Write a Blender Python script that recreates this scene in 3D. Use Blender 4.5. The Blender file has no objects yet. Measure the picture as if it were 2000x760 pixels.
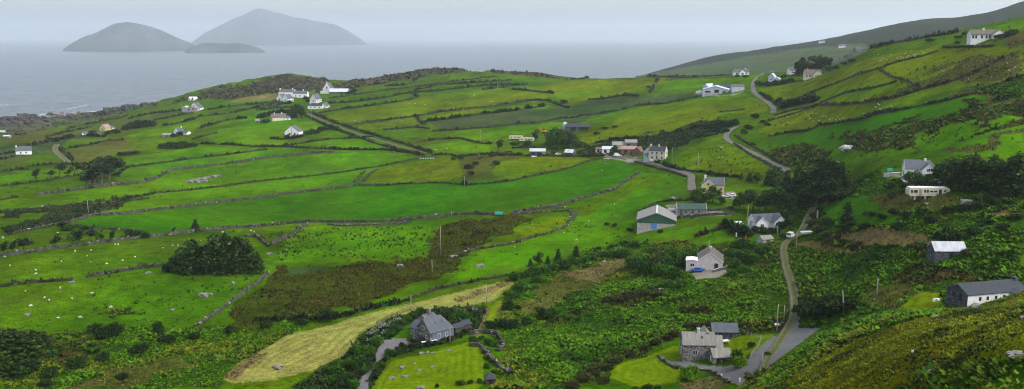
import bpy, math, random
import numpy as np
from mathutils import Matrix, Vector
random.seed(7)
RNG = np.random.default_rng(11)
C = bpy.context.scene.collection
SC = bpy.context.scene
# ------------------------------------------------------------------ camera model (metres; the sea is z = 0)
F, HY, CAMZ = 1732.0, 72.0, 115.0
PITCH = math.atan((380 - HY) / F)
CP, SP = math.cos(PITCH), math.sin(PITCH)
def ray(px, py):
    a = (np.asarray(px, float) - 1000) / F
    b = -(np.asarray(py, float) - 380) / F
    dy = CP + b * SP
    dz = -SP + b * CP
    return np.arctan2(a, dy), dz / np.hypot(a, dy)
def project(x, y, z):
    z = z - CAMZ
    d = y * CP - z * SP
    return 1000 + F * x / d, 380 - F * (y * SP + z * CP) / d
# ------------------------------------------------------------------ noise helpers
def vnoise(x, y, seed=0):
    xi = np.floor(x).astype(np.int64); yi = np.floor(y).astype(np.int64)
    fx = x - xi; fy = y - yi
    fx = fx * fx * (3 - 2 * fx); fy = fy * fy * (3 - 2 * fy)
    def h(i, j):
        n = (i * 374761393 + j * 668265263 + seed * 974711) & 0xFFFFFFFF
        n = ((n ^ (n >> 13)) * 1274126177) & 0xFFFFFFFF
        return ((n ^ (n >> 16)) & 0xFFFF) / 65535.0
    return (h(xi, yi) * (1 - fx) * (1 - fy) + h(xi + 1, yi) * fx * (1 - fy)
            + h(xi, yi + 1) * (1 - fx) * fy + h(xi + 1, yi + 1) * fx * fy)
def fbm(x, y, oct=4, seed=0):
    r = 0; a = 1; t = 0
    for k in range(oct):
        r = r + a * vnoise(x * 2 ** k + 17.3 * k, y * 2 ** k - 9.1 * k, seed + k); t += a; a *= .5
    return r / t
# ------------------------------------------------------------------ terrain: slope s = dz/r over (azimuth, ln r), thin plate spline through surveyed points
SURV = {   # column : (row, range) pairs from the foot of the view outwards, then (None, range, height below the eye)
 0: [(755,235),(680,265),(600,300),(520,350),(450,420),(400,500),(350,590),(310,690),(280,790),(255,920),(239,1130),(0,1350,-126),(0,1700,-140),(0,4500,-150)],
 200: [(755,228),(680,260),(600,295),(520,345),(450,418),(400,490),(350,585),(310,680),(280,770),(255,890),(235,1050),(222,1240),(0,1400,-121),(0,1800,-140)],
 400: [(755,225),(680,255),(600,290),(540,320),(480,378),(430,450),(400,500),(350,580),(310,655),(280,715),(250,790),(215,900),(190,1020),(178,1120),(0,1350,-100),(0,1500,-122),(0,1900,-140),(0,4500,-150)],
 570: [(755,215),(700,232),(620,270),(560,305),(500,350),(440,435),(400,490),(350,565),(300,650),(258,730),(215,880),(185,980),(165,1060),(148,1130),(0,1350,-90),(0,1550,-125),(0,1900,-140)],
 645: [(215,860),(185,960),(163,1080),(0,1300,-88),(0,1550,-122)],
 850: [(755,200),(700,222),(650,245),(620,262),(560,295),(500,340),(430,415),(400,455),(350,520),(300,600),(250,700),(200,830),(150,1020),(137,1080),(0,1300,-75),(0,1550,-122),(0,2000,-140),(0,4500,-150)],
 1050: [(755,198),(700,220),(620,258),(560,290),(500,335),(450,375),(400,425),(350,490),(300,560),(250,650),(200,780),(160,940),(143,1030),(0,1250,-80),(0,1500,-122),(0,2000,-140)],
 1200: [(755,200),(700,222),(620,258),(560,290),(500,330),(450,370),(400,415),(360,460),(300,540),(240,640),(200,740),(175,830),(153,930),(0,1100,-60),(0,1400,-88),(0,1750,-121),(0,2300,-128),(0,3000,-140),(0,4500,-150)],
 1300: [(150,850),(0,1100,-62),(0,1500,-95),(149,1980),(133,2550),(0,3200,-126),(0,4500,-150)],
 1400: [(755,205),(700,222),(620,250),(560,275),(500,310),(450,340),(400,380),(360,420),(310,470),(270,520),(240,570),(200,650),(175,720),(151,800),(0,1100,-64),(147,1600),(128,2100),(110,2550),(0,3200,-110),(0,4500,-150)],
 1500: [(755,158),(738,178),(720,200),(660,228),(600,255),(540,285),(480,320),(430,355),(380,400),(330,450),(260,520),(210,600),(165,690),(145,740),(0,1000,-52),(125,1700),(95,2500),(0,3300,-100)],
 1600: [(755,140),(700,165),(662,190),(646,226),(620,235),(560,258),(490,295),(440,325),(400,350),(350,390),(300,435),(250,490),(200,560),(150,660),(135,720),(0,950,-50),(108,1700),(80,2400),(0,3300,-80),(0,4500,-120)],
 1700: [(755,122),(680,150),(632,180),(602,218),(550,240),(490,262),(440,285),(400,305),(360,330),(320,355),(270,395),(220,440),(170,500),(130,560),(96,640),(0,900,-34),(90,1800),(60,2300),(0,3300,-50)],
 1800: [(755,106),(700,122),(650,140),(607,168),(587,208),(540,228),(490,248),(430,268),(380,290),(340,315),(300,340),(250,375),(200,420),(150,475),(110,530),(79,600),(0,850,-24),(66,1800),(38,2250),(0,3300,-20),(0,4500,-80)],
 1920: [(755,92),(700,105),(650,122),(622,146),(606,186),(594,200),(580,213),(545,226),(490,235),(430,258),(370,285),(320,305),(270,330),(220,365),(170,405),(120,460),(78,515),(56,560),(0,800,-14),(50,1800),(30,2200),(0,3300,10)],
 2000: [(755,86),(700,98),(640,118),(602,143),(592,180),(577,199),(561,212),(545,221),(500,234),(440,250),(380,275),(330,298),(260,335),(200,375),(140,420),(80,480),(43,540),(0,780,-3),(28,1800),(4,2150),(0,3300,40),(0,4500,-20)],
}
SURV[-500] = [(p if len(p) == 3 else p) for p in SURV[0]]
SURV[2500] = [(p if len(p) == 3 else p) for p in SURV[2000]]
pts = []
for cx, L in SURV.items():
    for p in L:
        if len(p) == 2:
            th, s = ray(cx, p[0])
            if cx in (-500, 2500):
                s = ray(min(max(cx, 0), 2000), p[0])[1]
            pts.append((float(th), math.log(p[1]), float(s)))
        else:
            th = float(ray(cx, 300)[0]); pts.append((th, math.log(p[1]), p[2] / p[1]))
for cx in (-500, 0, 400, 850, 1200, 1400, 1600, 1800, 2000, 2500):
    t = min(max((cx - 1300) / 700, 0), 1); th = float(ray(cx, 700)[0])
    for r, sl, sr in ((4, -.47, -.47), (12, -.52, -.47), (35, -.54, -.46), (90 if t < .6 else 55, -.50, -.44)):
        pts.append((th, math.log(r), sl + (sr - sl) * t))
pts = np.array(pts); TK = 2.2
PX = pts[:, 0] * TK; PL = pts[:, 1]; n = len(pts)
def kern(d2): return d2 * np.log(d2 + 1e-12)
A = np.zeros((n + 3, n + 3))
A[:n, :n] = kern((PX[:, None] - PX) ** 2 + (PL[:, None] - PL) ** 2) + np.eye(n) * 4e-4
A[:n, n] = 1; A[:n, n + 1] = PX; A[:n, n + 2] = PL; A[n:, :n] = A[:n, n:].T
W = np.linalg.solve(A, np.concatenate([pts[:, 2], np.zeros(3)]))
def spline(th, l):
    th = np.clip(th, -.70, .70) * TK
    sh = th.shape; th = th.ravel(); l = l.ravel(); out = np.empty(th.size)
    for i in range(0, th.size, 20000):
        a, b = th[i:i + 20000, None], l[i:i + 20000, None]
        out[i:i + 20000] = kern((a - PX) ** 2 + (b - PL) ** 2) @ W[:n] + W[n] + W[n + 1] * a[:, 0] + W[n + 2] * b[:, 0]
    return out.reshape(sh)
# coarse table, then the fine grid by bilinear look-up
CT = np.linspace(-.72, .72, 260); CL = np.linspace(math.log(3.2), math.log(5200), 420)
CS = spline(*np.meshgrid(CT, CL, indexing='ij'))
def slope(th, l):
    u = np.clip((np.clip(th, -.7, .7) - CT[0]) / (CT[1] - CT[0]), 0, len(CT) - 1.001); v = np.clip((l - CL[0]) / (CL[1] - CL[0]), 0, len(CL) - 1.001)
    i = u.astype(int); j = v.astype(int); u = u - i; v = v - j
    return (CS[i, j] * (1 - u) + CS[i + 1, j] * u) * (1 - v) + (CS[i, j + 1] * (1 - u) + CS[i + 1, j + 1] * u) * v
def height(x, y):
    """ground height, with relief; the hummocks get rougher away from the worked fields"""
    r = np.maximum(np.hypot(x, y), 3.3); th = np.arctan2(x, y)
    z = slope(th, np.log(r)) * r + CAMZ
    amp = np.clip((r - 40) / 200, 0, 1)
    z = z + amp * (fbm(x / 38, y / 38, 3, 3) - .5) * 2.2 + amp * (fbm(x / 7, y / 7, 2, 9) - .5) * .5
    near = np.clip((175 - r) / 50, .12, 1) * np.clip((240 - r) / 40, 0, 1) * np.clip((th - .05) / .1, 0, 1)
    z = z + near * ((fbm(x / 9, y / 9, 3, 5) - .5) * 3.0)
    # rocky knolls above the shore and along the far ridges
    rk = np.clip((r - 930) / 120, 0, 1) * np.clip((1600 - r) / 200, 0, 1) * np.clip((.06 - th) / .1, 0, 1)
    ridg = 1 - np.abs(2 * fbm(x / 42, y / 42, 4, 21) - 1) * 2
    z = z + rk * (ridg - .45) * 6.5
    hill = np.clip((r - 1700) / 400, 0, 1) * np.clip((4300 - r) / 600, 0, 1)
    z = z + hill * (fbm(x / 140, y / 140, 4, 31) - .5) * 15
    return z
TH_IN = np.linspace(-.60, .60, 1150)
TH = np.concatenate([np.linspace(-math.pi, -.72, 40), np.linspace(-.70, -.605, 12), TH_IN, np.linspace(.605, .70, 12), np.linspace(.72, math.pi, 40)])
TH[0] = -math.pi; TH[-1] = math.pi
LR = np.concatenate([np.linspace(math.log(3.5), math.log(70), 40)[:-1], np.linspace(math.log(70), math.log(1350), 720)[:-1], np.linspace(math.log(1350), math.log(4800), 150)])
GT, GL = np.meshgrid(TH, LR, indexing='ij')
GR = np.exp(GL)
GX = GR * np.sin(GT); GY = GR * np.cos(GT); GZ = height(GX, GY)
GS = (GZ - CAMZ) / GR
GMAX = np.maximum.accumulate(GS, axis=1)
VIS = GS >= GMAX - 1e-3
def ground(px, py):
    """pixel of the survey photograph -> point on the terrain (None where the ray meets no ground)"""
    th, s = ray(px, py); th = float(th); s = float(s)
    u = np.searchsorted(TH, th) - 1; f = (th - TH[u]) / (TH[u + 1] - TH[u])
    col = GS[u] * (1 - f) + GS[u + 1] * f
    k = int(np.argmax(col >= s))
    if col[k] < s or k == 0: return None
    g = (s - col[k - 1]) / (col[k] - col[k - 1] + 1e-12)
    r = math.exp(LR[k - 1] + g * (LR[k] - LR[k - 1]))
    x, y = r * math.sin(th), r * math.cos(th)
    return Vector((x, y, float(height(np.array([x]), np.array([y]))[0])))
def hz(x, y): return float(height(np.array([x]), np.array([y]))[0])
def gpt(px, py):
    for k in range(60):
        p = ground(px, py + k * .5)
        if p is not None: return p
    raise ValueError((px, py))
# ------------------------------------------------------------------ materials
def nodes(name):
    m = bpy.data.materials.new(name); m.use_nodes = True
    nt = m.node_tree; b = nt.nodes['Principled BSDF']
    b.inputs['Specular IOR Level'].default_value = .15; b.inputs['Roughness'].default_value = .9
    return m, nt, b
def lnk(nt, a, b): nt.links.new(a, b)
def noise_mat(name, c1, c2, scale=3., rough=.9, bump=0., detail=5, attr=None, lo=.35, hi=.65, spec=.15, bscale=None, stretch=None):
    """two colours mixed by world-size noise; attr multiplies in a per-face colour"""
    m, nt, b = nodes(name); N = nt.nodes
    tc = N.new('ShaderNodeTexCoord'); src = tc.outputs['Object']
    if stretch:
        mp = N.new('ShaderNodeMapping'); mp.inputs['Scale'].default_value = stretch; lnk(nt, src, mp.inputs['Vector']); src = mp.outputs[0]
    nz = N.new('ShaderNodeTexNoise'); nz.inputs['Scale'].default_value = scale; nz.inputs['Detail'].default_value = detail
    lnk(nt, src, nz.inputs['Vector'])
    cr = N.new('ShaderNodeValToRGB'); cr.color_ramp.elements[0].position = lo; cr.color_ramp.elements[1].position = hi
    cr.color_ramp.elements[0].color = (*c1, 1); cr.color_ramp.elements[1].color = (*c2, 1)
    lnk(nt, nz.outputs['Fac'], cr.inputs['Fac']); out = cr.outputs['Color']
    if attr:
        at = N.new('ShaderNodeAttribute'); at.attribute_name = attr
        mx = N.new('ShaderNodeMix'); mx.data_type = 'RGBA'; mx.blend_type = 'MULTIPLY'; mx.inputs[0].default_value = 1
        lnk(nt, out, mx.inputs[6]); lnk(nt, at.outputs['Color'], mx.inputs[7]); out = mx.outputs[2]
    lnk(nt, out, b.inputs['Base Color'])
    b.inputs['Roughness'].default_value = rough; b.inputs['Specular IOR Level'].default_value = spec
    if bump:
        bp = N.new('ShaderNodeBump'); bp.inputs['Strength'].default_value = bump; bp.inputs['Distance'].default_value = .1
        lnk(nt, nz.outputs['Fac'], bp.inputs['Height']); lnk(nt, bp.outputs[0], b.inputs['Normal'])
    return m
# ------------------------------------------------------------------ mesh helpers
def np_mesh(name, V, Fc, cols=None, mats=(), mi=None, smooth=False):
    """V (n,3), Fc (m,k) all k-gons; cols per vertex (n,3)"""
    me = bpy.data.meshes.new(name); n, (m, k) = len(V), Fc.shape
    me.vertices.add(n); me.vertices.foreach_set('co', np.ascontiguousarray(V, np.float32).ravel())
    me.loops.add(m * k); me.loops.foreach_set('vertex_index', np.ascontiguousarray(Fc, np.int32).ravel())
    me.polygons.add(m); me.polygons.foreach_set('loop_start', np.arange(0, m * k, k, dtype=np.int32))
    me.polygons.foreach_set('loop_total', np.full(m, k, np.int32))
    for x in mats: me.materials.append(x)
    if mi is not None: me.polygons.foreach_set('material_index', np.ascontiguousarray(mi, np.int32))
    me.polygons.foreach_set('use_smooth', np.full(m, smooth, bool))
    me.update(calc_edges=True)
    if cols is not None:
        a = me.color_attributes.new('tint', 'FLOAT_COLOR', 'POINT')
        a.data.foreach_set('color', np.ascontiguousarray(np.concatenate([cols, np.ones((n, 1))], 1), np.float32).ravel())
    return me
def link(name, me, parent=None, loc=None):
    o = bpy.data.objects.new(name, me); C.objects.link(o)
    if parent is not None: o.parent = parent
    if loc is not None: o.location = loc
    return o
def tag(o, label=None, cat=None, group=None, kind=None):
    for k, v in (('label', label), ('category', cat), ('group', group), ('kind', kind)):
        if v: o[k] = v
    return o
def thing(name, label, cat, loc=(0, 0, 0), rz=0., group=None):
    o = link(name, None); o.location = loc; o.rotation_euler = (0, 0, rz)
    return tag(o, label, cat, group)
HAZE, SKY, SUN, EXPO, DENOISE = .85e-4, .15, .5, 1.38, True
# ------------------------------------------------------------------ land cover: (class, outline in survey pixels, edge wander)
CLS = {  # albedo, mottling, relief kind
 'pasture': (.076, .170, .002), 'emerald': (.054, .195, .000), 'lime': (.098, .245, .000), 'yellow': (.138, .222, .000),
 'dull': (.060, .105, .030), 'hay': (.315, .345, .075), 'lawn': (.190, .290, .004), 'rush': (.060, .082, .006),
 'bracken': (.034, .100, .002), 'brown': (.075, .066, .018), 'tan': (.22, .19, .065), 'olive': (.110, .130, .022),
 'moor': (.075, .075, .040), 'rock': (.140, .125, .105), 'asphalt': (.115, .115, .115), 'gravel': (.150, .140, .115),
 'slope': (.135, .160, .002), 'farhill': (.032, .045, .024), 'farfield': (.080, .125, .040), 'garden': (.020, .055, .012), 'verge': (.085, .088, .020), 'scrub': (.045, .055, .022), 'shore': (.095, .110, .060),
}
VEG = .43   # one albedo scale for the unpaved classes, tuned with the exposure
for _k in CLS:
    if _k not in ('asphalt', 'gravel'): CLS[_k] = tuple(v * VEG for v in CLS[_k])
CN = list(CLS)
ZON = [
 ('farhill', 'far', 0),
 ('farfield', [(1200,155),(1330,133),(1460,110),(1600,90),(1690,85),(1700,98),(1600,130),(1480,150),(1300,156)], 2),
 ('bracken', [(1560,350),(1700,330),(1760,345),(2000,320),(2000,610),(1850,600),(1600,640),(1560,640),(1545,560),(1540,480)], 5),
 ('shore', [(0,232),(200,212),(260,205),(210,228),(120,245),(60,262),(0,275)], 3),
 ('rock', [(0,236),(190,212),(300,208),(195,226),(110,232),(0,250)], 4),
 ('moor', [(320,204),(430,170),(470,168),(560,145),(640,155),(650,165),(640,178),(540,182),(430,195),(390,195)], 3),
 ('moor', [(650,165),(760,145),(850,132),(960,133),(900,142),(830,148),(730,168),(640,180)], 2),
 ('moor', [(960,133),(1060,145),(1110,156),(1040,150),(960,141)], 1),
 ('tan', [(440,200),(500,186),(560,184),(548,192),(470,200)], 1),
 ('dull', [(840,240),(960,217),(1110,212),(1080,232),(1000,245),(860,252)], 1),
 ('dull', [(1090,212),(1190,190),(1370,180),(1330,198),(1230,208),(1130,238),(1080,240)], 3),
 ('yellow', [(617,229),(700,212),(750,205),(830,188),(960,172),(1070,180),(1068,199),(1000,203),(940,207),(880,217),(830,224),(750,233),(675,244)], 1),
 ('yellow', [(690,246),(750,237),(812,228),(820,240),(820,247),(750,253),(710,252)], 1),
 ('yellow', [(822,232),(935,211),(950,216),(830,238)], 1),
 ('lime', [(790,268),(850,258),(1000,247),(1105,238),(1095,252),(1050,262),(1000,262),(930,275),(850,273)], 1),
 ('lime', [(830,286),(900,274),(955,280),(960,297),(850,298)], 1),
 ('lime', [(1000,208),(1070,202),(1070,212),(1000,216)], 1),
 ('yellow', [(1010,172),(1130,158),(1300,152),(1300,160),(1200,190),(1120,198),(1060,186)], 2),
 ('lime', [(1300,158),(1420,152),(1500,138),(1480,152),(1420,162),(1380,168),(1290,178)], 1),
 ('yellow', [(1135,279),(1132,264),(1190,245),(1230,216),(1300,202),(1380,192),(1455,182),(1495,200),(1500,215),(1470,222),(1410,220),(1400,230),(1350,248),(1290,262),(1200,275)], 1),
 ('scrub', [(1130,285),(1200,276),(1290,263),(1370,235),(1420,235),(1410,250),(1320,285),(1290,300),(1150,300)], 3),
 ('yellow', [(1305,319),(1330,297),(1400,266),(1418,262),(1440,282),(1500,317),(1528,334),(1470,343),(1400,341),(1330,327)], 1),
 ('yellow', [(1480,176),(1560,160),(1620,138),(1720,108),(1830,92),(1900,92),(2000,90),(2000,150),(1880,170),(1750,208),(1600,248),(1500,264),(1480,258),(1540,210)], 2),
 ('lime', [(1560,205),(1640,170),(1690,165),(1640,185),(1590,203)], 2), ('lime', [(1600,206),(1700,165),(1760,160),(1720,180),(1650,198)], 2),
 ('olive', [(1740,185),(1800,150),(1900,110),(2000,105),(2000,140),(1900,160)], 4),
 ('olive', [(1850,190),(2000,140),(2000,240),(1920,225)], 5), ('bracken', [(1900,180),(2000,150),(2000,185),(1960,200)], 6),
 ('emerald', [(1520,266),(1600,251),(1700,226),(1800,206),(1890,185),(1935,192),(1870,215),(1700,262),(1640,285),(1560,290),(1510,281)], 2),
 ('lime', [(1640,290),(1700,275),(1830,250),(1990,200),(2000,240),(1850,290),(1700,310),(1640,330),(1600,310)], 5),
 ('lime', [(1835,301),(1900,275),(2000,240),(2000,306),(1900,306)], 2),
 ('olive', [(0,262),(60,262),(130,246),(210,232),(300,214),(390,205),(385,222),(300,240),(200,262),(120,282),(100,300),(0,330)], 3), ('dull', [(0,285),(60,280),(110,268),(180,258),(170,268),(100,290),(60,305),(0,312)], 3),
 ('brown', [(1640,268),(1700,256),(1780,240),(1850,226),(1900,203),(1960,206),(2000,215),(2000,238),(1900,262),(1800,278),(1700,292),(1650,288)], 6), ('lime', [(1780,262),(1860,245),(1960,225),(1990,232),(1880,268),(1790,285)], 5),
 ('olive', [(1840,300),(1990,250),(2000,240),(2000,262),(1880,300)], 6), ('lime', [(1560,296),(1640,290),(1700,292),(1640,312),(1590,310)], 4),
 ('brown', [(1505,292),(1560,288),(1620,292),(1620,318),(1560,330),(1530,325)], 5), ('brown', [(1680,265),(1760,248),(1830,245),(1850,258),(1760,272)], 5),
 ('brown', [(1870,225),(1890,200),(1930,205),(1960,225),(1920,245)], 5), ('brown', [(1960,210),(2000,195),(2000,225)], 4),
 ('pasture', [(1560,330),(1640,315),(1760,315),(1750,335),(1660,350)], 5),
 ('lime', [(1815,92),(1860,79),(1890,80),(1895,90),(1840,93)], 1), ('lime', [(1880,64),(2000,38),(2000,52),(1965,64),(1900,70)], 1),
 ('olive', [(1960,68),(2000,58),(2000,90),(1965,95)], 2),
 ('emerald', [(1598,400),(1650,383),(1760,388),(1760,420),(1745,440),(1640,445)], 3),
 ('tan', [(1620,457),(1700,449),(1790,455),(1840,470),(1820,486),(1700,478),(1640,473)], 3),
 ('tan', [(1560,475),(1600,470),(1690,488),(1660,492),(1600,485)], 3),
 ('brown', [(1590,440),(1625,462),(1700,480),(1690,490),(1610,475)], 3), ('brown', [(1740,545),(1800,508),(1870,525),(1930,545),(1880,548),(1830,552),(1770,562)], 4),
 ('brown', [(1780,472),(1840,475),(1830,490),(1790,490)], 3),
 ('tan', [(1915,420),(1960,412),(1990,420),(1940,430)], 3), ('olive', [(1690,378),(1860,375),(1890,400),(1830,412),(1720,408)], 3),
 ('olive', [(1690,560),(1760,555),(1800,575),(1740,600),(1690,595)], 4),
 ('lawn', [(1752,604),(1775,585),(1800,570),(1838,572),(1846,598),(1800,611)], 1),
 ('lime', [(228,331),(250,308),(385,286),(450,289),(500,291),(500,294),(375,309),(250,327)], 1),
 ('lime', [(232,357),(222,345),(240,330),(375,311),(500,296),(620,298),(500,310),(437,321),(332,331),(312,344),(295,352)], 1),
 ('lime', [(0,393),(110,377),(250,362),(300,355),(335,334),(500,313),(650,299),(800,300),(830,303),(750,322),(600,343),(500,353),(445,360),(250,387),(100,403),(0,415)], 1),
 ('lime', [(190,416),(260,394),(300,378),(445,363),(600,346),(750,325),(712,348),(690,360),(500,386),(330,405)], 1),
 ('emerald', [(140,436),(180,424),(325,409),(500,390),(690,364),(862,359),(1000,354),(1087,336),(1150,317),(1190,314),(1235,322),(1245,332),(1205,367),(1137,386),(1080,403),(960,414),(875,419),(750,432),(560,436),(400,450),(290,462),(270,448),(170,444)], 1),
 ('yellow', [(715,355),(730,336),(765,325),(830,312),(888,307),(900,325),(905,350),(862,356),(750,361)], 1),
 ('olive', [(895,312),(940,300),(1010,300),(1010,312),(960,330),(1000,340),(985,352),(910,352)], 3),
 ('yellow', [(970,318),(1040,306),(1125,303),(1155,311),(1087,332),(1000,349),(960,340)], 2),
 ('lime', [(410,272),(400,263),(500,236),(560,232),(605,232),(642,246),(620,258),(560,275),(545,283),(500,283),(430,279)], 1),
 ('lime', [(540,284),(600,279),(660,257),(742,270),(705,275),(620,284),(560,284)], 1), ('lime', [(620,287),(700,276),(735,273),(795,291),(750,293),(640,291)], 1),
 ('emerald', [(500,305),(520,291),(600,294),(600,298),(540,303)], 1), ('lime', [(350,258),(400,242),(495,222),(540,212),(560,220),(480,236),(400,252)], 1),
 ('lime', [(250,262),(330,250),(380,240),(395,245),(330,262),(255,270)], 1), ('lime', [(0,345),(80,330),(165,325),(158,340),(75,353),(0,362)], 1),
 ('olive', [(120,285),(200,268),(250,270),(260,290),(200,305),(140,315)], 2), ('lime', [(122,283),(140,272),(210,270),(190,282),(130,291)], 1),
 ('scrub', [(0,416),(100,405),(250,390),(255,396),(190,416),(120,436),(0,462)], 3), ('pasture', [(0,430),(60,415),(110,415),(70,430),(0,448)], 3),
 ('pasture', [(0,502),(100,487),(250,468),(300,465),(500,448),(560,440),(500,470),(330,515),(170,541),(0,558)], 3),
 ('pasture', [(0,566),(140,550),(330,535),(500,535),(490,555),(400,640),(250,650),(0,655)], 4), ('pasture', [(20,590),(120,560),(300,545),(420,545),(380,580),(250,600),(60,640)], 6),
 ('lime', [(560,448),(640,443),(840,440),(835,500),(640,512),(540,512),(560,470)], 3),
 ('lime', [(865,560),(930,500),(960,470),(1040,430),(1110,402),(1250,335),(1352,345),(1352,375),(1300,385),(1240,420),(1232,452),(1180,482),(1140,492),(1080,502),(1010,530),(960,546),(900,556)], 2),
 ('yellow', [(905,530),(960,490),(1060,455),(1110,440),(1120,415),(1040,440),(960,472)], 3), ('yellow', [(1120,410),(1240,345),(1290,350),(1200,400),(1140,430)], 6),
 ('rush', [(430,645),(480,575),(530,530),(560,515),(660,515),(835,505),(855,438),(970,424),(1045,421),(1020,442),(950,476),(890,530),(800,560),(750,590),(620,612),(500,630)], 4),
 ('dull', [(560,520),(640,518),(640,530),(570,535)], 4), ('lime', [(725,592),(800,562),(870,546),(860,558),(760,603)], 2),
 ('lime', [(1240,456),(1320,450),(1440,425),(1430,440),(1400,458),(1300,473),(1240,475)], 2), ('lime', [(1368,477),(1400,457),(1452,470),(1400,482)], 1),
 ('bracken', [(0,690),(110,650),(250,640),(430,640),(600,620),(640,622),(560,655),(480,700),(436,735),(440,760),(0,760)], 5), ('brown', [(80,690),(170,655),(200,680),(150,710),(90,710)], 6),
 ('olive', [(130,750),(330,700),(380,720),(260,760),(130,760)], 5), ('scrub', [(0,640),(90,650),(120,690),(60,700),(0,700)], 4), ('brown', [(170,610),(260,605),(290,618),(220,625)], 6),
 ('hay', [(436,738),(480,700),(560,655),(640,635),(760,603),(860,578),(1002,545),(1002,556),(962,590),(900,600),(850,603),(760,622),(700,655),(665,695),(600,728),(520,745),(450,747)], 1.5),
 ('tan', [(434,738),(500,690),(520,690),(460,742)], 2), ('tan', [(880,585),(1000,545),(1000,552),(900,592)], 2),
 ('garden', [(560,760),(660,700),(700,660),(760,622),(850,602),(950,600),(935,640),(880,668),(760,700),(725,760)], 2),
 ('bracken', [(950,640),(1000,600),(1010,550),(1150,490),(1240,470),(1330,470),(1370,480),(1460,470),(1540,480),(1550,620),(1500,640),(1440,650),(1330,650),(1200,700),(1100,760),(950,760),(985,690)], 3),
 ('olive', [(1015,592),(1060,555),(1110,528),(1170,505),(1238,503),(1225,530),(1190,545),(1120,570),(1050,612),(1020,610)], 2), ('tan', [(1090,545),(1180,505),(1236,506),(1215,528),(1180,542)], 5),
 ('brown', [(1180,585),(1240,565),(1300,570),(1290,590),(1200,600)], 4), ('brown', [(1060,630),(1120,610),(1160,595),(1150,610),(1090,632)], 4), ('brown', [(1320,605),(1380,600),(1385,612),(1330,620)], 4),
 ('brown', [(1090,760),(1150,710),(1240,680),(1320,655),(1200,712),(1190,745)], 3), ('brown', [(1470,640),(1500,625),(1540,635),(1520,648)], 3), ('brown', [(1490,500),(1520,490),(1535,510),(1500,515)], 3),
 ('lawn', [(725,762),(738,733),(772,702),(830,692),(900,672),(935,650),(958,605),(1000,552),(985,585),(955,640),(938,655),(930,668),(943,685),(946,745),(930,762)], 1),
 ('emerald', [(765,661),(795,636),(806,632),(805,660)], 1), ('tan', [(955,640),(975,600),(985,590),(965,625),(945,655)], 1), ('tan', [(958,690),(975,705),(1005,722),(1000,730),(965,710)], 1),
 ('lawn', [(1190,738),(1203,714),(1328,672),(1336,704),(1308,706),(1330,722),(1330,745),(1240,757)], 1.5), ('lawn', [(1412,662),(1450,652),(1512,652),(1482,684),(1448,700),(1410,700)], 1.5),
 ('tan', [(1330,748),(1400,734),(1425,752),(1380,762),(1330,762)], 2),
 ('slope', [(1440,762),(1462,742),(1500,724),(1560,684),(1605,650),(1680,615),(1760,610),(1850,607),(1920,590),(2000,556),(2000,762)], 1.5),
 ('bracken', [(1478,748),(1530,708),(1600,656),(1680,618),(1770,611),(1850,609),(1800,625),(1720,642),(1650,672),(1570,722),(1510,757)], 5), ('bracken', [(1800,735),(1880,715),(1960,700),(2000,705),(2000,760),(1820,760)], 6),
 ('asphalt', [(1303,706),(1340,704),(1365,712),(1420,716),(1460,701),(1480,682),(1505,660),(1530,650),(1550,618),(1562,618),(1560,640),(1602,640),(1560,672),(1520,702),(1490,722),(1462,737),(1446,753),(1425,746),(1400,729),(1350,722)], .7),
 ('asphalt', [(697,762),(703,739),(722,722),(735,708),(735,690),(748,664),(793,660),(802,674),(772,688),(757,698),(736,715),(722,732),(719,762)], .5),
 ('gravel', [(1345,530),(1408,526),(1424,515),(1420,532),(1400,543),(1360,545)], 1), ('gravel', [(1405,378),(1437,375),(1436,388),(1408,387)], 1), ('gravel', [(1300,400),(1325,397),(1430,417),(1430,421),(1318,424)], 1),
 ('gravel', [(1170,303),(1240,304),(1262,318),(1230,318),(1190,309)], 1), ('gravel', [(1355,182),(1425,186),(1455,178),(1440,186),(1370,188)], 1), ('gravel', [(1722,336),(1760,340),(1760,346),(1740,344)], 1),
]
TRK = [  # tracks and lanes: (class, centre line, width m)
 ('asphalt', [(1478,150),(1470,165),(1472,180),(1490,193),(1507,205),(1513,214),(1510,221)], 3.8),
 ('asphalt', [(1440,246),(1424,256),(1416,266),(1422,275),(1450,288),(1480,303),(1505,318),(1540,334)], 3.8),
 ('asphalt', [(1512,137),(1495,143),(1478,150)], 3),
 ('asphalt', [(1352,372),(1350,352),(1352,343),(1330,334),(1290,322),(1250,313),(1200,305)], 4.2),
 ('gravel', [(600,222),(640,240),(690,258),(740,274),(790,288),(835,299)], 3.0),
 ('gravel', [(112,282),(106,291),(114,302),(128,312),(134,318),(122,322)], 5),
 ('gravel', [(1532,478),(1530,490),(1535,520),(1545,550),(1552,580),(1553,605),(1550,620),(1540,640),(1520,670),(1500,700),(1490,725)], 2.8),
 ('gravel', [(1590,405),(1580,422),(1572,440),(1560,458),(1540,470),(1532,478)], 3.4),
 ('dull', [(1118,432),(1118,424),(1130,415),(1120,411),(1060,412)], 3),
 ('tan', [(955,600),(935,650),(925,660)], 1.6),
]
def in_poly(px, py, poly):
    inside = np.zeros(px.shape, bool); P = poly
    for (x1, y1), (x2, y2) in zip(P, P[1:] + P[:1]):
        if y1 == y2: continue
        c = (py > min(y1, y2)) & (py <= max(y1, y2))
        inside ^= c & (px < (py - y1) * (x2 - x1) / (y2 - y1) + x1)
    return inside
ZID = np.full(GX.shape, CN.index('pasture'), np.int16)
GPX, GPY = project(GX, GY, GZ)
okp = (GY * CP - (GZ - CAMZ) * SP) > 3
GPX = np.where(okp, GPX, -9999); GPY = np.where(okp, GPY, -9999)
seen = okp & VIS & (np.abs(GPX - 1000) < 1080)
ii, jj = np.nonzero(seen)
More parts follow.
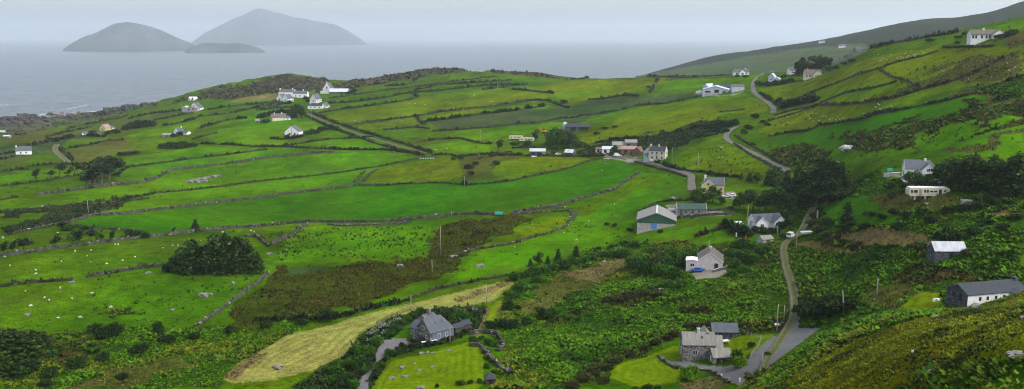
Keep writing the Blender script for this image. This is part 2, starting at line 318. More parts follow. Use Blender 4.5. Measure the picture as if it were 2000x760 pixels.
vx, vy, wx, wy = GPX[ii, jj], GPY[ii, jj], GX[ii, jj], GY[ii, jj]
nx = (fbm(wx / 9, wy / 9, 4, 41) - .5) * 2; ny = (fbm(wx / 9, wy / 9, 4, 57) - .5) * 2
zz = np.full(len(ii), CN.index('pasture'), np.int16)
zz[GR[ii, jj] > 1350] = CN.index('farhill')
for cl, poly, wob in ZON:
    if poly == 'far': continue
    xs = [p[0] for p in poly]; ys = [p[1] for p in poly]
    bx = (vx > min(xs) - 20) & (vx < max(xs) + 20) & (vy > min(ys) - 20) & (vy < max(ys) + 20)
    k = np.nonzero(bx)[0]
    wv_ = wob + (4 if cl in ('brown', 'olive', 'scrub', 'rush') else 2 if cl in ('tan', 'bracken') and wob > 2 else 0)
    m = in_poly(vx[k] + nx[k] * wv_ * 3.4, vy[k] + ny[k] * wv_ * 2.0, list(poly))
    if cl != 'farfield': m &= GR[ii, jj][k] < 1500
    zz[k[m]] = CN.index(cl)
def dense_path(P, step=3.):
    out = []
    for (x1, y1), (x2, y2) in zip(P, P[1:]):
        n = max(1, int(math.hypot(x2 - x1, y2 - y1) / step))
        out += [(x1 + (x2 - x1) * k / n, y1 + (y2 - y1) * k / n) for k in range(n)]
    out.append(P[-1]); return out
def path3(P, step=3., smooth=2):
    q = [ground(*p) for p in dense_path(P, step)]
    q = [p for p in q if p is not None]
    a = np.array([(p.x, p.y) for p in q])
    for _ in range(smooth):
        if len(a) > 3: a[1:-1] = .25 * a[:-2] + .5 * a[1:-1] + .25 * a[2:]
    return a
def resample(a, step):
    d = np.r_[0, np.cumsum(np.hypot(*np.diff(a, axis=0).T))]
    n = max(2, int(d[-1] / step) + 1); t = np.linspace(0, d[-1], n)
    return np.c_[np.interp(t, d, a[:, 0]), np.interp(t, d, a[:, 1])]
ZID[ii, jj] = zz
# swaths left by the mower follow the edge of each mown meadow
SWATH = np.ones(GX.shape)
for cl, poly, wob in ZON:
    if cl not in ('hay', 'lawn'): continue
    e = path3(list(poly) + [poly[0]], 4, 0); mi, mj = np.nonzero(seen & (ZID == CN.index(cl)) & (GX > e[:, 0].min() - 2) & (GX < e[:, 0].max() + 2) & (GY > e[:, 1].min() - 2) & (GY < e[:, 1].max() + 2)); e = resample(e, .6)
    for k in range(0, len(mi), 8000):
        x, y = GX[mi[k:k+8000], mj[k:k+8000]], GY[mi[k:k+8000], mj[k:k+8000]]; d = np.full(len(x), 1e9)
        for q in range(0, len(e), 200): d = np.minimum(d, np.hypot(x[:, None] - e[q:q+200, 0], y[:, None] - e[q:q+200, 1]).min(1))
        SWATH[mi[k:k+8000], mj[k:k+8000]] = 1 + (.17 if cl == 'hay' else .12) * np.sin((d + 2.5 * fbm(x / 9, y / 9, 3, 13)) * 6.2832 / (2.6 if cl == 'hay' else 2.2)) * (.4 + 1.2 * fbm(x / 12, y / 12, 2, 3))
TRK3 = [(cl, resample(path3(P), 1.5), w) for cl, P, w in TRK]
for cl, a2, w in TRK3:   # nothing grows on the tracks
    if cl in ('dull', 'tan'): continue
    bx = seen & (GX > a2[:, 0].min() - 5) & (GX < a2[:, 0].max() + 5) & (GY > a2[:, 1].min() - 5) & (GY < a2[:, 1].max() + 5); bi, bj = np.nonzero(bx)
    for k in range(0, len(bi), 20000):
        d = np.hypot(GX[bi[k:k+20000], bj[k:k+20000]][:, None] - a2[:, 0], GY[bi[k:k+20000], bj[k:k+20000]][:, None] - a2[:, 1]).min(1) < w / 2 + .25
        q = ZID[bi[k:k+20000][d], bj[k:k+20000][d]]; ZID[bi[k:k+20000][d], bj[k:k+20000][d]] = np.where(q == CN.index('asphalt'), q, CN.index('verge'))
# ------------------------------------------------------------------ ground sheet
NT, NL = GX.shape
base = np.array([CLS[c] for c in CN])[ZID]
mott = fbm(GX / 30, GY / 30, 4, 77)[..., None]; hue = fbm(GX / 55, GY / 55, 3, 91)[..., None]
soft = np.array([.75 if c == 'emerald' else .45 if c in ('emerald', 'lawn', 'asphalt', 'gravel', 'hay') else 1. for c in CN])[ZID][..., None]
m2 = fbm(GX / 9, GY / 9, 3, 78)[..., None]
base = base * (1 + soft * ((mott - .5) * 1.0 + (m2 - .5) * .7))
base = base * (1 + soft * (hue - .5) * np.array([.8, .0, .6]))
wet = np.clip(fbm(GX / 24, GY / 24, 4, 101) * 3.2 - 1.95, 0, 1)[..., None] * np.array([1. if c in ('pasture', 'lime', 'yellow', 'dull') else 0 for c in CN])[ZID][..., None]
base = base * (1 - .4 * wet) + np.array([.045, .052, .010]) * .4 * wet
base = base * SWATH[..., None]
V = np.stack([GX, GY, GZ], -1).reshape(-1, 3)
idx = np.arange(NT * NL).reshape(NT, NL)
Q = np.stack([idx[:-1, :-1], idx[:-1, 1:], idx[1:, 1:], idx[1:, :-1]], -1).reshape(-1, 4)
Q = Q[:, ::-1]
ztex = {'pasture': .85, 'emerald': .6, 'lime': .58, 'yellow': .75, 'dull': .6, 'hay': .7, 'lawn': .5, 'asphalt': .18, 'gravel': .3, 'garden': .6, 'farhill': .9, 'farfield': .5}
tv = np.array([ztex.get(c, .8) for c in CN])[ZID].reshape(-1)
gm, nt, b = nodes('land cover'); N = nt.nodes
tc = N.new('ShaderNodeTexCoord')
at = N.new('ShaderNodeAttribute'); at.attribute_name = 'tint'
tx = N.new('ShaderNodeAttribute'); tx.attribute_name = 'grain'
def tnoise(scale, det=3, rough=.6):
    z = N.new('ShaderNodeTexNoise'); z.inputs['Scale'].default_value = scale; z.inputs['Detail'].default_value = det; z.inputs['Roughness'].default_value = rough
    lnk(nt, tc.outputs['Object'], z.inputs['Vector']); return z.outputs['Fac']
def math_(op, a, b_, c=None):
    m = N.new('ShaderNodeMath'); m.operation = op
    for i, v in enumerate((a, b_, c)):
        if v is None: continue
        if isinstance(v, (int, float)): m.inputs[i].default_value = v
        else: lnk(nt, v, m.inputs[i])
    return m.outputs[0]
f1 = tnoise(.22, 4, .65); f2 = tnoise(1.3, 4, .7)
d1 = math_('MULTIPLY', math_('SUBTRACT', f1, .5), 2.2); d2 = math_('MULTIPLY', math_('SUBTRACT', f2, .5), 3.4)
g = math_('MULTIPLY_ADD', math_('ADD', d1, d2), tx.outputs['Fac'], 1.0)
g = math_('MAXIMUM', g, .25)
mx = N.new('ShaderNodeMix'); mx.data_type = 'RGBA'; mx.blend_type = 'MULTIPLY'; mx.inputs[0].default_value = 1
cc = N.new('ShaderNodeCombineColor'); lnk(nt, g, cc.inputs[0]); lnk(nt, g, cc.inputs[1]); lnk(nt, math_('MULTIPLY_ADD', g, .7, .3), cc.inputs[2])
lnk(nt, at.outputs['Color'], mx.inputs[6]); lnk(nt, cc.outputs[0], mx.inputs[7])
lnk(nt, mx.outputs[2], b.inputs['Base Color']); b.inputs['Specular IOR Level'].default_value = 0
bp = N.new('ShaderNodeBump'); bp.inputs['Strength'].default_value = .6; bp.inputs['Distance'].default_value = .35
lnk(nt, math_('MULTIPLY', math_('ADD', f2, f1), tx.outputs['Fac']), bp.inputs['Height']); lnk(nt, bp.outputs[0], b.inputs['Normal'])
me = np_mesh('ground', V, Q, base.reshape(-1, 3), [gm], smooth=True)
a = me.attributes.new('grain', 'FLOAT', 'POINT'); a.data.foreach_set('value', tv.astype(np.float32))
tag(link('ground', me), kind='structure')
# ------------------------------------------------------------------ tracks: ribbons on the ground, a grassy crown on the unmade ones
tm = noise_mat('track surface', (.75, .75, .75), (1.2, 1.2, 1.2), 1.2, attr='tint')
for cl, a2, w in TRK3:
    t = np.gradient(a2, axis=0); t /= np.hypot(*t.T)[:, None] + 1e-9
    nrm = np.c_[-t[:, 1], t[:, 0]]; K = 9; offs = np.linspace(-.5, .5, K) * w
    wv = 1 + .25 * (fbm(a2[:, 0] / 4, a2[:, 1] / 4, 2, 5) - .5)
    xy = a2[:, None] + nrm[:, None] * (offs[None, :] * wv[:, None])[..., None]
    z = height(xy[..., 0], xy[..., 1])
    zc = z.mean(1, keepdims=True)
    z = np.maximum(z, z * .4 + zc * .6) + .10 - .30 * (np.abs(np.linspace(-1, 1, K)) > .99)
    col = np.tile(np.array(CLS[cl]) * (.62 if cl == 'gravel' else .8) * np.array([1.05, 1., .8]), (len(a2), K, 1)) * (.85 + .3 * fbm(xy[..., 0] / 3, xy[..., 1] / 3, 3, 8)[..., None])
    if cl == 'gravel': col[:, 3:6] = np.array([.060, .075, .012]); col[:, [0, 8]] = np.array([.045, .065, .010])
    ix = np.arange(len(a2) * K).reshape(-1, K)
    q = np.stack([ix[:-1, :-1], ix[:-1, 1:], ix[1:, 1:], ix[1:, :-1]], -1).reshape(-1, 4)
    tag(link('track' if cl in ('gravel', 'tan', 'dull') else 'road', np_mesh('road', np.concatenate([xy, z[..., None]], -1).reshape(-1, 3), q, col.reshape(-1, 3), [tm])), kind='structure')
# ------------------------------------------------------------------ sea
sm, nt, b = nodes('sea water'); N = nt.nodes
b.inputs['Base Color'].default_value = (.030, .058, .082, 1); b.inputs['Roughness'].default_value = .38; b.inputs['Specular IOR Level'].default_value = .4
tc = N.new('ShaderNodeTexCoord'); hs = None
for sc, w, st in ((.045, 1.4, (.7, .35, 1)), (.16, .6, (1, .6, 1)), (.010, 1.6, (1, .3, 1))):
    mp = N.new('ShaderNodeMapping'); mp.inputs['Scale'].default_value = st; mp.inputs['Rotation'].default_value = (0, 0, .5); lnk(nt, tc.outputs['Object'], mp.inputs['Vector'])
    z = N.new('ShaderNodeTexNoise'); z.inputs['Scale'].default_value = sc; z.inputs['Detail'].default_value = 3; lnk(nt, mp.outputs[0], z.inputs['Vector'])
    m = N.new('ShaderNodeMath'); m.operation = 'MULTIPLY_ADD'; lnk(nt, z.outputs['Fac'], m.inputs[0]); m.inputs[1].default_value = w
    if hs is None: m.inputs[2].default_value = 0
    else: lnk(nt, hs, m.inputs[2])
    hs = m.outputs[0]
mp = N.new('ShaderNodeMapping'); mp.inputs['Scale'].default_value = (1, .22, 1); lnk(nt, tc.outputs['Object'], mp.inputs[0])
zz_ = N.new('ShaderNodeTexNoise'); zz_.inputs['Scale'].default_value = .06; zz_.inputs['Detail'].default_value = 6; zz_.inputs['Roughness'].default_value = .7; lnk(nt, mp.outputs[0], zz_.inputs[0])
cr = N.new('ShaderNodeValToRGB'); cr.color_ramp.elements[0].position = .36; cr.color_ramp.elements[1].position = .66; cr.color_ramp.elements[0].color = (.004, .010, .018, 1); cr.color_ramp.elements[1].color = (.060, .080, .095, 1); lnk(nt, zz_.outputs['Fac'], cr.inputs[0]); lnk(nt, cr.outputs[0], b.inputs['Base Color'])
bp = N.new('ShaderNodeBump'); bp.inputs['Strength'].default_value = 1.; bp.inputs['Distance'].default_value = 4.5
lnk(nt, hs, bp.inputs['Height']); lnk(nt, bp.outputs[0], b.inputs['Normal'])
S = 38000
tag(link('sea', np_mesh('sea', np.array([(-S, -S, 0), (S, -S, 0), (S, S, 0), (-S, S, 0)], float), np.array([[0, 1, 2, 3]]), None, [sm])), kind='structure')
fm = noise_mat('surf foam', (.55, .6, .62), (.85, .87, .88), .3)
for P, w in (([(20,233),(50,229),(85,224),(118,219)], 9), ([(128,214),(150,210),(172,205)], 7), ([(160,219),(200,217),(236,214)], 6), ([(-10,206),(18,205)], 9), ([(121,97.6),(140,98.6),(152,98.3)], 25), ([(360,102.4),(400,102.6),(430,102.4)], 18), ([(480,102.4),(522,102.3)], 22), ([(690,88.4),(722,88.2)], 50), ([(372,88.4),(384,88.3)], 40)):
    q = []
    for p in dense_path(P, 2):
        th, s = ray(*p); r = -CAMZ / float(s); q.append((r * math.sin(th), r * math.cos(th)))
    q = np.array(q); n = len(q); vv = []
    for k, (x, y) in enumerate(q):
        ww = w * .55 * (.15 + 1.2 * float(fbm(np.array([k * .35]), np.array([w * 3.1]), 3, 4)[0])); u = np.array([x, y]) / math.hypot(x, y)
        if k in (0, n - 1): ww = .2
        vv += [(x - u[0] * ww, y - u[1] * ww, .22), (x + u[0] * ww, y + u[1] * ww, .22)]
    fq = np.array([(2 * k, 2 * k + 2, 2 * k + 3, 2 * k + 1) for k in range(n - 1)])
    tag(link('surf', np_mesh('surf', np.array(vv), fq, None, [fm])), kind='structure')
# ------------------------------------------------------------------ islands: ridged masses standing in the sea at their own distance
im = noise_mat('island turf and rock', (.022, .032, .036), (.060, .072, .074), .006, detail=8)
def island(prof, wl, depth, seed):
    r0 = -CAMZ / float(ray(1000, wl)[1]); prof = np.array(prof, float)
    th, s = ray(prof[:, 0], prof[:, 1])
    nu, nv = 160, 60
    tt = np.linspace(th[0], th[-1], nu); hh = np.interp(tt, th, s * r0 + CAMZ); hh[0] = hh[-1] = -8
    v = np.linspace(-1, 1, nv); g = np.sqrt(np.clip(1 - np.abs(v) ** 1.7, 0, 1))
    wd = depth * (.25 + .75 * np.clip(hh / hh.max(), 0, 1))[:, None] * v[None, :]
    X = (r0 + depth * .9 + wd) * np.sin(tt)[:, None]; Y = (r0 + depth * .9 + wd) * np.cos(tt)[:, None]
    k = (r0 + depth * .9) / r0
    Z = ((hh * k - CAMZ * (k - 1)) + 12)[:, None] * g[None, :] - 12
    rg = 1 - np.abs(2 * fbm(X / 260, Y / 260, 5, seed) - 1)
    Z = Z + (rg - .62) * np.clip(Z, 0, 90) * .35
    i = np.arange(nu * nv).reshape(nu, nv)
    q = np.stack([i[:-1, :-1], i[1:, :-1], i[1:, 1:], i[:-1, 1:]], -1).reshape(-1, 4)
    tag(link('island', np_mesh('island', np.stack([X, Y, Z], -1).reshape(-1, 3), q, None, [im], smooth=True)), kind='structure')
island([(372,88),(376,82),(400,66),(430,51),(460,36),(490,23),(503,18),(515,19),(530,22),(560,31),(600,39),(650,47),(680,62),(705,77),(719,88)], 88, 420, 3)
island([(122,98),(127,94),(150,80),(172,69),(200,58),(225,49),(250,44),(265,46),(285,52),(322,63),(350,76),(380,88),(400,97)], 98, 260, 8)
island([(360,101),(372,93),(390,87),(410,85),(440,87),(470,86),(495,91),(512,97),(519,102)], 102, 120, 12)
# ------------------------------------------------------------------ air
hm = bpy.data.materials.new('sea haze'); hm.use_nodes = True; nt = hm.node_tree; nt.nodes.clear()
vo = nt.nodes.new('ShaderNodeVolumePrincipled'); vo.inputs['Color'].default_value = (.88, .95, 1, 1); vo.inputs['Density'].default_value = HAZE; vo.inputs['Anisotropy'].default_value = .6
ou = nt.nodes.new('ShaderNodeOutputMaterial'); lnk(nt, vo.outputs[0], ou.inputs['Volume'])
z0, z1, R = float(GZ.min()) - 1.5, 560., 39000
me = np_mesh('haze', np.array([(x, y, z) for z in (z0, z1) for x, y in ((-R, -R), (R, -R), (R, R), (-R, R))], float),
             np.array([[3, 2, 1, 0], [4, 5, 6, 7], [0, 1, 5, 4], [1, 2, 6, 5], [2, 3, 7, 6], [3, 0, 4, 7]]), None, [hm])
tag(link('haze', me), kind='stuff')
# ------------------------------------------------------------------ overcast sky and a veiled sun
w = bpy.data.worlds.new('World'); SC.world = w; w.use_nodes = True; nt = w.node_tree; N = nt.nodes
sk = N.new('ShaderNodeTexSky'); sk.sky_type = 'NISHITA'; sk.sun_disc = False
SEL, SAZ = math.radians(48), math.radians(118)      # sun behind the right shoulder
sk.sun_elevation = SEL; sk.sun_rotation = SAZ; sk.altitude = 120; sk.air_density = 1; sk.dust_density = 4; sk.ozone_density = 1
hs = N.new('ShaderNodeHueSaturation'); hs.inputs['Saturation'].default_value = .48; lnk(nt, sk.outputs[0], hs.inputs['Color'])
tc = N.new('ShaderNodeTexCoord'); mp = N.new('ShaderNodeMapping'); mp.inputs['Scale'].default_value = (1, 1, 5); lnk(nt, tc.outputs['Generated'], mp.inputs['Vector'])
nz = N.new('ShaderNodeTexNoise'); nz.inputs['Scale'].default_value = 1.6; nz.inputs['Detail'].default_value = 5; lnk(nt, mp.outputs[0], nz.inputs['Vector'])
mr = N.new('ShaderNodeMapRange'); mr.inputs['From Min'].default_value = .3; mr.inputs['From Max'].default_value = .7; mr.inputs['To Min'].default_value = .88; mr.inputs['To Max'].default_value = 1.1
lnk(nt, nz.outputs['Fac'], mr.inputs['Value'])
ms = N.new('ShaderNodeMath'); ms.operation = 'MULTIPLY'; ms.inputs[1].default_value = SKY; lnk(nt, mr.outputs[0], ms.inputs[0])
bg = N['Background']; lnk(nt, hs.outputs[0], bg.inputs['Color']); lnk(nt, ms.outputs[0], bg.inputs['Strength'])
sd = bpy.data.lights.new('sun', 'SUN'); sd.energy = SUN; sd.angle = math.radians(14); sd.color = (1, .96, .9)
so = bpy.data.objects.new('sun', sd); C.objects.link(so)
dv = Vector((math.sin(SAZ) * math.cos(SEL), math.cos(SAZ) * math.cos(SEL), math.sin(SEL)))
so.rotation_euler = dv.to_track_quat('Z', 'Y').to_euler(); so.location = (0, 0, 300)
# ------------------------------------------------------------------ camera and output
cd = bpy.data.cameras.new('camera'); cd.sensor_width = 36; cd.lens = 36 * F / 2000; cd.clip_start = .5; cd.clip_end = 90000
co = bpy.data.objects.new('camera', cd); C.objects.link(co); co.location = (0, 0, CAMZ); co.rotation_euler = (math.pi / 2 - PITCH, 0, 0); SC.camera = co
SC.view_settings.view_transform = 'Standard'; SC.view_settings.look = 'None'; SC.view_settings.gamma = 1; SC.view_settings.use_curve_mapping = False
SC.view_settings.exposure = EXPO
SC.render.engine = 'CYCLES'; cy = SC.cycles
cy.max_bounces = 4; cy.diffuse_bounces = 2; cy.glossy_bounces = 2; cy.transmission_bounces = 2; cy.volume_bounces = 1; cy.transparent_max_bounces = 8
cy.use_denoising = DENOISE; cy.filter_width = 1.1
# ------------------------------------------------------------------ leaves: quads thrown out of a centre
def leaf_quads(P, size, k, rng, lo=15, hi=80, wide=.30, spread=.35, lift=0., col=None, cvar=.35):
    """k blades round every point of P (n,3); size (n,) metres. returns V, F, colours"""
    n = len(P); ph = rng.uniform(0, 2 * math.pi, (n, k)); el = np.radians(rng.uniform(lo, hi, (n, k)))
    sz = size[:, None] * rng.uniform(.6, 1.25, (n, k))
    d = np.stack([np.cos(ph) * np.cos(el), np.sin(ph) * np.cos(el), np.sin(el)], -1)
    tw = rng.uniform(-.8, .8, (n, k)); wv = np.stack([-np.sin(ph) * np.cos(tw), np.cos(ph) * np.cos(tw), np.sin(tw)], -1) * (sz * wide)[..., None]
    c = P[:, None] + np.stack([np.cos(ph), np.sin(ph), np.zeros_like(ph)], -1) * (sz * spread * rng.uniform(0, 1, (n, k)))[..., None]
    c[..., 2] += lift * sz
    tip = c + d * sz[..., None]
    V = np.stack([c - wv, c + wv, tip + wv * .45, tip - wv * .45], 2).reshape(-1, 3)
    Fq = np.arange(n * k * 4).reshape(-1, 4)
    cc = (col if col is not None else np.ones((n, 3)))[:, None] * (1 + rng.uniform(-cvar, cvar, (n, k)))[..., None]
    return V, Fq, np.repeat(cc.reshape(-1, 3), 4, 0)
def leafmat(name, spec=.1, scale=.35):
    m = noise_mat(name, (.31, .31, .28), (.62, .62, .52), scale, .75, attr='tint', spec=spec)
    return m
LEAF = leafmat('leaves'); FROND = leafmat('ground cover leaves', .08); NEEDLE = leafmat('needles', .06)
BARK = noise_mat('bark', (.05, .04, .03), (.11, .09, .07), 6, bump=.4)
CELLA = GR * GR * np.gradient(TH)[:, None] * np.gradient(LR)[None, :]
INF = seen & (GPX > -60) & (GPX < 2060) & (GPY < 800) & (GPY > 0)
def sow(zones, dens, rmax, seed, mask=None, clump=None):
    rng = np.random.default_rng(seed)
    m = INF & np.isin(ZID, [CN.index(z) for z in zones]) & (GR < rmax)
    if mask is not None: m &= mask
    i, j = np.nonzero(m); w = CELLA[i, j] * dens
    if clump is not None: w = w * clump(GX[i, j], GY[i, j], GPX[i, j], GPY[i, j])
    k = rng.choice(len(i), int(w.sum()), p=w / w.sum())
    th = TH[i[k]] + rng.uniform(-.5, .5, len(k)) * np.gradient(TH)[i[k]]; lr = LR[j[k]] + rng.uniform(-.5, .5, len(k)) * np.gradient(LR)[j[k]]
    r = np.exp(lr); x, y = r * np.sin(th), r * np.cos(th)
    return np.stack([x, y, height(x, y) - .08], -1), rng
def pal(P, rng, cols, sc=14, seed=2):
    cols = np.array(cols); t = fbm(P[:, 0] / sc, P[:, 1] / sc, 3, seed); t = np.clip((t - .3) / .4 + rng.uniform(-.25, .25, len(P)), 0, .999) * (len(cols) - 1)
    i = t.astype(int); f = (t - i)[:, None]
    return cols[i] * (1 - f) + cols[np.minimum(i + 1, len(cols) - 1)] * f
def stuff(name, V, Fq, cl, mat): return tag(link(name, np_mesh(name, V, Fq, cl, [mat])), kind='stuff')
# bracken and bramble slopes
P, rg = sow(['bracken'], 1.7, 470, 1)
hgt = .30 + 1.5 * np.clip(fbm(P[:, 0] / 7, P[:, 1] / 7, 3, 61) - .25, 0, 1) ** 1.3
stuff('bracken', *leaf_quads(P, hgt * .95, 6, rg, 0, 55, .46, .75, .25, pal(P, rg, [(.026, .080, .000), (.085, .245, .002), (.135, .290, .002), (.044, .125, .002), (.170, .220, .008)], 20), .22), FROND)
P, rg = sow(['garden', 'scrub'], .9, 600, 2)
stuff('undergrowth', *leaf_quads(P, rg.uniform(.5, 1.2, len(P)), 5, rg, 10, 75, .32, .5, 0, pal(P, rg, [(.012, .038, .008), (.030, .065, .014), (.060, .060, .028), (.040, .090, .016)], 8)), FROND)
P, rg = sow(['slope'], 5.5, 260, 3)
sz = .28 + .75 * np.clip(fbm(P[:, 0] / 4.5, P[:, 1] / 4.5, 3, 66) - .25, 0, 1)
stuff('heath_on_slope', *leaf_quads(P, sz * .62, 6, rg, 5, 65, .30, .7, .15, pal(np.c_[(P[:, 0] * .8 + P[:, 1] * .6) * .3, P[:, 1] * .8 - P[:, 0] * .6], rg, [(.018, .040, .002), (.160, .220, .002), (.290, .320, .006), (.180, .200, .006), (.085, .200, .002), (.210, .130, .018), (.120, .220, .002)], 9), .25), FROND)
P, rg = sow(['brown'], .5, 480, 14)
stuff('bracken_among_brambles', *leaf_quads(P, rg.uniform(.4, 1.1, len(P)), 6, rg, 0, 55, .42, .7, .2, pal(P, rg, [(.030, .095, .002), (.065, .190, .002), (.110, .150, .010)], 12)), FROND)
P, rg = sow(['brown', 'rush'], 1.1, 560, 4, None, lambda x, y, a, b: .35 + 1.1 * (fbm(x / 11, y / 11, 3, 44) > .44))
stuff('heather_and_rush', *leaf_quads(P, rg.uniform(.35, .85, len(P)), 5, rg, 25, 80, .24, .5, 0, pal(P, rg, [(.010, .020, .002), (.110, .086, .012), (.075, .115, .004), (.150, .105, .020), (.012, .030, .002), (.090, .120, .006), (.100, .075, .012)], 9)), FROND)
P, rg = sow(['tan'], 1.0, 480, 5)
stuff('dry_grass', *leaf_quads(P, rg.uniform(.3, .7, len(P)), 5, rg, 35, 85, .16, .5, 0, pal(P, rg, [(.060, .075, .022), (.190, .150, .060), (.280, .210, .100), (.110, .120, .034)], 6)), FROND)
P, rg = sow(['olive'], 1.0, 480, 10)
stuff('rough_grass', *leaf_quads(P, rg.uniform(.3, .75, len(P)), 5, rg, 25, 80, .22, .6, 0, pal(P, rg, [(.050, .100, .006), (.150, .170, .024), (.240, .220, .060), (.080, .130, .008)], 9)), FROND)
# rush tufts dotted over the pastures, thick in the wet corners
def tuftm(x, y, px, py):
    t = np.clip(fbm(x / 16, y / 16, 3, 71) * 2.6 - 1.15, 0, 1)
    hot = in_poly(px, py, [(540,450),(840,440),(835,505),(640,512),(540,512)]) * 1.3 + in_poly(px, py, [(300,540),(430,540),(460,570),(300,620),(150,610)]) * .6 + in_poly(px, py, [(1330,300),(1420,262),(1520,333),(1440,342),(1340,325)]) * .6 + in_poly(px, py, [(1640,290),(2000,190),(2000,260),(1700,320)]) * .8 + in_poly(px, py, [(1720,180),(1800,130),(1950,105),(2000,140),(1850,170)]) * .9
    return .35 * t + hot * np.clip(fbm(x / 10, y / 10, 3, 72) * 5 - 1.7, 0, 1.8)
P, rg = sow(['pasture', 'lime', 'yellow', 'olive'], .13, 620, 6, GPY < 660, tuftm)
stuff('rush_tufts', *leaf_quads(P, rg.uniform(.3, .95, len(P)) * rg.uniform(.6, 1.2, len(P)), 7, rg, 20, 80, .22, .35, 0, pal(P, rg, [(.010, .022, .006), (.020, .036, .010), (.050, .048, .018)], 9)), FROND)
# stubble standing in the pale hay meadow
P, rg = sow(['hay'], .45, 420, 7)
stuff('meadow_stubble', *leaf_quads(P, rg.uniform(.15, .4, len(P)), 4, rg, 15, 80, .16, .7, 0, pal(P, rg, [(.440, .440, .150), (.300, .350, .080), (.540, .510, .210)], 3)), FROND)
# heather and rock outcrop on the headlands and the far hill
P, rg = sow(['moor', 'rock', 'shore'], .05, 1450, 8, None, lambda x, y, a, b: np.where(b > 232, .22, 1.))
V_, F_, c_ = leaf_quads(P, rg.uniform(1.2, 2.8, len(P)), 4, rg, 5, 60, .4, .5, 0, pal(P, rg, [(.030, .032, .016), (.085, .065, .045), (.060, .070, .026), (.170, .155, .140), (.070, .050, .040)], 22))
stuff('moorland_growth', V_, F_, c_, FROND)
# ------------------------------------------------------------------ trees: unit-height crowns and trunks, copied with their own scale
def blob_crown(rng, lobes, n, col, leaf=.085, base=.18):
    cs, rs = [], []
    for _ in range(lobes):
        a = rng.uniform(0, 2 * math.pi); q = math.sqrt(rng.uniform(0, 1)) * .30; z = rng.uniform(base + .16, .80)
        cs.append((q * math.cos(a), q * math.sin(a), z)); rs.append(rng.uniform(.12, .23) * (1.15 - .35 * z))
    cs.append((0, 0, .84)); rs.append(.16)
    cs = np.array(cs); rs = np.array(rs); pick = rng.choice(len(cs), n, p=rs ** 2 / (rs ** 2).sum())
    d = rng.normal(size=(n, 3)); d /= np.linalg.norm(d, axis=1)[:, None]
    P = cs[pick] + d * (rs[pick] * rng.uniform(.55, 1.0, n) ** .5)[:, None] * np.array([1, 1, .82])
    lobe_t = rng.uniform(.55, 1.6, len(cs))  # lobe tones spread wide, so brighter colour paints lit parts of the crown
    return leaf_quads(P, rng.uniform(.7, 1.3, n) * leaf, 2, rng, -25, 65, .42, .2, 0, np.array(col) * lobe_t[pick][:, None] * (1 + 1.3 * (rng.random((n, 1)) < .2)), .5)  # random leaves get a brighter colour as painted lit tips
def cone_crown(rng, n, col, spread=.24, leaf=.085):
    z = 1 - np.sqrt(rng.uniform(0, 1, n)) * .90; tier = np.floor(z * 11) / 11; env = spread * (1 - z) ** .75 * (.70 + .45 * ((z - tier) * 11 < .5))
    a = rng.uniform(0, 2 * math.pi, n); env = env * (1 + .35 * np.sin(a * 3 + tier * 40)); q = env * rng.uniform(.35, 1, n) ** .5
    P = np.stack([q * np.cos(a), q * np.sin(a), z - q * .25], -1)
    return leaf_quads(P, rng.uniform(.7, 1.3, n) * leaf, 2, rng, -35, 25, .38, .3, 0, np.array(col) * (rng.uniform(.6, 1.4, n) * (1 + 1.2 * (rng.random(n) < .16)))[:, None], .4)  # some sprays coloured brighter, painting lit tips on the tiers
def wind_crown(rng, n, col):
    V, Fq, cl = blob_crown(rng, 6, n, col, .075, .30)
    V[:, 0] += (V[:, 2] - .25) * .35 * rng.uniform(.6, 1.2); V[:, 2] *= 1 - .12 * V[:, 0]
    return V, Fq, cl
def trunk_mesh(rng, top=.7, r0=.035, limbs=5, lean=0.):
    vs, fs = [], []
    def limb(p, q, a, b2, k=6):
        p, q = Vector(p), Vector(q); d = (q - p).normalized(); u = d.orthogonal().normalized(); v = d.cross(u); i0 = len(vs)
        for c, r in ((p, a), (q, b2)):
            for t in range(k): vs.append(c + (u * math.cos(t / k * 6.2832) + v * math.sin(t / k * 6.2832)) * r)
        for t in range(k): fs.append((i0 + t, i0 + (t + 1) % k, i0 + k + (t + 1) % k, i0 + k + t))
    m = (lean * .5, rng.uniform(-.02, .02), top * .5); limb((0, 0, -.06), m, r0 * 1.25, r0 * .8); limb(m, (lean, 0, top), r0 * .8, r0 * .25)
    for _ in range(limbs):
        a = rng.uniform(0, 6.28); z = rng.uniform(.28, top * .85); L = rng.uniform(.16, .30)
        limb((lean * z / top, 0, z), (lean * z / top + L * math.cos(a), L * math.sin(a), z + L * .8), r0 * .42, r0 * .12, 5)
    return np_mesh('trunk', np.array([tuple(v) for v in vs]), np.array(fs), None, [BARK])
KINDS = {}
def kind(name, fn, nvar, mat, trunk=None, seed=0):
    L = []
    for v in range(nvar):
        rng = np.random.default_rng(seed * 50 + v); me = np_mesh('crown', *fn(rng), [mat]); L.append((me, trunk(rng) if trunk else None))
    KINDS[name] = L
kind('dark_conifer', lambda r: blob_crown(r, 9, 1100, (.042, .088, .016), .062, .12), 5, NEEDLE, lambda r: trunk_mesh(r, .75), 1)
kind('shore_pine', lambda r: cone_crown(r, 1100, (.040, .086, .014), .33, .07), 5, NEEDLE, lambda r: trunk_mesh(r, .9, .03, 4), 12)
kind('spruce', lambda r: cone_crown(r, 900, (.024, .066, .012), .24, .06), 4, NEEDLE, lambda r: trunk_mesh(r, .92, .022, 3), 2)
kind('broadleaf', lambda r: blob_crown(r, 10, 1200, (.046, .115, .012), .058), 5, LEAF, lambda r: trunk_mesh(r), 3)
kind('windblown', lambda r: wind_crown(r, 300, (.020, .040, .014)), 4, LEAF, lambda r: trunk_mesh(r, .62, .04, 7, .12), 4)
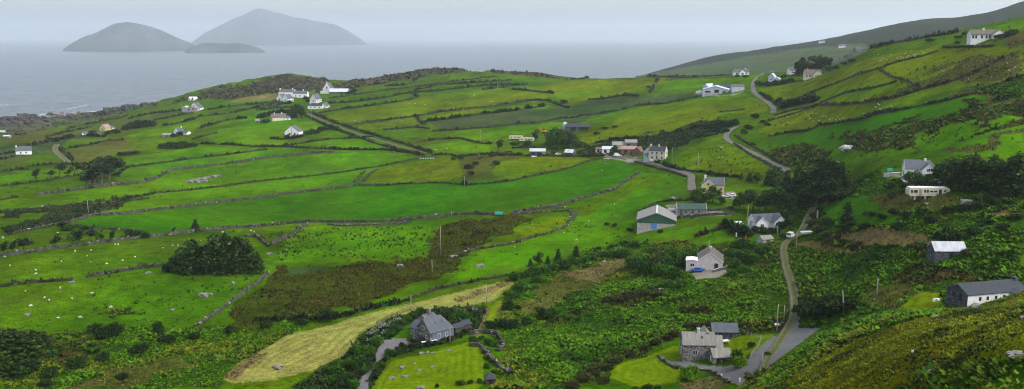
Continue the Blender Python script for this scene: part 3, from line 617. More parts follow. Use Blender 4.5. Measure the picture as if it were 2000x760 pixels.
kind('olive_tree', lambda r: blob_crown(r, 8, 800, (.090, .115, .020), .06), 3, LEAF, lambda r: trunk_mesh(r), 5)
def dome(rng, n, col, flat=.8):
    lob = 8; a = rng.uniform(0, 6.28, lob); q = rng.uniform(.1, .42, lob); rs = rng.uniform(.28, .46, lob)
    cs = np.stack([q * np.cos(a), q * np.sin(a), rng.uniform(.12, .42, lob)], -1); pick = rng.integers(0, lob, n)
    d = rng.normal(size=(n, 3)); d[:, 2] = np.abs(d[:, 2]) - .25; d /= np.linalg.norm(d, axis=1)[:, None]
    P = cs[pick] + d * (rs[pick] * rng.uniform(.6, 1, n))[:, None]; P[:, 2] = np.maximum(P[:, 2] * flat, .02)
    return leaf_quads(P, rng.uniform(.7, 1.3, n) * .105, 2, rng, -10, 75, .42, .2, 0, np.array(col) * rng.uniform(.55, 1.5, lob)[pick][:, None], .4)
kind('dark_bush', lambda r: dome(r, 620, (.026, .068, .008)), 5, LEAF, None, 6)
kind('green_bush', lambda r: dome(r, 650, (.048, .145, .008)), 5, LEAF, None, 7)
kind('bright_bush', lambda r: dome(r, 1300, (.150, .310, .010)), 3, LEAF, None, 8)
kind('brown_bush', lambda r: dome(r, 600, (.080, .085, .022)), 4, LEAF, None, 9)
def wflower(r):
    V, Fq, cl = dome(r, 520, (.040, .095, .018)); q = np.repeat(r.uniform(0, 1, len(Fq)) < .42, 4) & (V[:, 2] > .25); cl[q] = (.68, .70, .72); return V, Fq, cl
kind('flower_bush', wflower, 3, LEAF, None, 10)
NPL = [0]; forms = 2   # conifers come rounded or tiered
def plant(kn, name, label, cat, px, py, hpx, group=None, wide=1.):
    g = gpt(px, py); r = math.hypot(g.x, g.y); h = hpx * r / F * 1.04; NPL[0] += 1
    rng = np.random.default_rng(NPL[0] * 31 + 5); cr, tr = KINDS[kn][int(rng.integers(len(KINDS[kn])))]
    s = h * rng.uniform(.86, 1.14) * np.array([wide * rng.uniform(.85, 1.15), wide * rng.uniform(.85, 1.15), 1.])
    if kn in ('dark_conifer',) and 'forms' in globals() and rng.random() < .6: cr, tr = KINDS['shore_pine'][int(rng.integers(5))]
    if tr is None: s = s * np.array([.8, .8, 1.15])
    if tr is None:
        o = link(name, cr); o.location = g; o.rotation_euler = (0, 0, rng.uniform(0, 6.28)); o.scale = s; tag(o, label, cat, group)
    else:
        o = thing(name, label, cat, g, rng.uniform(-.3, .3) if kn == 'windblown' else rng.uniform(0, 6.28), group); o.scale = s
        link('crown', cr, o); link('trunk', tr, o)
    return o
def grove(kn, name, label, cat, group, L, wide=1.):
    for p in L: plant(kn, name, label, cat, p[0], p[1], p[2], group, p[3] if len(p) > 3 else wide)
T = 'tree'; B_ = 'bush'
grove('dark_conifer', 'conifer_tree', 'dark dense conifer in the big clump on the left beside the sheep pasture', T, 'conifers of the dark clump in the left pastures',
 [(343,532,34),(362,534,50),(382,532,60),(402,534,58),(422,534,72),(444,533,74),(464,533,64),(485,531,62),(503,527,42),(372,522,48),(434,520,58),(475,520,50)], 1.0)
plant('dark_bush', 'bush', 'low dark bush at the left tail of the big conifer clump', B_, 328, 531, 22)
plant('dark_conifer', 'conifer_tree', 'small lone dark tree standing in the dry stone wall above the conifer clump', T, 382, 452, 24)
plant('windblown', 'thorn_tree', 'thin stunted thorn in the stone wall just left of the lone dark tree', T, 339, 456, 14)
grove('windblown', 'thorn_tree', 'windblown dark thorn along the sheep field wall at the far left edge', T, 'thorns on the wall at the left edge', [(6,500,26),(24,497,28),(33,497,26),(46,495,28)])
plant('windblown', 'thorn_tree', 'single windblown thorn standing alone on the sheep field wall', T, 105, 486, 26)
grove('windblown', 'thorn_tree', 'windblown thorn in the row on the sheep field wall under the emerald field', T, 'row of thorns on the sheep field wall', [(140,481,26),(152,480,28),(173,477,28),(193,475,20),(217,473,22)])
grove('dark_bush', 'bush', 'grey green bush in the thicket at the west end of the emerald field wall', B_, 'thicket at the west end of the emerald field', [(120,444,12,1.3),(135,450,12,1.4),(165,449,12,1.3),(255,462,18,1.2),(270,464,18,1.2),(284,465,14,1.2)])
for px, py, h, l in ((68,353,20,'first and lowest tree of the scattered line near the left lane'),(97,352,18,'small bushy tree second in the scattered line near the left lane'),(115,347,27,'tallest tree of the scattered line near the left lane'),
 (132,346,16,'thin tree right of the tallest one in the scattered line'),(145,344,22,'dark tree fifth along the scattered line near the left lane'),(162,339,19,'round tree near the right end of the scattered line'),(178,334,18,'last tree of the scattered line, touching the dense copse')):
    plant('windblown', 'thorn_tree', l, T, px, py, h, 'scattered line of trees near the left lane')
grove('windblown', 'copse_tree', 'dark grey green tree in the dense copse at the end of the scattered line', T, 'dense copse in the left fields', [(168,367,32),(182,365,40),(197,360,42),(212,352,40),(223,343,34),(175,356,32),(190,350,36),(206,343,34)], 1.2)
grove('dark_bush', 'bush', 'dark bush of the thicket beside the white cottage with a long low wing', B_, 'thicket beside the low winged cottage', [(318,290,12,1.5),(334,290,15,1.4),(350,289,16,1.4),(366,288,15,1.4),(380,286,11,1.5),(352,266,10),(340,268,8,1.4)])
grove('dark_bush', 'bush', 'dark bush on the far bank above the olive field', B_, 'bushes above the olive field', [(236,304,9,1.6),(250,303,11,1.6),(265,301,10,1.5)])
grove('dark_bush', 'bush', 'dark bush of the shelter belt behind the tiny yellow gabled house', B_, 'shelter belt behind the yellow gabled house', [(182,262,9,1.4),(210,263,9,1.5),(228,261,10,1.5),(245,256,13,1.3),(258,252,15,1.2),(272,250,17,1.2),(286,249,18,1.1),(297,247,14,1.2)])
grove('dark_conifer', 'conifer_tree', 'dark tree of the small group at the head of the diagonal lane', T, 'trees at the head of the diagonal lane', [(571,231,24),(580,231,28),(589,229,24)])
grove('dark_bush', 'bush', 'dark bush in the garden hedge of the far white cottage cluster', B_, 'bushes round the far white cottages', [(596,195,9,1.4),(604,199,9,1.4),(566,203,8,1.5),(690,182,10,1.3),(680,184,7,1.4)])
grove('dark_bush', 'bush', 'dark bush of the long thicket beside the pale pyramid gabled house', B_, 'thicket beside the pale gabled house', [(600,262,9,1.5),(613,260,11,1.5),(628,256,12,1.5),(643,253,12,1.5),(658,253,9,1.6),(560,268,7,1.5)])
plant('dark_bush', 'bush', 'dark bushes grown together before the cream cottage with two chimneys', B_, 520, 240, 9, None, 1.8)
grove('broadleaf', 'broadleaf_tree', 'dull green tree in the big rounded copse between the long barn and the sheds', T, 'rounded copse by the long barn', [(1073,290,32),(1093,292,38),(1114,290,34),(1084,283,32),(1107,282,30),(1122,285,22)], 1.1)
plant('windblown', 'thorn_tree', 'thin bare topped tree left of the two cream caravans', T, 972, 297, 28, None, 1.2)
plant('dark_conifer', 'conifer_tree', 'dark tree behind the right end of the two cream caravans', T, 1047, 274, 22)
plant('green_bush', 'bush', 'green bush hiding the foot of the left caravan of the two', B_, 1006, 284, 11, None, 1.6)
plant('green_bush', 'bush', 'green bush in front of the right caravan of the two', B_, 1030, 284, 12, None, 1.5)
plant('broadleaf', 'broadleaf_tree', 'green tree among the farm sheds, beside the parked white vehicle', T, 1201, 303, 20)
plant('green_bush', 'bush', 'round green bush before the rusty red farm roof', B_, 1237, 303, 16, None, 1.4)
plant('broadleaf', 'broadleaf_tree', 'light green tree growing against the cream farmhouse with the slate roof', T, 1266, 313, 28)
plant('green_bush', 'bush', 'tall dark green bush on the bank right of the cream farmhouse', B_, 1312, 291, 22, None, 1.1)
grove('dark_bush', 'bush', 'dark bush of the gorse copse above the hairpin of the road', B_, 'gorse copse above the hairpin bend', [(1380,249,11,1.5),(1393,250,15,1.4),(1407,249,18,1.3),(1422,248,20,1.3),(1434,246,16,1.3),(1400,256,12,1.5),(1418,258,10,1.5)])
grove('dark_bush', 'bush', 'dark bush on the bank inside the hairpin of the road', B_, 'bushes on the bank inside the hairpin', [(1454,262,12,1.3),(1460,252,12,1.4),(1475,231,13,1.4),(1490,240,9,1.5),(1500,246,8,1.5),(1470,285,8,1.3)])
plant('dark_bush', 'bush', 'lone dark bush at the roadside bend below the shelter of the hilltop house', B_, 1520, 203, 14)
grove('dark_conifer', 'conifer_tree', 'grey green tree of the stand left of the brown roofed cream house', T, 'stand beside the brown roofed cream house', [(1556,147,26),(1566,146,30),(1577,143,26),(1590,138,24),(1600,137,26),(1611,138,22)], 1.15)
grove('dark_bush', 'bush', 'dark bush of the belt along the upper road by the pale blue gable', B_, 'belt of bushes by the upper road', [(1484,168,12,1.6),(1500,168,13,1.5),(1516,166,13,1.5),(1532,164,12,1.5),(1546,161,11,1.5),(1530,152,8,1.6)])
grove('dark_bush', 'bush', 'dark bush on the slope right of the brown roofed cream house', B_, 'bushes right of the cream house', [(1620,140,12,1.5),(1633,136,10,1.6),(1648,128,8,1.7),(1665,122,8,1.7)])
grove('dark_conifer', 'conifer_tree', 'tall black green conifer in the wood where the track meets the yellow hillside', T, 'conifers of the dark wood in the middle',
 [(1515,373,38),(1535,381,48),(1557,385,58),(1578,388,68),(1600,390,78),(1620,388,74),(1640,385,62),(1652,379,44),(1528,396,42),(1550,403,52),(1572,406,54),(1595,403,54),(1615,399,50),(1636,394,42),(1588,374,58),(1612,372,58),(1500,362,28),(1480,357,18),(1464,353,16),(1448,353,15),(1515,347,20)], 1.05)
grove('broadleaf', 'broadleaf_tree', 'rounded green broadleaf tree below the conifer wood, above the white gabled bungalow', T, 'broadleaf trees above the white gabled bungalow', [(1445,411,38),(1470,414,44),(1495,417,46),(1518,418,46),(1540,416,34),(1462,398,28),(1505,400,34),(1530,432,26),(1553,428,20)], 1.1)
grove('broadleaf', 'broadleaf_tree', 'dark leafy tree screening the front of the yellow dormer house', T, 'trees before the yellow dormer house', [(1357,399,28),(1374,399,36),(1392,396,30),(1366,404,22),(1408,400,20)], 1.1)
grove('dark_conifer', 'conifer_tree', 'black green conifer of the dense shelter belt at the right edge', T, 'shelter belt at the right edge',
 [(1832,357,36),(1846,361,44),(1861,363,48),(1879,366,52),(1896,369,56),(1913,371,56),(1931,376,60),(1949,379,66),(1966,381,68),(1983,379,64),(1999,373,52),(1857,350,38),(1900,355,46),(1940,360,50),(1975,362,54)], 1.1)
grove('broadleaf', 'broadleaf_tree', 'leafy tree in front of the dormered house above the long caravan', T, 'trees in front of the dormered house', [(1774,363,26),(1789,366,28),(1804,367,26),(1820,369,26)])
grove('dark_bush', 'bush', 'dark bush between the long cream caravan and the dormered house', B_, 'bushes behind the long caravan', [(1764,370,13,1.4),(1780,373,10,1.5),(1845,372,10,1.4),(1740,368,8,1.4)])
plant('spruce', 'conifer_tree', 'feathery dark spruce standing alone in the small emerald paddock', T, 1653, 450, 50, None, 1.25)
plant('dark_bush', 'bush', 'rounded dark bush left of the lone spruce in the emerald paddock', B_, 1617, 446, 24, None, 1.1)
plant('dark_bush', 'bush', 'small dark bush right of the lone spruce in the emerald paddock', B_, 1686, 449, 19, None, 1.2)
grove('spruce', 'conifer_tree', 'young pointed spruce at the edge of the thicket below the lime sheep field', T, 'young spruces below the lime sheep field', [(1090,510,28),(1125,503,30)], 1.3)
grove('dark_conifer', 'conifer_tree', 'dark rounded conifer left of the young pointed spruces', T, 'rounded conifers by the young spruces', [(1036,520,18),(1053,517,24),(1070,515,20)], 1.1)
G1 = 'green thicket down the middle slope'
grove('green_bush', 'bush', 'green bush in the long thicket between the lime sheep field and the olive clearing', B_, G1, [(1008,548,22),(1025,543,22),(1043,538,22),(1060,533,22),(1080,530,22),(1100,524,22),(1120,517,20),(1140,513,17),(1160,508,14),(1180,500,14),(1205,500,18),(1222,502,20),(1012,568,24),(1000,583,22),(1145,522,12),(1050,552,16)], 1.35)
grove('dark_bush', 'bush', 'dark bush of the clump at the left edge of the bracken, above the mown lawn', B_, 'dark clump at the left edge of the bracken', [(992,606,24),(1012,606,14),(1076,622,30),(1058,620,26),(1004,640,24),(980,643,24),(958,642,20),(1028,634,18)], 1.3)
grove('green_bush', 'bush', 'green bush in the leafy hollow left of the pinkish grey bungalow', B_, 'leafy hollow left of the pinkish bungalow', [(1245,522,30),(1262,532,32),(1277,517,34),(1291,537,34),(1307,527,34),(1322,543,30),(1300,560,22),(1327,560,22),(1338,522,28),(1330,505,24),(1308,502,24),(1284,502,22),(1355,505,24),(1372,497,20)], 1.2)
grove('green_bush', 'bush', 'green bush in the tangle between the pinkish grey bungalow and the long track', B_, 'tangle right of the pinkish bungalow', [(1432,522,28),(1444,507,28),(1458,502,26),(1472,512,22),(1432,542,20),(1452,532,20),(1483,497,24),(1467,487,20),(1440,484,18),(1502,492,18),(1420,500,20)], 1.25)
grove('olive_tree', 'broadleaf_tree', 'yellowish olive tree among the greener bushes left of the pinkish bungalow', T, 'olive toned trees left of the bungalow', [(1282,528,34),(1296,520,28)], 1.2)
grove('dark_bush', 'bush', 'dark bush around the garden of the white gabled bungalow by the track', B_, 'bushes round the white gabled bungalow', [(1476,452,16,1.4),(1492,454,14,1.5),(1510,456,14,1.4),(1524,448,18),(1530,465,14),(1540,440,16),(1500,466,12),(1452,478,16),(1465,462,12)], 1.3)
grove('dark_bush', 'bush', 'black green bush of the clump in the lower left meadow', B_, 'bush clump in the lower left meadow', [(205,663,40),(226,656,34),(190,655,28)], .95)
plant('dark_bush', 'bush', 'small dark bush alone right of the lower left bush clump', B_, 310, 650, 24)
grove('dark_conifer', 'conifer_tree', 'black green tree of the tall thicket in the bottom left corner', T, 'thicket in the bottom left corner', [(8,705,56),(26,712,64),(48,708,62),(68,698,52),(88,682,38),(0,735,50)], 1.2)
grove('dark_bush', 'bush', 'dark bush in the brambles filling the lower left foreground', B_, 'brambles of the lower left foreground', [(30,735,26),(60,725,26),(100,735,22),(150,720,24),(200,705,22),(270,690,22),(330,670,20),(380,660,18),(450,650,18),(520,640,18),(590,632,16),(90,755,20),(240,740,18)], 1.5)
plant('dark_bush', 'bush', 'large dark bush in the hedge along the top of the hay meadow', B_, 640, 629, 28, None, 1.2)
plant('dark_bush', 'bush', 'smaller dark bush behind the large one in the hay meadow hedge', B_, 655, 622, 18)
grove('green_bush', 'bush', 'leafy garden bush left of the curved drive of the slate roofed stone house', B_, 'garden bushes left of the curved drive', [(645,748,24),(660,735,26),(680,745,28),(690,722,28),(705,708,26),(720,692,24),(700,690,24),(735,672,22),(675,715,20),(712,728,18),(650,722,26),(690,757,22)], 1.2)
grove('green_bush', 'bush', 'leafy shrub in the bank behind the slate roofed stone house', B_, 'shrubs behind the slate roofed house', [(760,655,16),(772,644,16),(782,634,16),(795,626,18),(808,618,18),(822,612,16),(870,618,16),(885,624,18),(900,618,18),(915,622,18),(925,630,16),(908,640,16),(890,610,12),(930,612,12)], 1.35)
grove('flower_bush', 'flowering_bush', 'white flowering bush in the terraced bed left of the slate roofed stone house', B_, 'white flowering bushes of the terraced bed', [(723,656,12),(730,649,12),(742,642,14),(752,654,14),(758,640,12),(766,632,12),(776,628,12),(738,662,10),(748,634,9),(722,668,10)], 1.3)
plant('flower_bush', 'flowering_bush', 'white flowering bush at the top right of the slate roofed garden', B_, 926, 608, 10, None, 1.3)
plant('green_bush', 'bush', 'round bush on the island in the grey parking court', B_, 760, 694, 20)
plant('green_bush', 'bush', 'bush at the gate where the curved drive meets the parking court', B_, 739, 716, 16, None, 1.3)
plant('dark_bush', 'bush', 'dark slim shrub at the right edge of the parking court', B_, 784, 680, 16, None, .7)
grove('dark_bush', 'bush', 'low dark bush of the hedge between the parking court and the mown lawn', B_, 'low hedge along the mown lawn', [(776,684,9),(792,680,9),(806,677,8),(820,674,8),(835,672,8),(850,670,8),(866,666,9),(880,662,9),(893,656,9),(905,648,9),(765,694,8),(752,703,8),(738,724,8),(728,738,8)], 1.5)
grove('green_bush', 'bush', 'bush inside the ruined stone enclosure right of the mown lawn', B_, 'bushes in the stone enclosure', [(925,668,14),(940,664,14),(956,672,16),(950,690,14),(968,676,14),(948,700,10),(950,720,14),(965,730,10)], 1.3)
grove('green_bush', 'bush', 'rough green bush at the bottom edge of the mown lawn', B_, 'bushes at the bottom edge of the lawn', [(900,752,14),(918,750,14),(935,748,12)], 1.1)
plant('brown_bush', 'bush', 'upright brown shrub at the foot of the mown lawn', B_, 853, 757, 14, None, .7)
plant('bright_bush', 'bush', 'bright green rounded bush in front of the old stone farmhouse', B_, 1347, 743, 42, None, .78)
plant('bright_bush', 'bush', 'bright green bush beside the low wing of the old stone farmhouse', B_, 1444, 717, 27, None, 1.05)
plant('green_bush', 'bush', 'darker green bush behind the bright one at the low wing', B_, 1440, 702, 28, None, .85)
plant('dark_bush', 'bush', 'small dark bush on the dull lawn by the wire fence', B_, 1468, 678, 14, None, 1.2)
plant('green_bush', 'bush', 'small bush on the grass between the two arms of the lower drive', B_, 1500, 694, 12, None, 1.2)
grove('olive_tree', 'broadleaf_tree', 'scrubby olive bush at the bottom of the lower drive', T, 'scrub at the bottom of the lower drive', [(1462,748,18),(1478,740,18),(1490,732,16)], 1.4)
grove('dark_bush', 'bush', 'dark bush in the bottom edge bracken left of the old stone farmhouse', B_, 'bushes along the bottom edge', [(1265,762,18),(1240,764,14),(1285,762,12)], 1.3)
grove('brown_bush', 'bush', 'brown bramble bush on the bank above the left lawn of the old stone farmhouse', B_, 'brown brambles above the stone farmhouse lawn', [(1120,758,20),(1140,745,22),(1160,732,22),(1180,722,20),(1205,708,20),(1230,695,20),(1255,684,18),(1280,674,18),(1300,664,18),(1318,656,16),(1180,748,18)], 1.4)
grove('brown_bush', 'bush', 'brown bramble bush behind the stone farmhouse and its outbuilding', B_, 'brown brambles behind the stone farmhouse', [(1345,642,16),(1365,640,14),(1385,636,14),(1430,634,14),(1450,640,14),(1465,648,12),(1520,634,10)], 1.4)
grove('brown_bush', 'bush', 'brown bush of the dying bracken band across the middle slope', B_, 'brown band across the middle slope', [(1190,590,18),(1210,588,20),(1230,584,20),(1250,580,18),(1272,578,18),(1290,580,14),(1335,608,12),(1352,606,12),(1372,605,12),(1075,630,10),(1095,622,10),(1120,612,10)], 1.5)
grove('dark_bush', 'bush', 'dark bush of the large thicket right of the long green track', B_, 'large thicket right of the long track', [(1572,618,38),(1594,622,44),(1619,619,44),(1645,613,38),(1609,606,38),(1581,602,34),(1635,600,32),(1662,606,24)], 1.25)
grove('dark_bush', 'bush', 'large dark bush above the tin roofed stone shed', B_, 'dark bushes above the tin roofed shed', [(1842,470,26),(1858,472,30)], 1.2)
grove('brown_bush', 'bush', 'brown bush beside the tin roofed stone shed', B_, 'brown bushes beside the tin roofed shed', [(1795,488,14),(1780,484,12),(1890,500,16),(1805,500,10)], 1.5)
grove('dark_bush', 'bush', 'dark bush scattered in the bracken between the caravan and the tin roofed shed', B_, 'bushes below the caravan', [(1700,425,14),(1720,430,16),(1745,420,16),(1770,425,18),(1800,420,16),(1850,415,14),(1880,412,18),(1910,405,18),(1940,400,18),(1970,400,16),(1820,435,16),(1760,445,14),(1930,440,16),(1960,450,16),(1985,430,14),(1900,460,16)], 1.5)
grove('brown_bush', 'bush', 'brown bush along the track bank left of the dry grass strip', B_, 'brown bank by the dry grass strip', [(1588,440,16),(1600,452,18),(1615,464,16),(1632,470,16),(1650,476,14),(1672,482,12),(1592,425,12)], 1.5)
plant('brown_bush', 'bush', 'reddish bush left of the long cream caravan', B_, 1742, 386, 12, None, 1.8)
plant('dark_bush', 'bush', 'dark scrub bush at the corner of the yellow meadow by the field wall', B_, 908, 363, 16, None, .9)
grove('dark_bush', 'bush', 'dark bush in the brown scrub right of the yellow meadow', B_, 'bushes in the scrub right of the meadow', [(915,330,12,1.6),(930,322,10,1.6),(970,322,12,1.5),(920,342,10,1.5),(900,310,8,1.6),(885,312,8,1.5)])
grove('brown_bush', 'bush', 'red brown bush behind the tin sheds in the hamlet', B_, 'red brown bushes behind the tin sheds', [(960,306,7,1.8),(980,304,7,1.8),(1000,303,7,1.8),(1015,303,7,1.8),(1082,300,8,1.6),(1135,300,9,1.6),(1150,298,8,1.6),(1130,288,8,1.6),(1160,302,7,1.6)])
grove('dark_bush', 'bush', 'dark bush on the rough ground below the ruined stones in the upper fields', B_, 'bushes on the upper rough ground', [(1085,203,7,1.8),(1100,202,8,1.6),(1165,262,7,2),(1180,252,6,2),(1200,249,6,2),(1440,150,6,2),(1455,152,7,1.8),(1267,171,5,2)])
grove('dark_bush', 'bush', 'dark garden bush by the white bungalow high on the right hillside', B_, 'garden bushes by the high white bungalow', [(1882,70,10,1),(1870,76,8,1.6),(1955,76,12,1.4),(1968,72,12,1.4),(1980,66,10,1.5),(1815,82,8,2),(1870,86,7,1.6)])
grove('dark_bush', 'bush', 'dark bush below the barn with the green gable', B_, 'bushes below the green gabled barn', [(1290,455,8,1.6),(1230,452,8,1.6),(1200,442,8,1.6),(1185,440,7,1.6),(1220,478,10,1.5),(1240,482,12,1.5),(1195,484,10,1.5),(1170,488,10,1.5)])
# ------------------------------------------------------------------ field walls and hedge banks: an earth-and-stone core, loose stones and growth along it
WSTONE = noise_mat('field stone', (.45, .45, .45), (1.2, 1.2, 1.15), 1.1, attr='tint'); EARTH = noise_mat('bank earth', (.6, .6, .6), (1.3, 1.3, 1.2), .5, attr='tint')
BOX = np.array([(-1,-1,0),(1,-1,0),(1,1,0),(-1,1,0),(-1,-1,1),(1,-1,1),(1,1,1),(-1,1,1)], float)
BF = np.array([(4,5,6,7),(0,1,5,4),(1,2,6,5),(2,3,7,6),(3,0,4,7)])
STY = {  # core h, width, stones per m, stone size, growth per m, growth size, core colour, growth palette
 'stone': (.95, .80, 1.3, .38, 1.1, .65, (.058, .056, .046), [(.020, .040, .012), (.050, .060, .022)]),
 'mixed': (.85, 1.0, .75, .38, 1.3, .85, (.036, .038, .022), [(.014, .032, .010), (.035, .055, .016), (.060, .050, .024)]),
 'bank': (.70, 1.1, .30, .32, 1.6, .85, (.022, .028, .011), [(.012, .028, .008), (.024, .045, .012), (.045, .045, .020)]),
 'hedge': (.7, 1.5, .05, .3, 3.0, 1.55, (.022, .030, .012), [(.010, .026, .008), (.020, .046, .011), (.014, .034, .010)]),
 'brown': (.7, 1.4, .10, .3, 2.6, 1.2, (.035, .030, .014), [(.070, .052, .026), (.030, .036, .014), (.090, .058, .030)]),
 'trim': (.6, 1.3, 0, .3, 6.0, 1.3, (.022, .032, .012), [(.018, .050, .010), (.026, .066, .012)]),
}
NW = [0]
def wall(sty, name, label, cat, P, k=1.0, group=None):
    NW[0] += 1; rng = np.random.default_rng(900 + NW[0]); ch, cw, sd_, ss, gd, gs, cc, gp = STY[sty]
    a = path3(P, 2.5, 1)
    if len(a) < 2: return
    r = float(np.hypot(*a.mean(0))); lod = max(1., r / 520); k = k * (1 + .85 * min(max((r - 480) / 350, 0), 1)); a = resample(a, 1.3 * lod); n = len(a)
    t = np.gradient(a, axis=0); t /= np.hypot(*t.T)[:, None] + 1e-9; nr = np.c_[-t[:, 1], t[:, 0]]
    o = np.r_[a.mean(0), 0.]; o[2] = hz(o[0], o[1])
    hh = ch * k * (.65 + .7 * rng.random(n)); ww = cw * (.8 + .4 * rng.random(n)); a = a + nr * rng.uniform(-.25, .25, n)[:, None]
    z = height(a[:, 0], a[:, 1]); prof = [(-.5, -.35), (-.34, 1.), (.34, 1.), (.5, -.35)]; cv = []
    for u, v in prof:
        xy = a + nr * (u * ww)[:, None]; cv.append(np.c_[xy, z + np.where(v > 0, hh * v, v)])
    V = np.stack(cv, 1).reshape(-1, 3); ix = np.arange(n * 4).reshape(n, 4)
    Fq = np.stack([ix[:-1, :-1], ix[1:, :-1], ix[1:, 1:], ix[:-1, 1:]], -1).reshape(-1, 4)
    cl = np.repeat((np.array(cc) * (.7 + .6 * rng.random((n, 1))))[:, None], 4, 1).reshape(-1, 3)
    Vs, Fs, Cs, Ms = [V], [Fq], [cl], [np.full(len(Fq), 1 if sty in ('bank', 'hedge', 'brown', 'trim') else 0)]
    Ltot = n * 1.3 * lod; base = len(V)
    def pts_on(m):
        q = rng.uniform(0, n - 1.001, m); i = q.astype(int); f = (q - i)[:, None]
        return a[i] * (1 - f) + a[i + 1] * f, nr[i], hh[i], z[i] * (1 - f[:, 0]) + z[i + 1] * f[:, 0], t[i], ww[i]
    m = int(Ltot * sd_ / lod ** .5)
    if m:
        p, nn, h2, z2, tt, w2 = pts_on(m); off = rng.uniform(-.45, .45, m) * w2; s3 = ss * rng.uniform(.5, 1.35, (m, 3)) * lod ** .5 * np.array([1.25, .8, 1.1])
        yaw = rng.uniform(-.5, .5, m); ex = tt * np.cos(yaw)[:, None] + nn * np.sin(yaw)[:, None]; ey = np.c_[-ex[:, 1], ex[:, 0]]
        b = BOX[None] * np.ones((m, 1, 1)) + rng.uniform(-.28, .28, (m, 8, 3)); c = p + nn * off[:, None]
        xy = c[:, None] + ex[:, None] * (b[..., 0] * s3[:, 0:1])[..., None] + ey[:, None] * (b[..., 1] * s3[:, 1:2])[..., None]
        zz_ = (z2 + h2 * rng.uniform(.1, .95, m))[:, None] + b[..., 2] * s3[:, 2:3]
        Vs.append(np.concatenate([xy, zz_[..., None]], -1).reshape(-1, 3)); Fs.append((BF[None] + 8 * np.arange(m)[:, None, None]).reshape(-1, 4) + base); base += m * 8
        g = np.array([.098, .094, .084]) * rng.uniform(.4, 1.5, (m, 1)) * (1 + 1.6 * (rng.random((m, 1)) < .06)); Cs.append(np.repeat(g, 8, 0)); Ms.append(np.zeros(m * 5, int))
    m = int(Ltot * gd / lod)
    p, nn, h2, z2, tt, w2 = pts_on(m); dens = fbm(p[:, 0] / 7, p[:, 1] / 7, 3, NW[0]) if sty != 'trim' else np.full(m, .55); kk = dens > .36; p, nn, h2, z2, w2, dens = p[kk], nn[kk], h2[kk], z2[kk], w2[kk], dens[kk]; m = len(p)
    if m:
        c = p + nn * (rng.uniform(-.55, .55, m) * w2)[:, None]; gp = np.array(gp); s1 = gs * k * rng.uniform(.5, 1.2, m) * (.55 + .9 * dens) * lod ** .5
        if sty == 'trim': s1 = gs * k * rng.uniform(.85, 1.1, m)
        v, f, q = leaf_quads(np.c_[c, z2 + h2 * rng.uniform(.0, .7, m)], s1, 5, rng, 5, 80, .36, .4, 0, gp[rng.integers(0, len(gp), m)])
        Vs.append(v); Fs.append(f + base); Cs.append(q); Ms.append(np.full(len(f), 2))
    V = np.concatenate(Vs) - o
    ob = link(name, np_mesh(name, V, np.concatenate(Fs), np.concatenate(Cs), [WSTONE, EARTH, FROND], np.concatenate(Ms))); ob.location = o
    return tag(ob, label, cat, group)
W_ = lambda sty, lab, P, k=1., nm=None: wall(sty, nm or ('stone_wall' if sty in ('stone', 'mixed') else 'hedge_bank' if sty in ('bank', 'brown') else 'hedge'), lab, 'wall' if sty in ('stone', 'mixed') else 'hedge', P, k)
# left: the broad strips
W_('stone', 'long dry stone wall along the lower edge of the emerald field', [(290,465),(345,458),(400,451),(450,446),(500,444),(562,437),(612,434),(675,435),(750,433),(825,428),(875,421),(925,418),(967,420)], 1.3)
W_('stone', 'broken second line of stones just below the long emerald field wall', [(640,439),(675,442),(725,440),(775,438),(800,434)], .7)
W_('stone', 'tumbled stone wall bending up right from the teal trailer to the hamlet', [(1000,417),(1062,407),(1080,405),(1100,400),(1137,388),(1175,378),(1200,372),(1207,366),(1225,353),(1250,338)], 1.3)
W_('stone', 'double stone wall between the emerald field and the lime strip above it', [(135,436),(175,423),(250,418),(325,408),(392,401),(450,394),(500,388),(550,380),(600,375),(675,366),(690,363),(750,363)], 1.25)
W_('bank', 'dark bank along the lower edge of the yellow meadow and scrub', [(750,363),(800,359),(862,357),(910,362),(962,358),(1000,353)])
W_('bank', 'bank running up to the farm between emerald field and yellow green strip', [(1000,354),(1025,347),(1087,335),(1120,326),(1150,315),(1175,310)])
W_('mixed', 'rubble wall at the left end of the double stone wall', [(22,458),(50,452),(80,446),(115,437),(135,436)])
W_('mixed', 'overgrown stony line above the row of thorns', [(140,443),(175,447),(212,448),(250,450),(285,455)])
W_('bank', 'dark bank along the top of the left scrub and second lime strip', [(0,417),(25,412),(100,405),(150,400),(212,393),(250,388),(287,382),(307,377),(375,372),(445,363),(500,355),(600,345),(675,336),(750,324),(800,313),(830,308)])
W_('bank', 'short dark bank inside the scrub left of the emerald field', [(190,415),(215,405),(250,393),(290,388)])
W_('stone', 'stony wall with pale boulders bending across the third lime strip', [(67,382),(112,377),(162,370),(225,362),(250,361),(295,353),(312,346),(332,333),(390,327),(437,322),(475,317),(500,311),(537,307),(600,301),(650,298)], 1.2)
W_('bank', 'dark bank between the two uppermost lime strips on the left', [(225,345),(250,327),(330,317),(375,310),(440,303),(500,295),(522,293)])
W_('bank', 'dark bank along the scattered line of trees near the left lane', [(0,365),(30,361),(75,356),(110,350),(160,342)])
W_('bank', 'stub of dark bank at the left edge below the scattered trees', [(0,391),(32,386),(36,385)])
W_('stone', 'sheep field wall under the row of windblown thorns', [(0,501),(50,495),(100,487),(140,482),(175,478),(212,473),(250,468),(285,464)], 1.2)
W_('bank', 'dark bank across the lower left sheep pasture, left of the gap', [(0,561),(40,555),(90,551),(142,548)], 1.3)
W_('mixed', 'overgrown stony bank right of the gap, running to the conifer clump', [(170,543),(220,533),(260,527),(300,521),(330,520)], 1.2)
W_('stone', 'narrow stone wall running diagonally down beside the brown rushes', [(385,636),(425,611),(460,583),(500,556),(524,534)], .9)
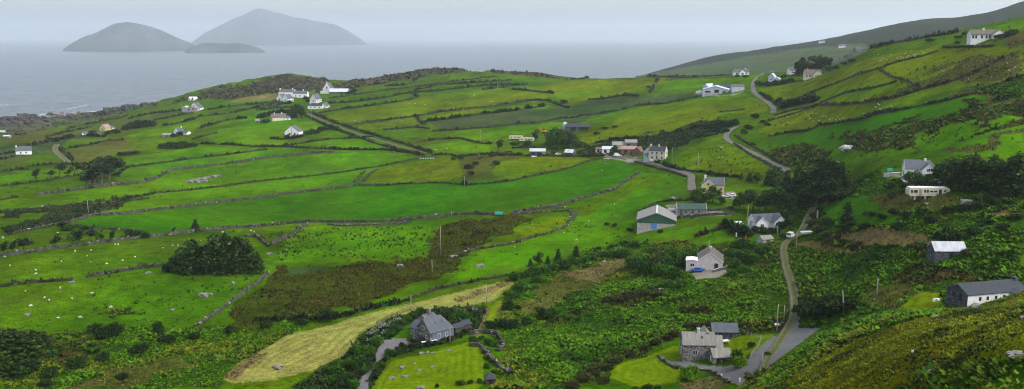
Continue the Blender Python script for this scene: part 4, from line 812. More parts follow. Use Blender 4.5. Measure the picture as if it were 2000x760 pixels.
W_('stone', 'heap of pale wall stones at the corner under the emerald field', [(530,478),(552,469),(575,460),(585,447),(600,440)], 1.6)
W_('mixed', 'broken stony line beside the conifer clump', [(480,463),(500,462),(512,470),(525,482)], 1.2)
W_('hedge', 'dark hedge along the upper edge of the pale hay meadow', [(500,626),(575,626),(625,623),(665,621),(725,603),(780,592)], .9)
W_('bank', 'low dark bank continuing the hay meadow hedge towards the sheep field', [(780,592),(800,586),(850,566),(915,553),(950,546),(1003,538)])
W_('mixed', 'broken row of boulders across the lime sheep field', [(885,500),(930,488),(1007,475),(1042,463),(1067,458),(1095,448),(1110,440)], .9)
W_('bank', 'bushy bank above the farm track at the top of the lime sheep field', [(1250,413),(1280,396),(1310,393),(1345,392)])
W_('mixed', 'stony bank below the teal trailer at the edge of the brown rushes', [(1000,420),(1060,414),(1110,412),(1118,420),(1108,436)], .7)
W_('mixed', 'left one of the paired short walls of the green lane beside the yellow meadow', [(694,357),(704,343),(713,335)], .8)
W_('mixed', 'right one of the paired short walls of the green lane beside the yellow meadow', [(711,354),(722,340),(738,331)], .8)
# far left terraces
W_('bank', 'dark bank above the olive field beside the left lane', [(125,292),(150,288),(180,283),(205,276),(240,274)])
W_('bank', 'thin bank on the terrace right of the small white cottage', [(75,281),(105,272)])
W_('bank', 'lower bank on the terrace behind the small white cottage', [(52,287),(80,281),(102,277)])
W_('hedge', 'dark hedge above the left lane towards the yellow gabled house', [(105,277),(145,267),(175,266),(205,268)], .7)
W_('bank', 'short bank at the left edge beside the small white cottage', [(0,303),(18,300),(30,298)])
W_('bank', 'short bank at the left edge below the small white cottage', [(0,313),(18,308),(30,306)])
W_('mixed', 'stony roadside wall at the left edge below the small white cottage', [(0,337),(25,333),(55,331)], 1.2)
W_('bank', 'dark bank beside the bottom of the left lane', [(57,326),(90,323),(125,321),(160,322),(200,318),(235,322)])
W_('bank', 'bank down the right side of the left lane', [(116,288),(124,297),(136,308),(142,314)])
W_('bank', 'thin bank low on the slope behind the shore rocks', [(130,252),(170,244),(210,235),(250,226)], .8)
W_('bank', 'thin bank along the shoreward terrace', [(90,268),(130,259),(180,248)], .8)
W_('bank', 'upper terrace bank left of the ruined white house', [(250,233),(290,223),(340,218),(372,214)])
W_('bank', 'middle terrace bank left of the ruined white house', [(300,236),(350,226),(378,222)])
W_('bank', 'dark bank below the ruined white house reaching the far cottages', [(320,247),(370,237),(390,228),(450,222),(500,211),(560,203)])
W_('bank', 'thin bank right of the ruined white house under the rocky knoll', [(405,215),(440,210),(470,207),(500,204),(545,199)])
W_('bank', 'curving bank above the lime field with the pale gabled house', [(385,253),(405,247),(425,241),(450,234),(480,232)])
W_('bank', 'bank along the left end of the lime field with the pale gabled house', [(375,273),(400,266),(425,260)])
W_('hedge', 'bushy bank along the foot of the lime field with the pale gabled house', [(390,281),(425,282),(465,284),(500,287),(562,287),(625,291),(700,293),(750,293),(800,298)], .6)
W_('bank', 'bank branching up from the lime field foot towards the lane', [(557,285),(612,277),(645,272),(705,270),(730,267)])
W_('bank', 'short terrace bank below the far cottages, upper of two', [(500,208),(530,205),(562,203)])
W_('bank', 'short terrace bank below the far cottages, lower of two', [(500,216),(530,213),(565,210)])
W_('hedge', 'dark hedge behind the cream cottage with two chimneys', [(505,231),(520,227),(545,222),(565,220)], .9)
W_('bank', 'bank along the upper side of the diagonal lane', [(605,219),(645,236),(690,252),(740,267),(795,283),(842,299)])
W_('bank', 'bank along the lower side of the diagonal lane', [(596,227),(640,247),(690,266),(738,282),(785,295),(826,304)])
W_('hedge', 'long dark hedge before the pale pyramid gabled house', [(527,271),(550,273),(575,271),(600,264),(625,260)], .7)
# the middle terraces
W_('bank', 'bank along the top of the long yellow green field', [(620,222),(675,213),(725,207),(750,203),(790,198),(817,190)])
W_('bank', 'second bank up the terraces above the long yellow green field', [(640,203),(700,199),(750,192),(782,185),(807,181),(855,178),(900,173),(945,168),(1000,166)])
W_('mixed', 'pale grassy wall line sweeping along the ridge terraces', [(642,193),(700,185),(750,177),(837,167),(900,158),(975,149)], .8)
W_('bank', 'thin bank under the left end of the ridge', [(750,169),(795,166),(812,156),(825,148)])
W_('bank', 'third bank up the terraces below the pale wall line', [(810,177),(860,166),(925,162),(1000,157)])
W_('bank', 'short cross bank between two terrace banks', [(802,181),(817,190)])
W_('mixed', 'stony wall at the right end of the terraces', [(942,176),(975,172),(1000,168),(1030,166)])
W_('mixed', 'wall along the foot of the long yellow green field', [(675,246),(712,240),(750,236),(812,228),(850,221),(912,213),(940,211),(967,207),(1000,203),(1047,196),(1072,198)])
W_('bank', 'short dark cross bank below the long yellow green field', [(812,228),(820,238),(830,244)])
W_('hedge', 'thick dark hedge above the dull green field', [(832,238),(875,233),(900,229),(945,223),(1000,217),(1037,212),(1062,208)], .85)
W_('mixed', 'overgrown wall beside the stony patch at the lane', [(750,255),(777,252),(812,249),(840,252)])
W_('mixed', 'wall along the foot of the dull green field', [(845,257),(875,255),(947,250),(1000,244),(1050,240),(1100,231),(1130,230)])
W_('bank', 'bank between the two emerald strips right of the lane', [(807,280),(855,272),(900,271),(935,280),(960,282)])
W_('bank', 'bank along the lane end above the yellow meadow', [(842,303),(880,302),(890,307),(955,301),(1000,297)])
W_('bank', 'bank descending from the ridge field to the rough ground', [(1000,175),(1032,178),(1060,181),(1082,183)])
W_('bank', 'bank dropping to the left of the ruined stones', [(1072,198),(1090,205),(1110,212)])
W_('mixed', 'ruined line of pale stones on the rough ground below the mast', [(1150,196),(1180,194),(1220,187),(1247,189)], 1.2)
W_('bank', 'dark bank along the top of the large yellow green field', [(1125,228),(1180,221),(1215,215),(1250,206),(1300,203),(1350,192),(1370,188)])
W_('bank', 'thin bank along the skyline by the mast', [(1107,157),(1150,153),(1190,151),(1250,150),(1340,152),(1375,150),(1425,147)], .7)
W_('mixed', 'short straight wall climbing to the skyline right of the mast', [(1286,153),(1278,168),(1269,182)], .8)
W_('hedge', 'dark hedge along the foot of the large yellow green field', [(1160,281),(1200,273),(1250,270),(1280,265),(1332,257),(1357,251),(1375,248)], .8)
W_('hedge', 'dark hedge along the top of the yellow hillside by the hairpin', [(1320,281),(1350,271),(1390,265),(1425,256)], .7)
W_('hedge', 'dark roadside hedge between the cream farmhouse and the yellow dormer house', [(1282,317),(1325,331),(1375,337),(1412,345),(1442,346)], .9)
W_('bank', 'bank along the upper edge of the road into the hamlet', [(1240,316),(1270,325),(1310,336),(1340,345)], .7)
W_('stone', 'stony bank between the yellow hillside and the winding road', [(1432,280),(1462,300),(1497,319),(1525,333)], 1.)
W_('bank', 'bank along the uphill side of the winding road', [(1436,265),(1460,280),(1500,303),(1540,325)])
W_('hedge', 'dark hedge on the right side of the upper road', [(1484,182),(1502,193),(1517,205)], .6)
W_('bank', 'bank in the middle of the large yellow green field by the rusty bush', [(1405,220),(1430,217),(1455,214)], .7)
W_('brown', 'brown brambly bank across the hamlet below the tin sheds', [(955,302),(1000,302),(1034,305),(1070,305),(1100,306),(1130,306),(1180,305)], .9)
W_('bank', 'bank under the two cream caravans', [(1000,290),(1040,288),(1060,292)])
# right hillside
W_('bank', 'topmost long bank climbing the right hillside', [(1532,200),(1572,187),(1605,173),(1640,161),(1670,148),(1715,135),(1750,122),(1800,111),(1832,100)])
W_('bank', 'second bank climbing the right hillside, with a bushy middle', [(1600,202),(1625,192),(1650,182),(1687,175),(1712,171),(1750,161)])
W_('brown', 'third long bank climbing the right hillside to the brown heath', [(1500,237),(1550,223),(1597,206),(1640,205),(1685,201),(1712,196),(1750,191),(1800,175),(1855,161),(1900,145),(1925,133),(1962,112)])
W_('hedge', 'long dark hedge between the yellow pasture and emerald band on the right', [(1500,268),(1537,259),(1575,257),(1600,246),(1655,238),(1690,233),(1712,223),(1750,217),(1795,208),(1850,197),(1900,183),(1937,171),(1970,158),(2000,148)], .7)
W_('mixed', 'stony streak above the long dark hedge on the right', [(1690,228),(1712,219),(1740,214)], 1.)
W_('bank', 'scrubby cross bank linking two of the right hillside banks', [(1717,136),(1735,146),(1750,153),(1775,159),(1797,171)])
W_('trim', 'clipped dark hedge below the high white bungalow', [(1842,93),(1887,93),(1940,91)], .6)
W_('bank', 'hedge on the brow of the right hillside', [(1640,116),(1690,98),(1750,84),(1800,76),(1870,64)])
W_('trim', 'row of clipped dark hedge beside the upper road', [(1527,212),(1560,204),(1592,198)], 2.2)
W_('bank', 'bank running beside the clipped hedge row', [(1512,226),(1550,216),(1595,207)])
W_('trim', 'clipped green hedge of the white gabled bungalow garden', [(1418,441),(1437,451),(1457,461)], 1.9)
W_('brown', 'brown hedge between the barn field and the small square lawn', [(1362,463),(1387,453),(1415,446)], 1.2)
W_('stone', 'low stone wall along the drive of the old stone farmhouse', [(1284,697),(1298,706),(1322,722)], .7)
W_('stone', 'low pale stones edging the drive below the old stone farmhouse', [(1365,722),(1390,726),(1412,738),(1425,748)], .45)
W_('stone', 'curved stone wall of the ruined enclosure, lawn side', [(917,676),(940,678),(955,699),(976,721),(1000,733)], 1.)
W_('stone', 'curved stone wall of the ruined enclosure, bracken side', [(917,654),(940,650),(969,654),(985,676),(974,686)], 1.1)
W_('stone', 'pale farmyard wall along the front of the long green roofed shed', [(1317,427),(1375,422),(1437,418)], 1.)
W_('stone', 'second farmyard wall behind the front one', [(1377,413),(1405,411),(1432,408)], 1.1)
W_('stone', 'retaining wall of stones at the old spoil heap right of the wood', [(1648,374),(1660,372),(1665,362)], 1.2)
# ------------------------------------------------------------------ building kit (local x = ridge direction, -y = the front)
def pm(name, c, var=.12, scale=2., rough=.85, bump=.15, spec=.2): return noise_mat(name, tuple(v * (1 - var) for v in c), tuple(v * (1 + var) for v in c), scale, rough, bump, spec=spec)
def stone_mat(name, dark, light, scale=1.6):
    m, nt, b = nodes(name); N = nt.nodes; tc = N.new('ShaderNodeTexCoord')
    mp = N.new('ShaderNodeMapping'); mp.inputs['Scale'].default_value = (1, 1, 1.5); lnk(nt, tc.outputs['Object'], mp.inputs[0])
    v = N.new('ShaderNodeTexVoronoi'); v.inputs['Scale'].default_value = scale; lnk(nt, mp.outputs[0], v.inputs['Vector'])
    bw = N.new('ShaderNodeRGBToBW'); lnk(nt, v.outputs['Color'], bw.inputs[0])
    cr = N.new('ShaderNodeValToRGB'); cr.color_ramp.elements[0].color = (*dark, 1); cr.color_ramp.elements[1].color = (*light, 1); cr.color_ramp.elements[0].position = .15; cr.color_ramp.elements[1].position = .85
    lnk(nt, bw.outputs[0], cr.inputs[0]); lnk(nt, cr.outputs[0], b.inputs['Base Color'])
    bp = N.new('ShaderNodeBump'); bp.inputs['Strength'].default_value = .5; bp.inputs['Distance'].default_value = .06; lnk(nt, v.outputs['Distance'], bp.inputs['Height']); lnk(nt, bp.outputs[0], b.inputs['Normal'])
    return m
def sheet_mat(name, c, streak, freq=7., rough=.5, metal=0.):
    """corrugated or coursed sheeting: ribs run down the slope, rust or lichen streaks"""
    m, nt, b = nodes(name); N = nt.nodes; tc = N.new('ShaderNodeTexCoord')
    wv = N.new('ShaderNodeTexWave'); wv.inputs['Scale'].default_value = freq; wv.bands_direction = 'X'; lnk(nt, tc.outputs['Object'], wv.inputs[0])
    mp = N.new('ShaderNodeMapping'); mp.inputs['Scale'].default_value = (1.2, .25, .25); lnk(nt, tc.outputs['Object'], mp.inputs[0])
    nz = N.new('ShaderNodeTexNoise'); nz.inputs['Scale'].default_value = 1.4; nz.inputs['Detail'].default_value = 5; lnk(nt, mp.outputs[0], nz.inputs[0])
    cr = N.new('ShaderNodeValToRGB'); cr.color_ramp.elements[0].color = (*c, 1); cr.color_ramp.elements[1].color = (*streak, 1); cr.color_ramp.elements[0].position = .42; cr.color_ramp.elements[1].position = .72
    lnk(nt, nz.outputs['Fac'], cr.inputs[0]); lnk(nt, cr.outputs[0], b.inputs['Base Color']); b.inputs['Roughness'].default_value = rough + .15; b.inputs['Metallic'].default_value = metal; b.inputs['Specular IOR Level'].default_value = .2
    bp = N.new('ShaderNodeBump'); bp.inputs['Strength'].default_value = .35; bp.inputs['Distance'].default_value = .05; lnk(nt, wv.outputs['Fac'], bp.inputs['Height']); lnk(nt, bp.outputs[0], b.inputs['Normal'])
    return m
MT = {
 'white': pm('white render', (.56, .56, .55), .10, .9), 'cream': pm('cream render', (.42, .40, .29), .10, .9), 'yellow': pm('yellow render', (.40, .345, .15), .10, .9),
 'pink': pm('pinkish grey render', (.42, .38, .37), .10, .9), 'bluegrey': pm('blue grey render', (.085, .11, .145), .1, .9), 'grey': pm('grey block', (.26, .25, .24), .25, 1.2),
 'stone': stone_mat('rubble stone', (.045, .042, .042), (.21, .20, .19), 2.2), 'darkstone': stone_mat('dark rubble stone', (.022, .024, .028), (.085, .088, .095), 2.0),
 'slate': sheet_mat('blue grey slate', (.058, .068, .085), (.085, .094, .105), 3.), 'oldslate': sheet_mat('weathered slate', (.135, .130, .118), (.215, .205, .180), 3.),
 'darkslate': sheet_mat('dark slate', (.026, .031, .040), (.036, .041, .050), 3.), 'brownroof': sheet_mat('brown tiles', (.085, .068, .058), (.12, .10, .085), 3.),
 'tin': sheet_mat('galvanised sheet', (.40, .44, .48), (.36, .37, .38), 8, .45), 'rusttin': sheet_mat('galvanised sheet with rust', (.36, .40, .45), (.30, .25, .23), 8, .5),
 'fibre': sheet_mat('fibre cement sheet', (.19, .187, .168), (.135, .138, .118), 7.), 'greenroof': sheet_mat('dark green sheet', (.025, .055, .045), (.045, .075, .06), 8.),
 'redroof': sheet_mat('rusty red sheet', (.13, .065, .050), (.10, .06, .045), 8.), 'pinkroof': sheet_mat('faded red sheet', (.24, .165, .15), (.18, .12, .105), 8.), 'greenclad': sheet_mat('green cladding', (.022, .060, .036), (.035, .075, .045), 9.),
 'bluegreyclad': sheet_mat('pale blue cladding', (.36, .42, .47), (.28, .33, .37), 8.), 'darkclad': sheet_mat('dark cladding', (.055, .06, .065), (.08, .085, .09), 8.),
 'glass': pm('window glass', (.018, .022, .028), .1, 1, .12, 0, .5), 'frame': pm('white joinery', (.48, .48, .47), .03), 'wood': pm('dark wood', (.05, .04, .032), .2, 6), 'greypost': pm('weathered timber', (.22, .20, .17), .2, 5),
 'reddoor': pm('red paint', (.28, .045, .030), .08), 'bluedoor': pm('blue paint', (.055, .16, .42), .06), 'dark': pm('unlit opening', (.012, .012, .012), .1), 'plastic': pm('white plastic', (.5, .5, .5), .03, 2, .4),  # the dark entry is near black, painting the shade inside openings
 'rock': stone_mat('boulder', (.12, .115, .108), (.34, .33, .315), .8), 'palerock': stone_mat('pale boulder', (.30, .29, .28), (.46, .45, .44), .5), 'wool': pm('fleece', (.40, .385, .34), .12, 6), 'blackwool': pm('dark fleece', (.03, .028, .026), .2, 6), 'skin': pm('dark sheep face', (.04, .036, .032), .1),
 'rubber': pm('tyre rubber', (.015, .015, .015), .1), 'bluecar': pm('blue car paint', (.03, .12, .38), .03, 1, .25, 0, .5), 'whitecar': pm('white car paint', (.5, .5, .5), .02, 1, .25, 0, .5), 'darkcar': pm('dark car paint', (.02, .025, .035), .03, 1, .25, 0, .5), 'greycar': pm('silver car paint', (.40, .42, .44), .02, 1, .3, 0, .5),
 'teal': pm('teal sheet', (.03, .26, .22), .1), 'orange': pm('orange paint', (.55, .16, .04), .08), 'red': pm('bright red', (.50, .02, .02), .05), 'bluesheet': pm('blue grey tarpaulin', (.24, .30, .42), .1), 'chim': pm('chimney render', (.38, .38, .37), .12, 2),
}
def MB(): return [[], []]
def quad_box(mb, c, h, rz=0.):
    """box centre c, half size h"""
    b0 = len(mb[0]); cs, sn = math.cos(rz), math.sin(rz)
    for sx, sy, sz in ((-1,-1,-1),(1,-1,-1),(1,1,-1),(-1,1,-1),(-1,-1,1),(1,-1,1),(1,1,1),(-1,1,1)):
        x, y = sx * h[0], sy * h[1]; mb[0].append((c[0] + x * cs - y * sn, c[1] + x * sn + y * cs, c[2] + sz * h[2]))
    mb[1] += [tuple(b0 + i for i in f) for f in ((3,2,1,0),(4,5,6,7),(0,1,5,4),(1,2,6,5),(2,3,7,6),(3,0,4,7))]
def prism(mb, poly, y0, y1, axis='y'):
    """polygon in (x,z) pushed from y0 to y1 (or (y,z) pushed along x)"""
    b0 = len(mb[0]); n = len(poly)
    for q in (y0, y1):
        for a, z in poly: mb[0].append((a, q, z) if axis == 'y' else (q, a, z))
    f = [tuple(b0 + i for i in range(n)), tuple(b0 + n + i for i in reversed(range(n)))] + [(b0 + (i + 1) % n, b0 + i, b0 + n + i, b0 + n + (i + 1) % n) for i in range(n)]
    mb[1] += f if axis == 'y' else [t[::-1] for t in f]
def lathe(mb, c, prof, k=10):
    b0 = len(mb[0])
    for r, z in prof:
        for t in range(k): mb[0].append((c[0] + r * math.cos(t / k * 6.2832), c[1] + r * math.sin(t / k * 6.2832), c[2] + z))
    for i in range(len(prof) - 1):
        for t in range(k): mb[1].append((b0 + i * k + t, b0 + i * k + (t + 1) % k, b0 + (i + 1) * k + (t + 1) % k, b0 + (i + 1) * k + t))
    mb[1] += [tuple(b0 + t for t in reversed(range(k))), tuple(b0 + (len(prof) - 1) * k + t for t in range(k))]
def part(name, mb, mat, parent=None, smooth=False):
    me = bpy.data.meshes.new(name); me.from_pydata(mb[0], [], mb[1]); me.materials.append(MT[mat] if isinstance(mat, str) else mat)
    if smooth: me.polygons.foreach_set('use_smooth', np.ones(len(me.polygons), bool))
    me.update(); return link(name, me, parent)
def ring(b, x0, y0, z, rot): c, s = math.cos(rot), math.sin(rot); return [(x0 + x * c - y * s, y0 + x * s + y * c, zz) for x, y, zz in b]
class Block:
    """one gabled (or hipped) volume with wall and roof parts"""
    def __init__(s, par, L, W, h, rise, wm, rm, cx=0, cy=0, rot=0, hip=(0, 0), ov=.25, gm=None, trim=None, lean=False, base=-2.5, open_front=False, verge=.15):
        s.par, s.L, s.W, s.h, s.rise, s.cx, s.cy, s.rot = par, L, W, h, rise, cx, cy, rot; s.lean = lean
        a, w = L / 2, W / 2; mb = MB()
        xl, xr = -a + hip[0], a - hip[1]
        vs = [(-a,-w,base),(a,-w,base),(a,w,base),(-a,w,base),(-a,-w,h),(a,-w,h),(a,w,h),(-a,w,h)]
        fs = [(0,1,5,4),(1,2,6,5),(2,3,7,6),(3,0,4,7)]
        if open_front: fs = fs[1:]
        if lean: vs += [(-a, w, h + rise), (a, w, h + rise)]; fs += [(4,8,7),(5,6,9),(7,6,9,8)]
        else:
            if not hip[0]: vs.append((-a, 0, h + rise)); fs.append((4, len(vs) - 1, 7)[::-1])
            if not hip[1]: vs.append((a, 0, h + rise)); fs.append((5, 6, len(vs) - 1))
        if gm and not lean:
            gv = [(-a - .02, -w, h - 1.), (-a - .02, w, h - 1.), (-a - .02, w, h), (-a - .02, 0, h + rise), (-a - .02, -w, h)]
        mb[0] = ring(vs, cx, cy, 0, rot); mb[1] = fs
        s.wall = part('wall', mb, wm, par)
        # roof slabs
        mb = MB(); t = .16; sl = rise / w if not lean else rise / W; v = [];
        def slab(P):
            b0 = len(mb[0]); n = len(P); mb[0].extend(ring(P, cx, cy, 0, rot)); mb[0].extend(ring([(x, y, z + t) for x, y, z in P], cx, cy, 0, rot))
            mb[1].append(tuple(b0 + i for i in reversed(range(n)))); mb[1].append(tuple(b0 + n + i for i in range(n)))
            mb[1] += [(b0 + i, b0 + (i + 1) % n, b0 + n + (i + 1) % n, b0 + n + i) for i in range(n)]
        o = ov; g0 = 0 if hip[0] else verge; g1 = 0 if hip[1] else verge; e = h - o * sl + .02; T = h + rise + .02
        if lean: slab([(-a - verge, -w - o, e), (a + verge, -w - o, e), (a + verge, w + .1, T), (-a - verge, w + .1, T)])
        else:
            x0 = -a - o if hip[0] else -a - g0; x1 = a + o if hip[1] else a + g1; r0 = xl if hip[0] else x0; r1 = xr if hip[1] else x1
            slab([(x0, -w - o, e), (x1, -w - o, e), (r1, 0, T), (r0, 0, T)]); slab([(x1, w + o, e), (x0, w + o, e), (r0, 0, T), (r1, 0, T)])
            if hip[0]: slab([(x0, w + o, e), (x0, -w - o, e), (r0, 0, T)])
            if hip[1]: slab([(x1, -w - o, e), (x1, w + o, e), (r1, 0, T)])
        s.roof = part('roof', mb, rm, par)
        if trim:   # barge boards and eaves boards
            mb = MB()
            for sx, hp in ((-1, hip[0]), (1, hip[1])):
                if hp: continue
                x = sx * (a + verge); u = w + o + .05; P = [(u, e - .12), (u, e + .2), (0, T + .2), (-u, e + .2), (-u, e - .12), (0, T - .14)]; mb = MB()
                if 1:
                    m2 = MB(); prism(m2, P, min(x, x + sx * .06), max(x, x + sx * .06), 'x'); b0 = len(mb[0]); mb[0] += ring(m2[0], cx, cy, 0, rot); mb[1] += [tuple(b0 + i for i in f) for f in m2[1]]
                part('barge_board', mb, trim, s.roof)
        if gm:
            for x, hp in ((-a - .05, hip[0]), (a + .05, hip[1])):
                if hp: continue
                mb = MB(); m2 = MB(); prism(m2, [(-w - .03, h - 1.2), (w + .03, h - 1.2), (w + .03, h), (0, h + rise), (-w - .03, h)], x - .04, x + .04, 'x'); b0 = len(mb[0]); mb[0] += ring(m2[0], cx, cy, 0, rot); mb[1] += [tuple(b0 + i for i in f) for f in m2[1]]
                part('gable_cladding', mb, gm, par)
    def at(s, x, y, z): return ring([(x, y, z)], s.cx, s.cy, 0, s.rot)[0]
    def opening(s, side, pos, z, w, h, name='window', mat='glass', frame='frame', sill=False):
        """an opening on a wall: side F B (long) or L R (ends); pos along it from its middle"""
        a, b = s.L / 2, s.W / 2; n = {'F': (0, -1), 'B': (0, 1), 'L': (-1, 0), 'R': (1, 0)}[side]
        c = {'F': (pos, -b - .02), 'B': (-pos, b + .02), 'L': (-a - .02, -pos), 'R': (a + .02, pos)}[side]
        d = (.03, w / 2) if n[0] else (w / 2, .03)
        mb = MB(); quad_box(mb, (*s.at(*c, z + h / 2)[:2], z + h / 2), (d[0], d[1], h / 2), s.rot); o = part(name, mb, mat, s.par)
        if frame:
            mb = MB(); f = .09
            for dx, dz, hw, hh in ((0, h / 2 + f / 2, w / 2 + f, f / 2), (0, -h / 2 - f / 2, w / 2 + f, f / 2), (-w / 2 - f / 2, 0, f / 2, h / 2), (w / 2 + f / 2, 0, f / 2, h / 2)) + (((0, 0, .035, h / 2),) if name == 'window' and w > .9 else ()):
                cc = (c[0] + (dx if not n[0] else 0) + n[0] * .03, c[1] + (dx if n[0] else 0) + n[1] * .03); hd = (hw, .05) if not n[0] else (.05, hw)
                quad_box(mb, (*s.at(*cc, 0)[:2], z + h / 2 + dz), (*hd, hh), s.rot)
            part('frame', mb, frame, o)
        return o
    def chimney(s, x, top=1.0, w=.85, d=.6, mat='chim', pots=1):
        mb = MB(); z1 = s.h + s.rise + top; c = s.at(x, 0, 0); quad_box(mb, (c[0], c[1], (z1 + s.h + s.rise - .6) / 2), (d / 2, w / 2, (z1 - s.h - s.rise + .6) / 2), s.rot); quad_box(mb, (c[0], c[1], z1 + .06), (d / 2 + .07, w / 2 + .07, .06), s.rot)
        o = part('chimney', mb, mat, s.roof)
        if pots:
            mb = MB(); lathe(mb, (c[0], c[1], z1 + .12), [(.13, 0), (.10, .35), (.12, .4)], 8); part('chimney_pot', mb, 'pinkroof', o)
    def skylight(s, x, up, w=.8, h=1.0, side=-1, mat='glass'):
        """a roof light on the front (side -1) or back slope; up = 0 eave .. 1 ridge"""
        b = s.W / 2; sl = math.atan2(s.rise, b); y = side * b * (1 - up); z = s.h + s.rise * up + .02 + .19; u = (0, -side * math.cos(sl), math.sin(sl)); P = []
        for sx, sv in ((-1, -1), (1, -1), (1, 1), (-1, 1)):
            for t in (0, .05): P.append((x + sx * w / 2, y + u[1] * sv * h / 2, z + u[2] * sv * h / 2 + t))
        mb = MB(); mb[0] = ring(P, s.cx, s.cy, 0, s.rot); mb[1] = [(1, 3, 5, 7), (6, 4, 2, 0), (0, 2, 3, 1), (2, 4, 5, 3), (4, 6, 7, 5), (6, 0, 1, 7)]
        if side > 0: mb[1] = [f[::-1] for f in mb[1]]
        part('roof_light', mb, mat, s.roof)
    def dormer(s, x, w=1.6, h=1.5, rise=.8, wm='white', rm='slate', side=-1):
        b = s.W / 2; y0 = side * (b * .72); z0 = s.h; mb = MB()
        prism(mb, [(x - w / 2, z0 - .1), (x + w / 2, z0 - .1), (x + w / 2, z0 + h), (x, z0 + h + rise), (x - w / 2, z0 + h)], min(y0, 0), max(y0, 0)); mb[0] = ring(mb[0], s.cx, s.cy, 0, s.rot); o = part('dormer', mb, wm, s.par)
        mb = MB()
        for sx in (-1, 1):
            prism(mb, [(x + sx * (w / 2 + .15), z0 + h - .08), (x + sx * (w / 2 + .15), z0 + h + .06), (x, z0 + h + rise + .14), (x, z0 + h + rise + .01)][::sx], min(y0 + side * .12, -side * .3), max(y0 + side * .12, -side * .3))
        mb[0] = ring(mb[0], s.cx, s.cy, 0, s.rot); part('dormer_roof', mb, rm, o)
        mb = MB(); c = s.at(x, y0 + side * .03, 0); quad_box(mb, (c[0], c[1], z0 + h * .55), (w * .3, .03, h * .4), s.rot); part('dormer_window', mb, 'glass', o)
def site(name, label, cat, px, py, yaw, group=None, dz=0., back=0., r=None):
    g = gpt(px, py)
    if r: th = float(ray(px, py)[0]); g = Vector((r * math.sin(th), r * math.cos(th), 0))
    g = g; az = math.atan2(g.x, g.y); g = g + Vector((math.sin(az) * back, math.cos(az) * back, 0)); g.z = hz(g.x, g.y) + dz
    return thing(name, label, cat, g, math.radians(yaw), group)
def mpp(px, py): g = gpt(px, py); return math.hypot(g.x, g.y) / F
def old_stone_farmhouse():
    o = site('stone_farmhouse', 'old rubble stone farmhouse with weathered slate roof and low wing by the lower drive', 'house', 1361, 703, -2, back=2.6)
    a = Block(o, 8.2, 5.6, 3.9, 2.5, 'stone', 'oldslate', ov=.2); a.chimney(.1, 1.0, .8, .7, 'chim'); a.opening('F', -1.0, 1.3, 1.0, 1.2); a.opening('L', .4, 2.6, .8, 1.1); a.opening('L', -.4, .4, .9, 1.9, 'door', 'frame', None)
    a.skylight(.9, .55, .6, .8)
    b = Block(o, 5.4, 4.0, 4.2, 2.3, 'stone', 'oldslate', cx=2.4, cy=2.2, rot=math.pi / 2)
    d = Block(o, 4.8, 4.4, 2.2, 1.5, 'stone', 'oldslate', cx=4.9, cy=-4.6, rot=math.radians(8)); d.opening('L', .3, .5, .9, 1.5, 'window', 'frame', None); d.opening('F', -1.0, .0, 1.1, 1.8, 'door', 'dark', None); d.opening('F', .6, .4, 1.2, 1.2, 'window', 'glass', None)
    e = Block(o, 3.0, 5.8, 2.6, 3.0, 'stone', 'oldslate', cx=4.6, cy=-.2, ov=.2)
    p = site('stone_outbuilding', 'low stone outbuilding with blue grey slate roof behind the old stone farmhouse', 'outbuilding', 1413, 664, -3, back=1.8)
    a = Block(p, 6.8, 4.2, 2.2, 1.7, 'darkstone', 'slate'); a.opening('F', -1.2, .1, .9, 1.8, 'door', 'dark', None); a.opening('F', 1.5, .8, .6, .7, 'window', 'dark', None)
def slate_house():
    o = site('slate_roofed_house', 'grey stone house with blue slate roofs and two chimneys in the terraced garden', 'house', 850, 666, 42, back=3.4)
    a = Block(o, 8.2, 6.4, 2.9, 3.3, 'stone', 'slate', hip=(0, 2.2), trim='slate'); a.chimney(-3.9, .9, 1.1, .8, 'stone', 1)
    mb = MB(); quad_box(mb, (.4, -3.24, .2), (3.72, .04, 2.7)); f = part('front_facing', mb, 'bluegrey', o)
    a.opening('F', -2.4, .3, .9, 1.9, 'door', 'frame', None); a.opening('F', -1.0, .9, .9, 1.3); a.opening('F', 1.6, .9, .8, 1.1)
    a.opening('L', 1.4, 1.0, .6, .9); a.opening('L', -1.4, .7, .7, 1.1); a.opening('L', .3, 3.3, .6, .8); a.skylight(-.9, .55, .7, .9); a.skylight(1.3, .55, .7, .9)
    b = Block(o, 7.0, 5.6, 2.9, 2.8, 'stone', 'slate', cx=1.0, cy=4.6, hip=(1.6, 1.6)); b.chimney(.3, 1.3, 1.1, .9, 'stone', 2)
    c = Block(o, 3.2, 4.2, 2.8, 1.7, 'stone', 'slate', cx=-2.6, cy=3.8, rot=math.pi / 2, ov=.15)
    for px, py, l in ((893, 649, 'small dark roofed garden shed touching the slate roofed house, left of the pair'), (908, 643, 'small dark roofed garden shed beyond its twin, right of the slate roofed house')):
        p = site('garden_shed', l, 'shed', px, py, 40, 'pair of garden sheds'); a = Block(p, 2.9, 2.3, 1.7, .9, 'wood', 'darkslate', ov=.15); a.opening('L', 0, .1, .8, 1.5, 'door', 'dark', None)
    p = site('garden_pavilion', 'small black garden hut with a pointed hipped roof at the foot of the mown lawn', 'shed', 957, 748, 10); a = Block(p, 2.3, 2.3, 1.5, 1.0, 'wood', 'darkslate', hip=(1.1, 1.1), ov=.25); a.opening('F', 0, .1, .8, 1.3, 'door', 'dark', None)
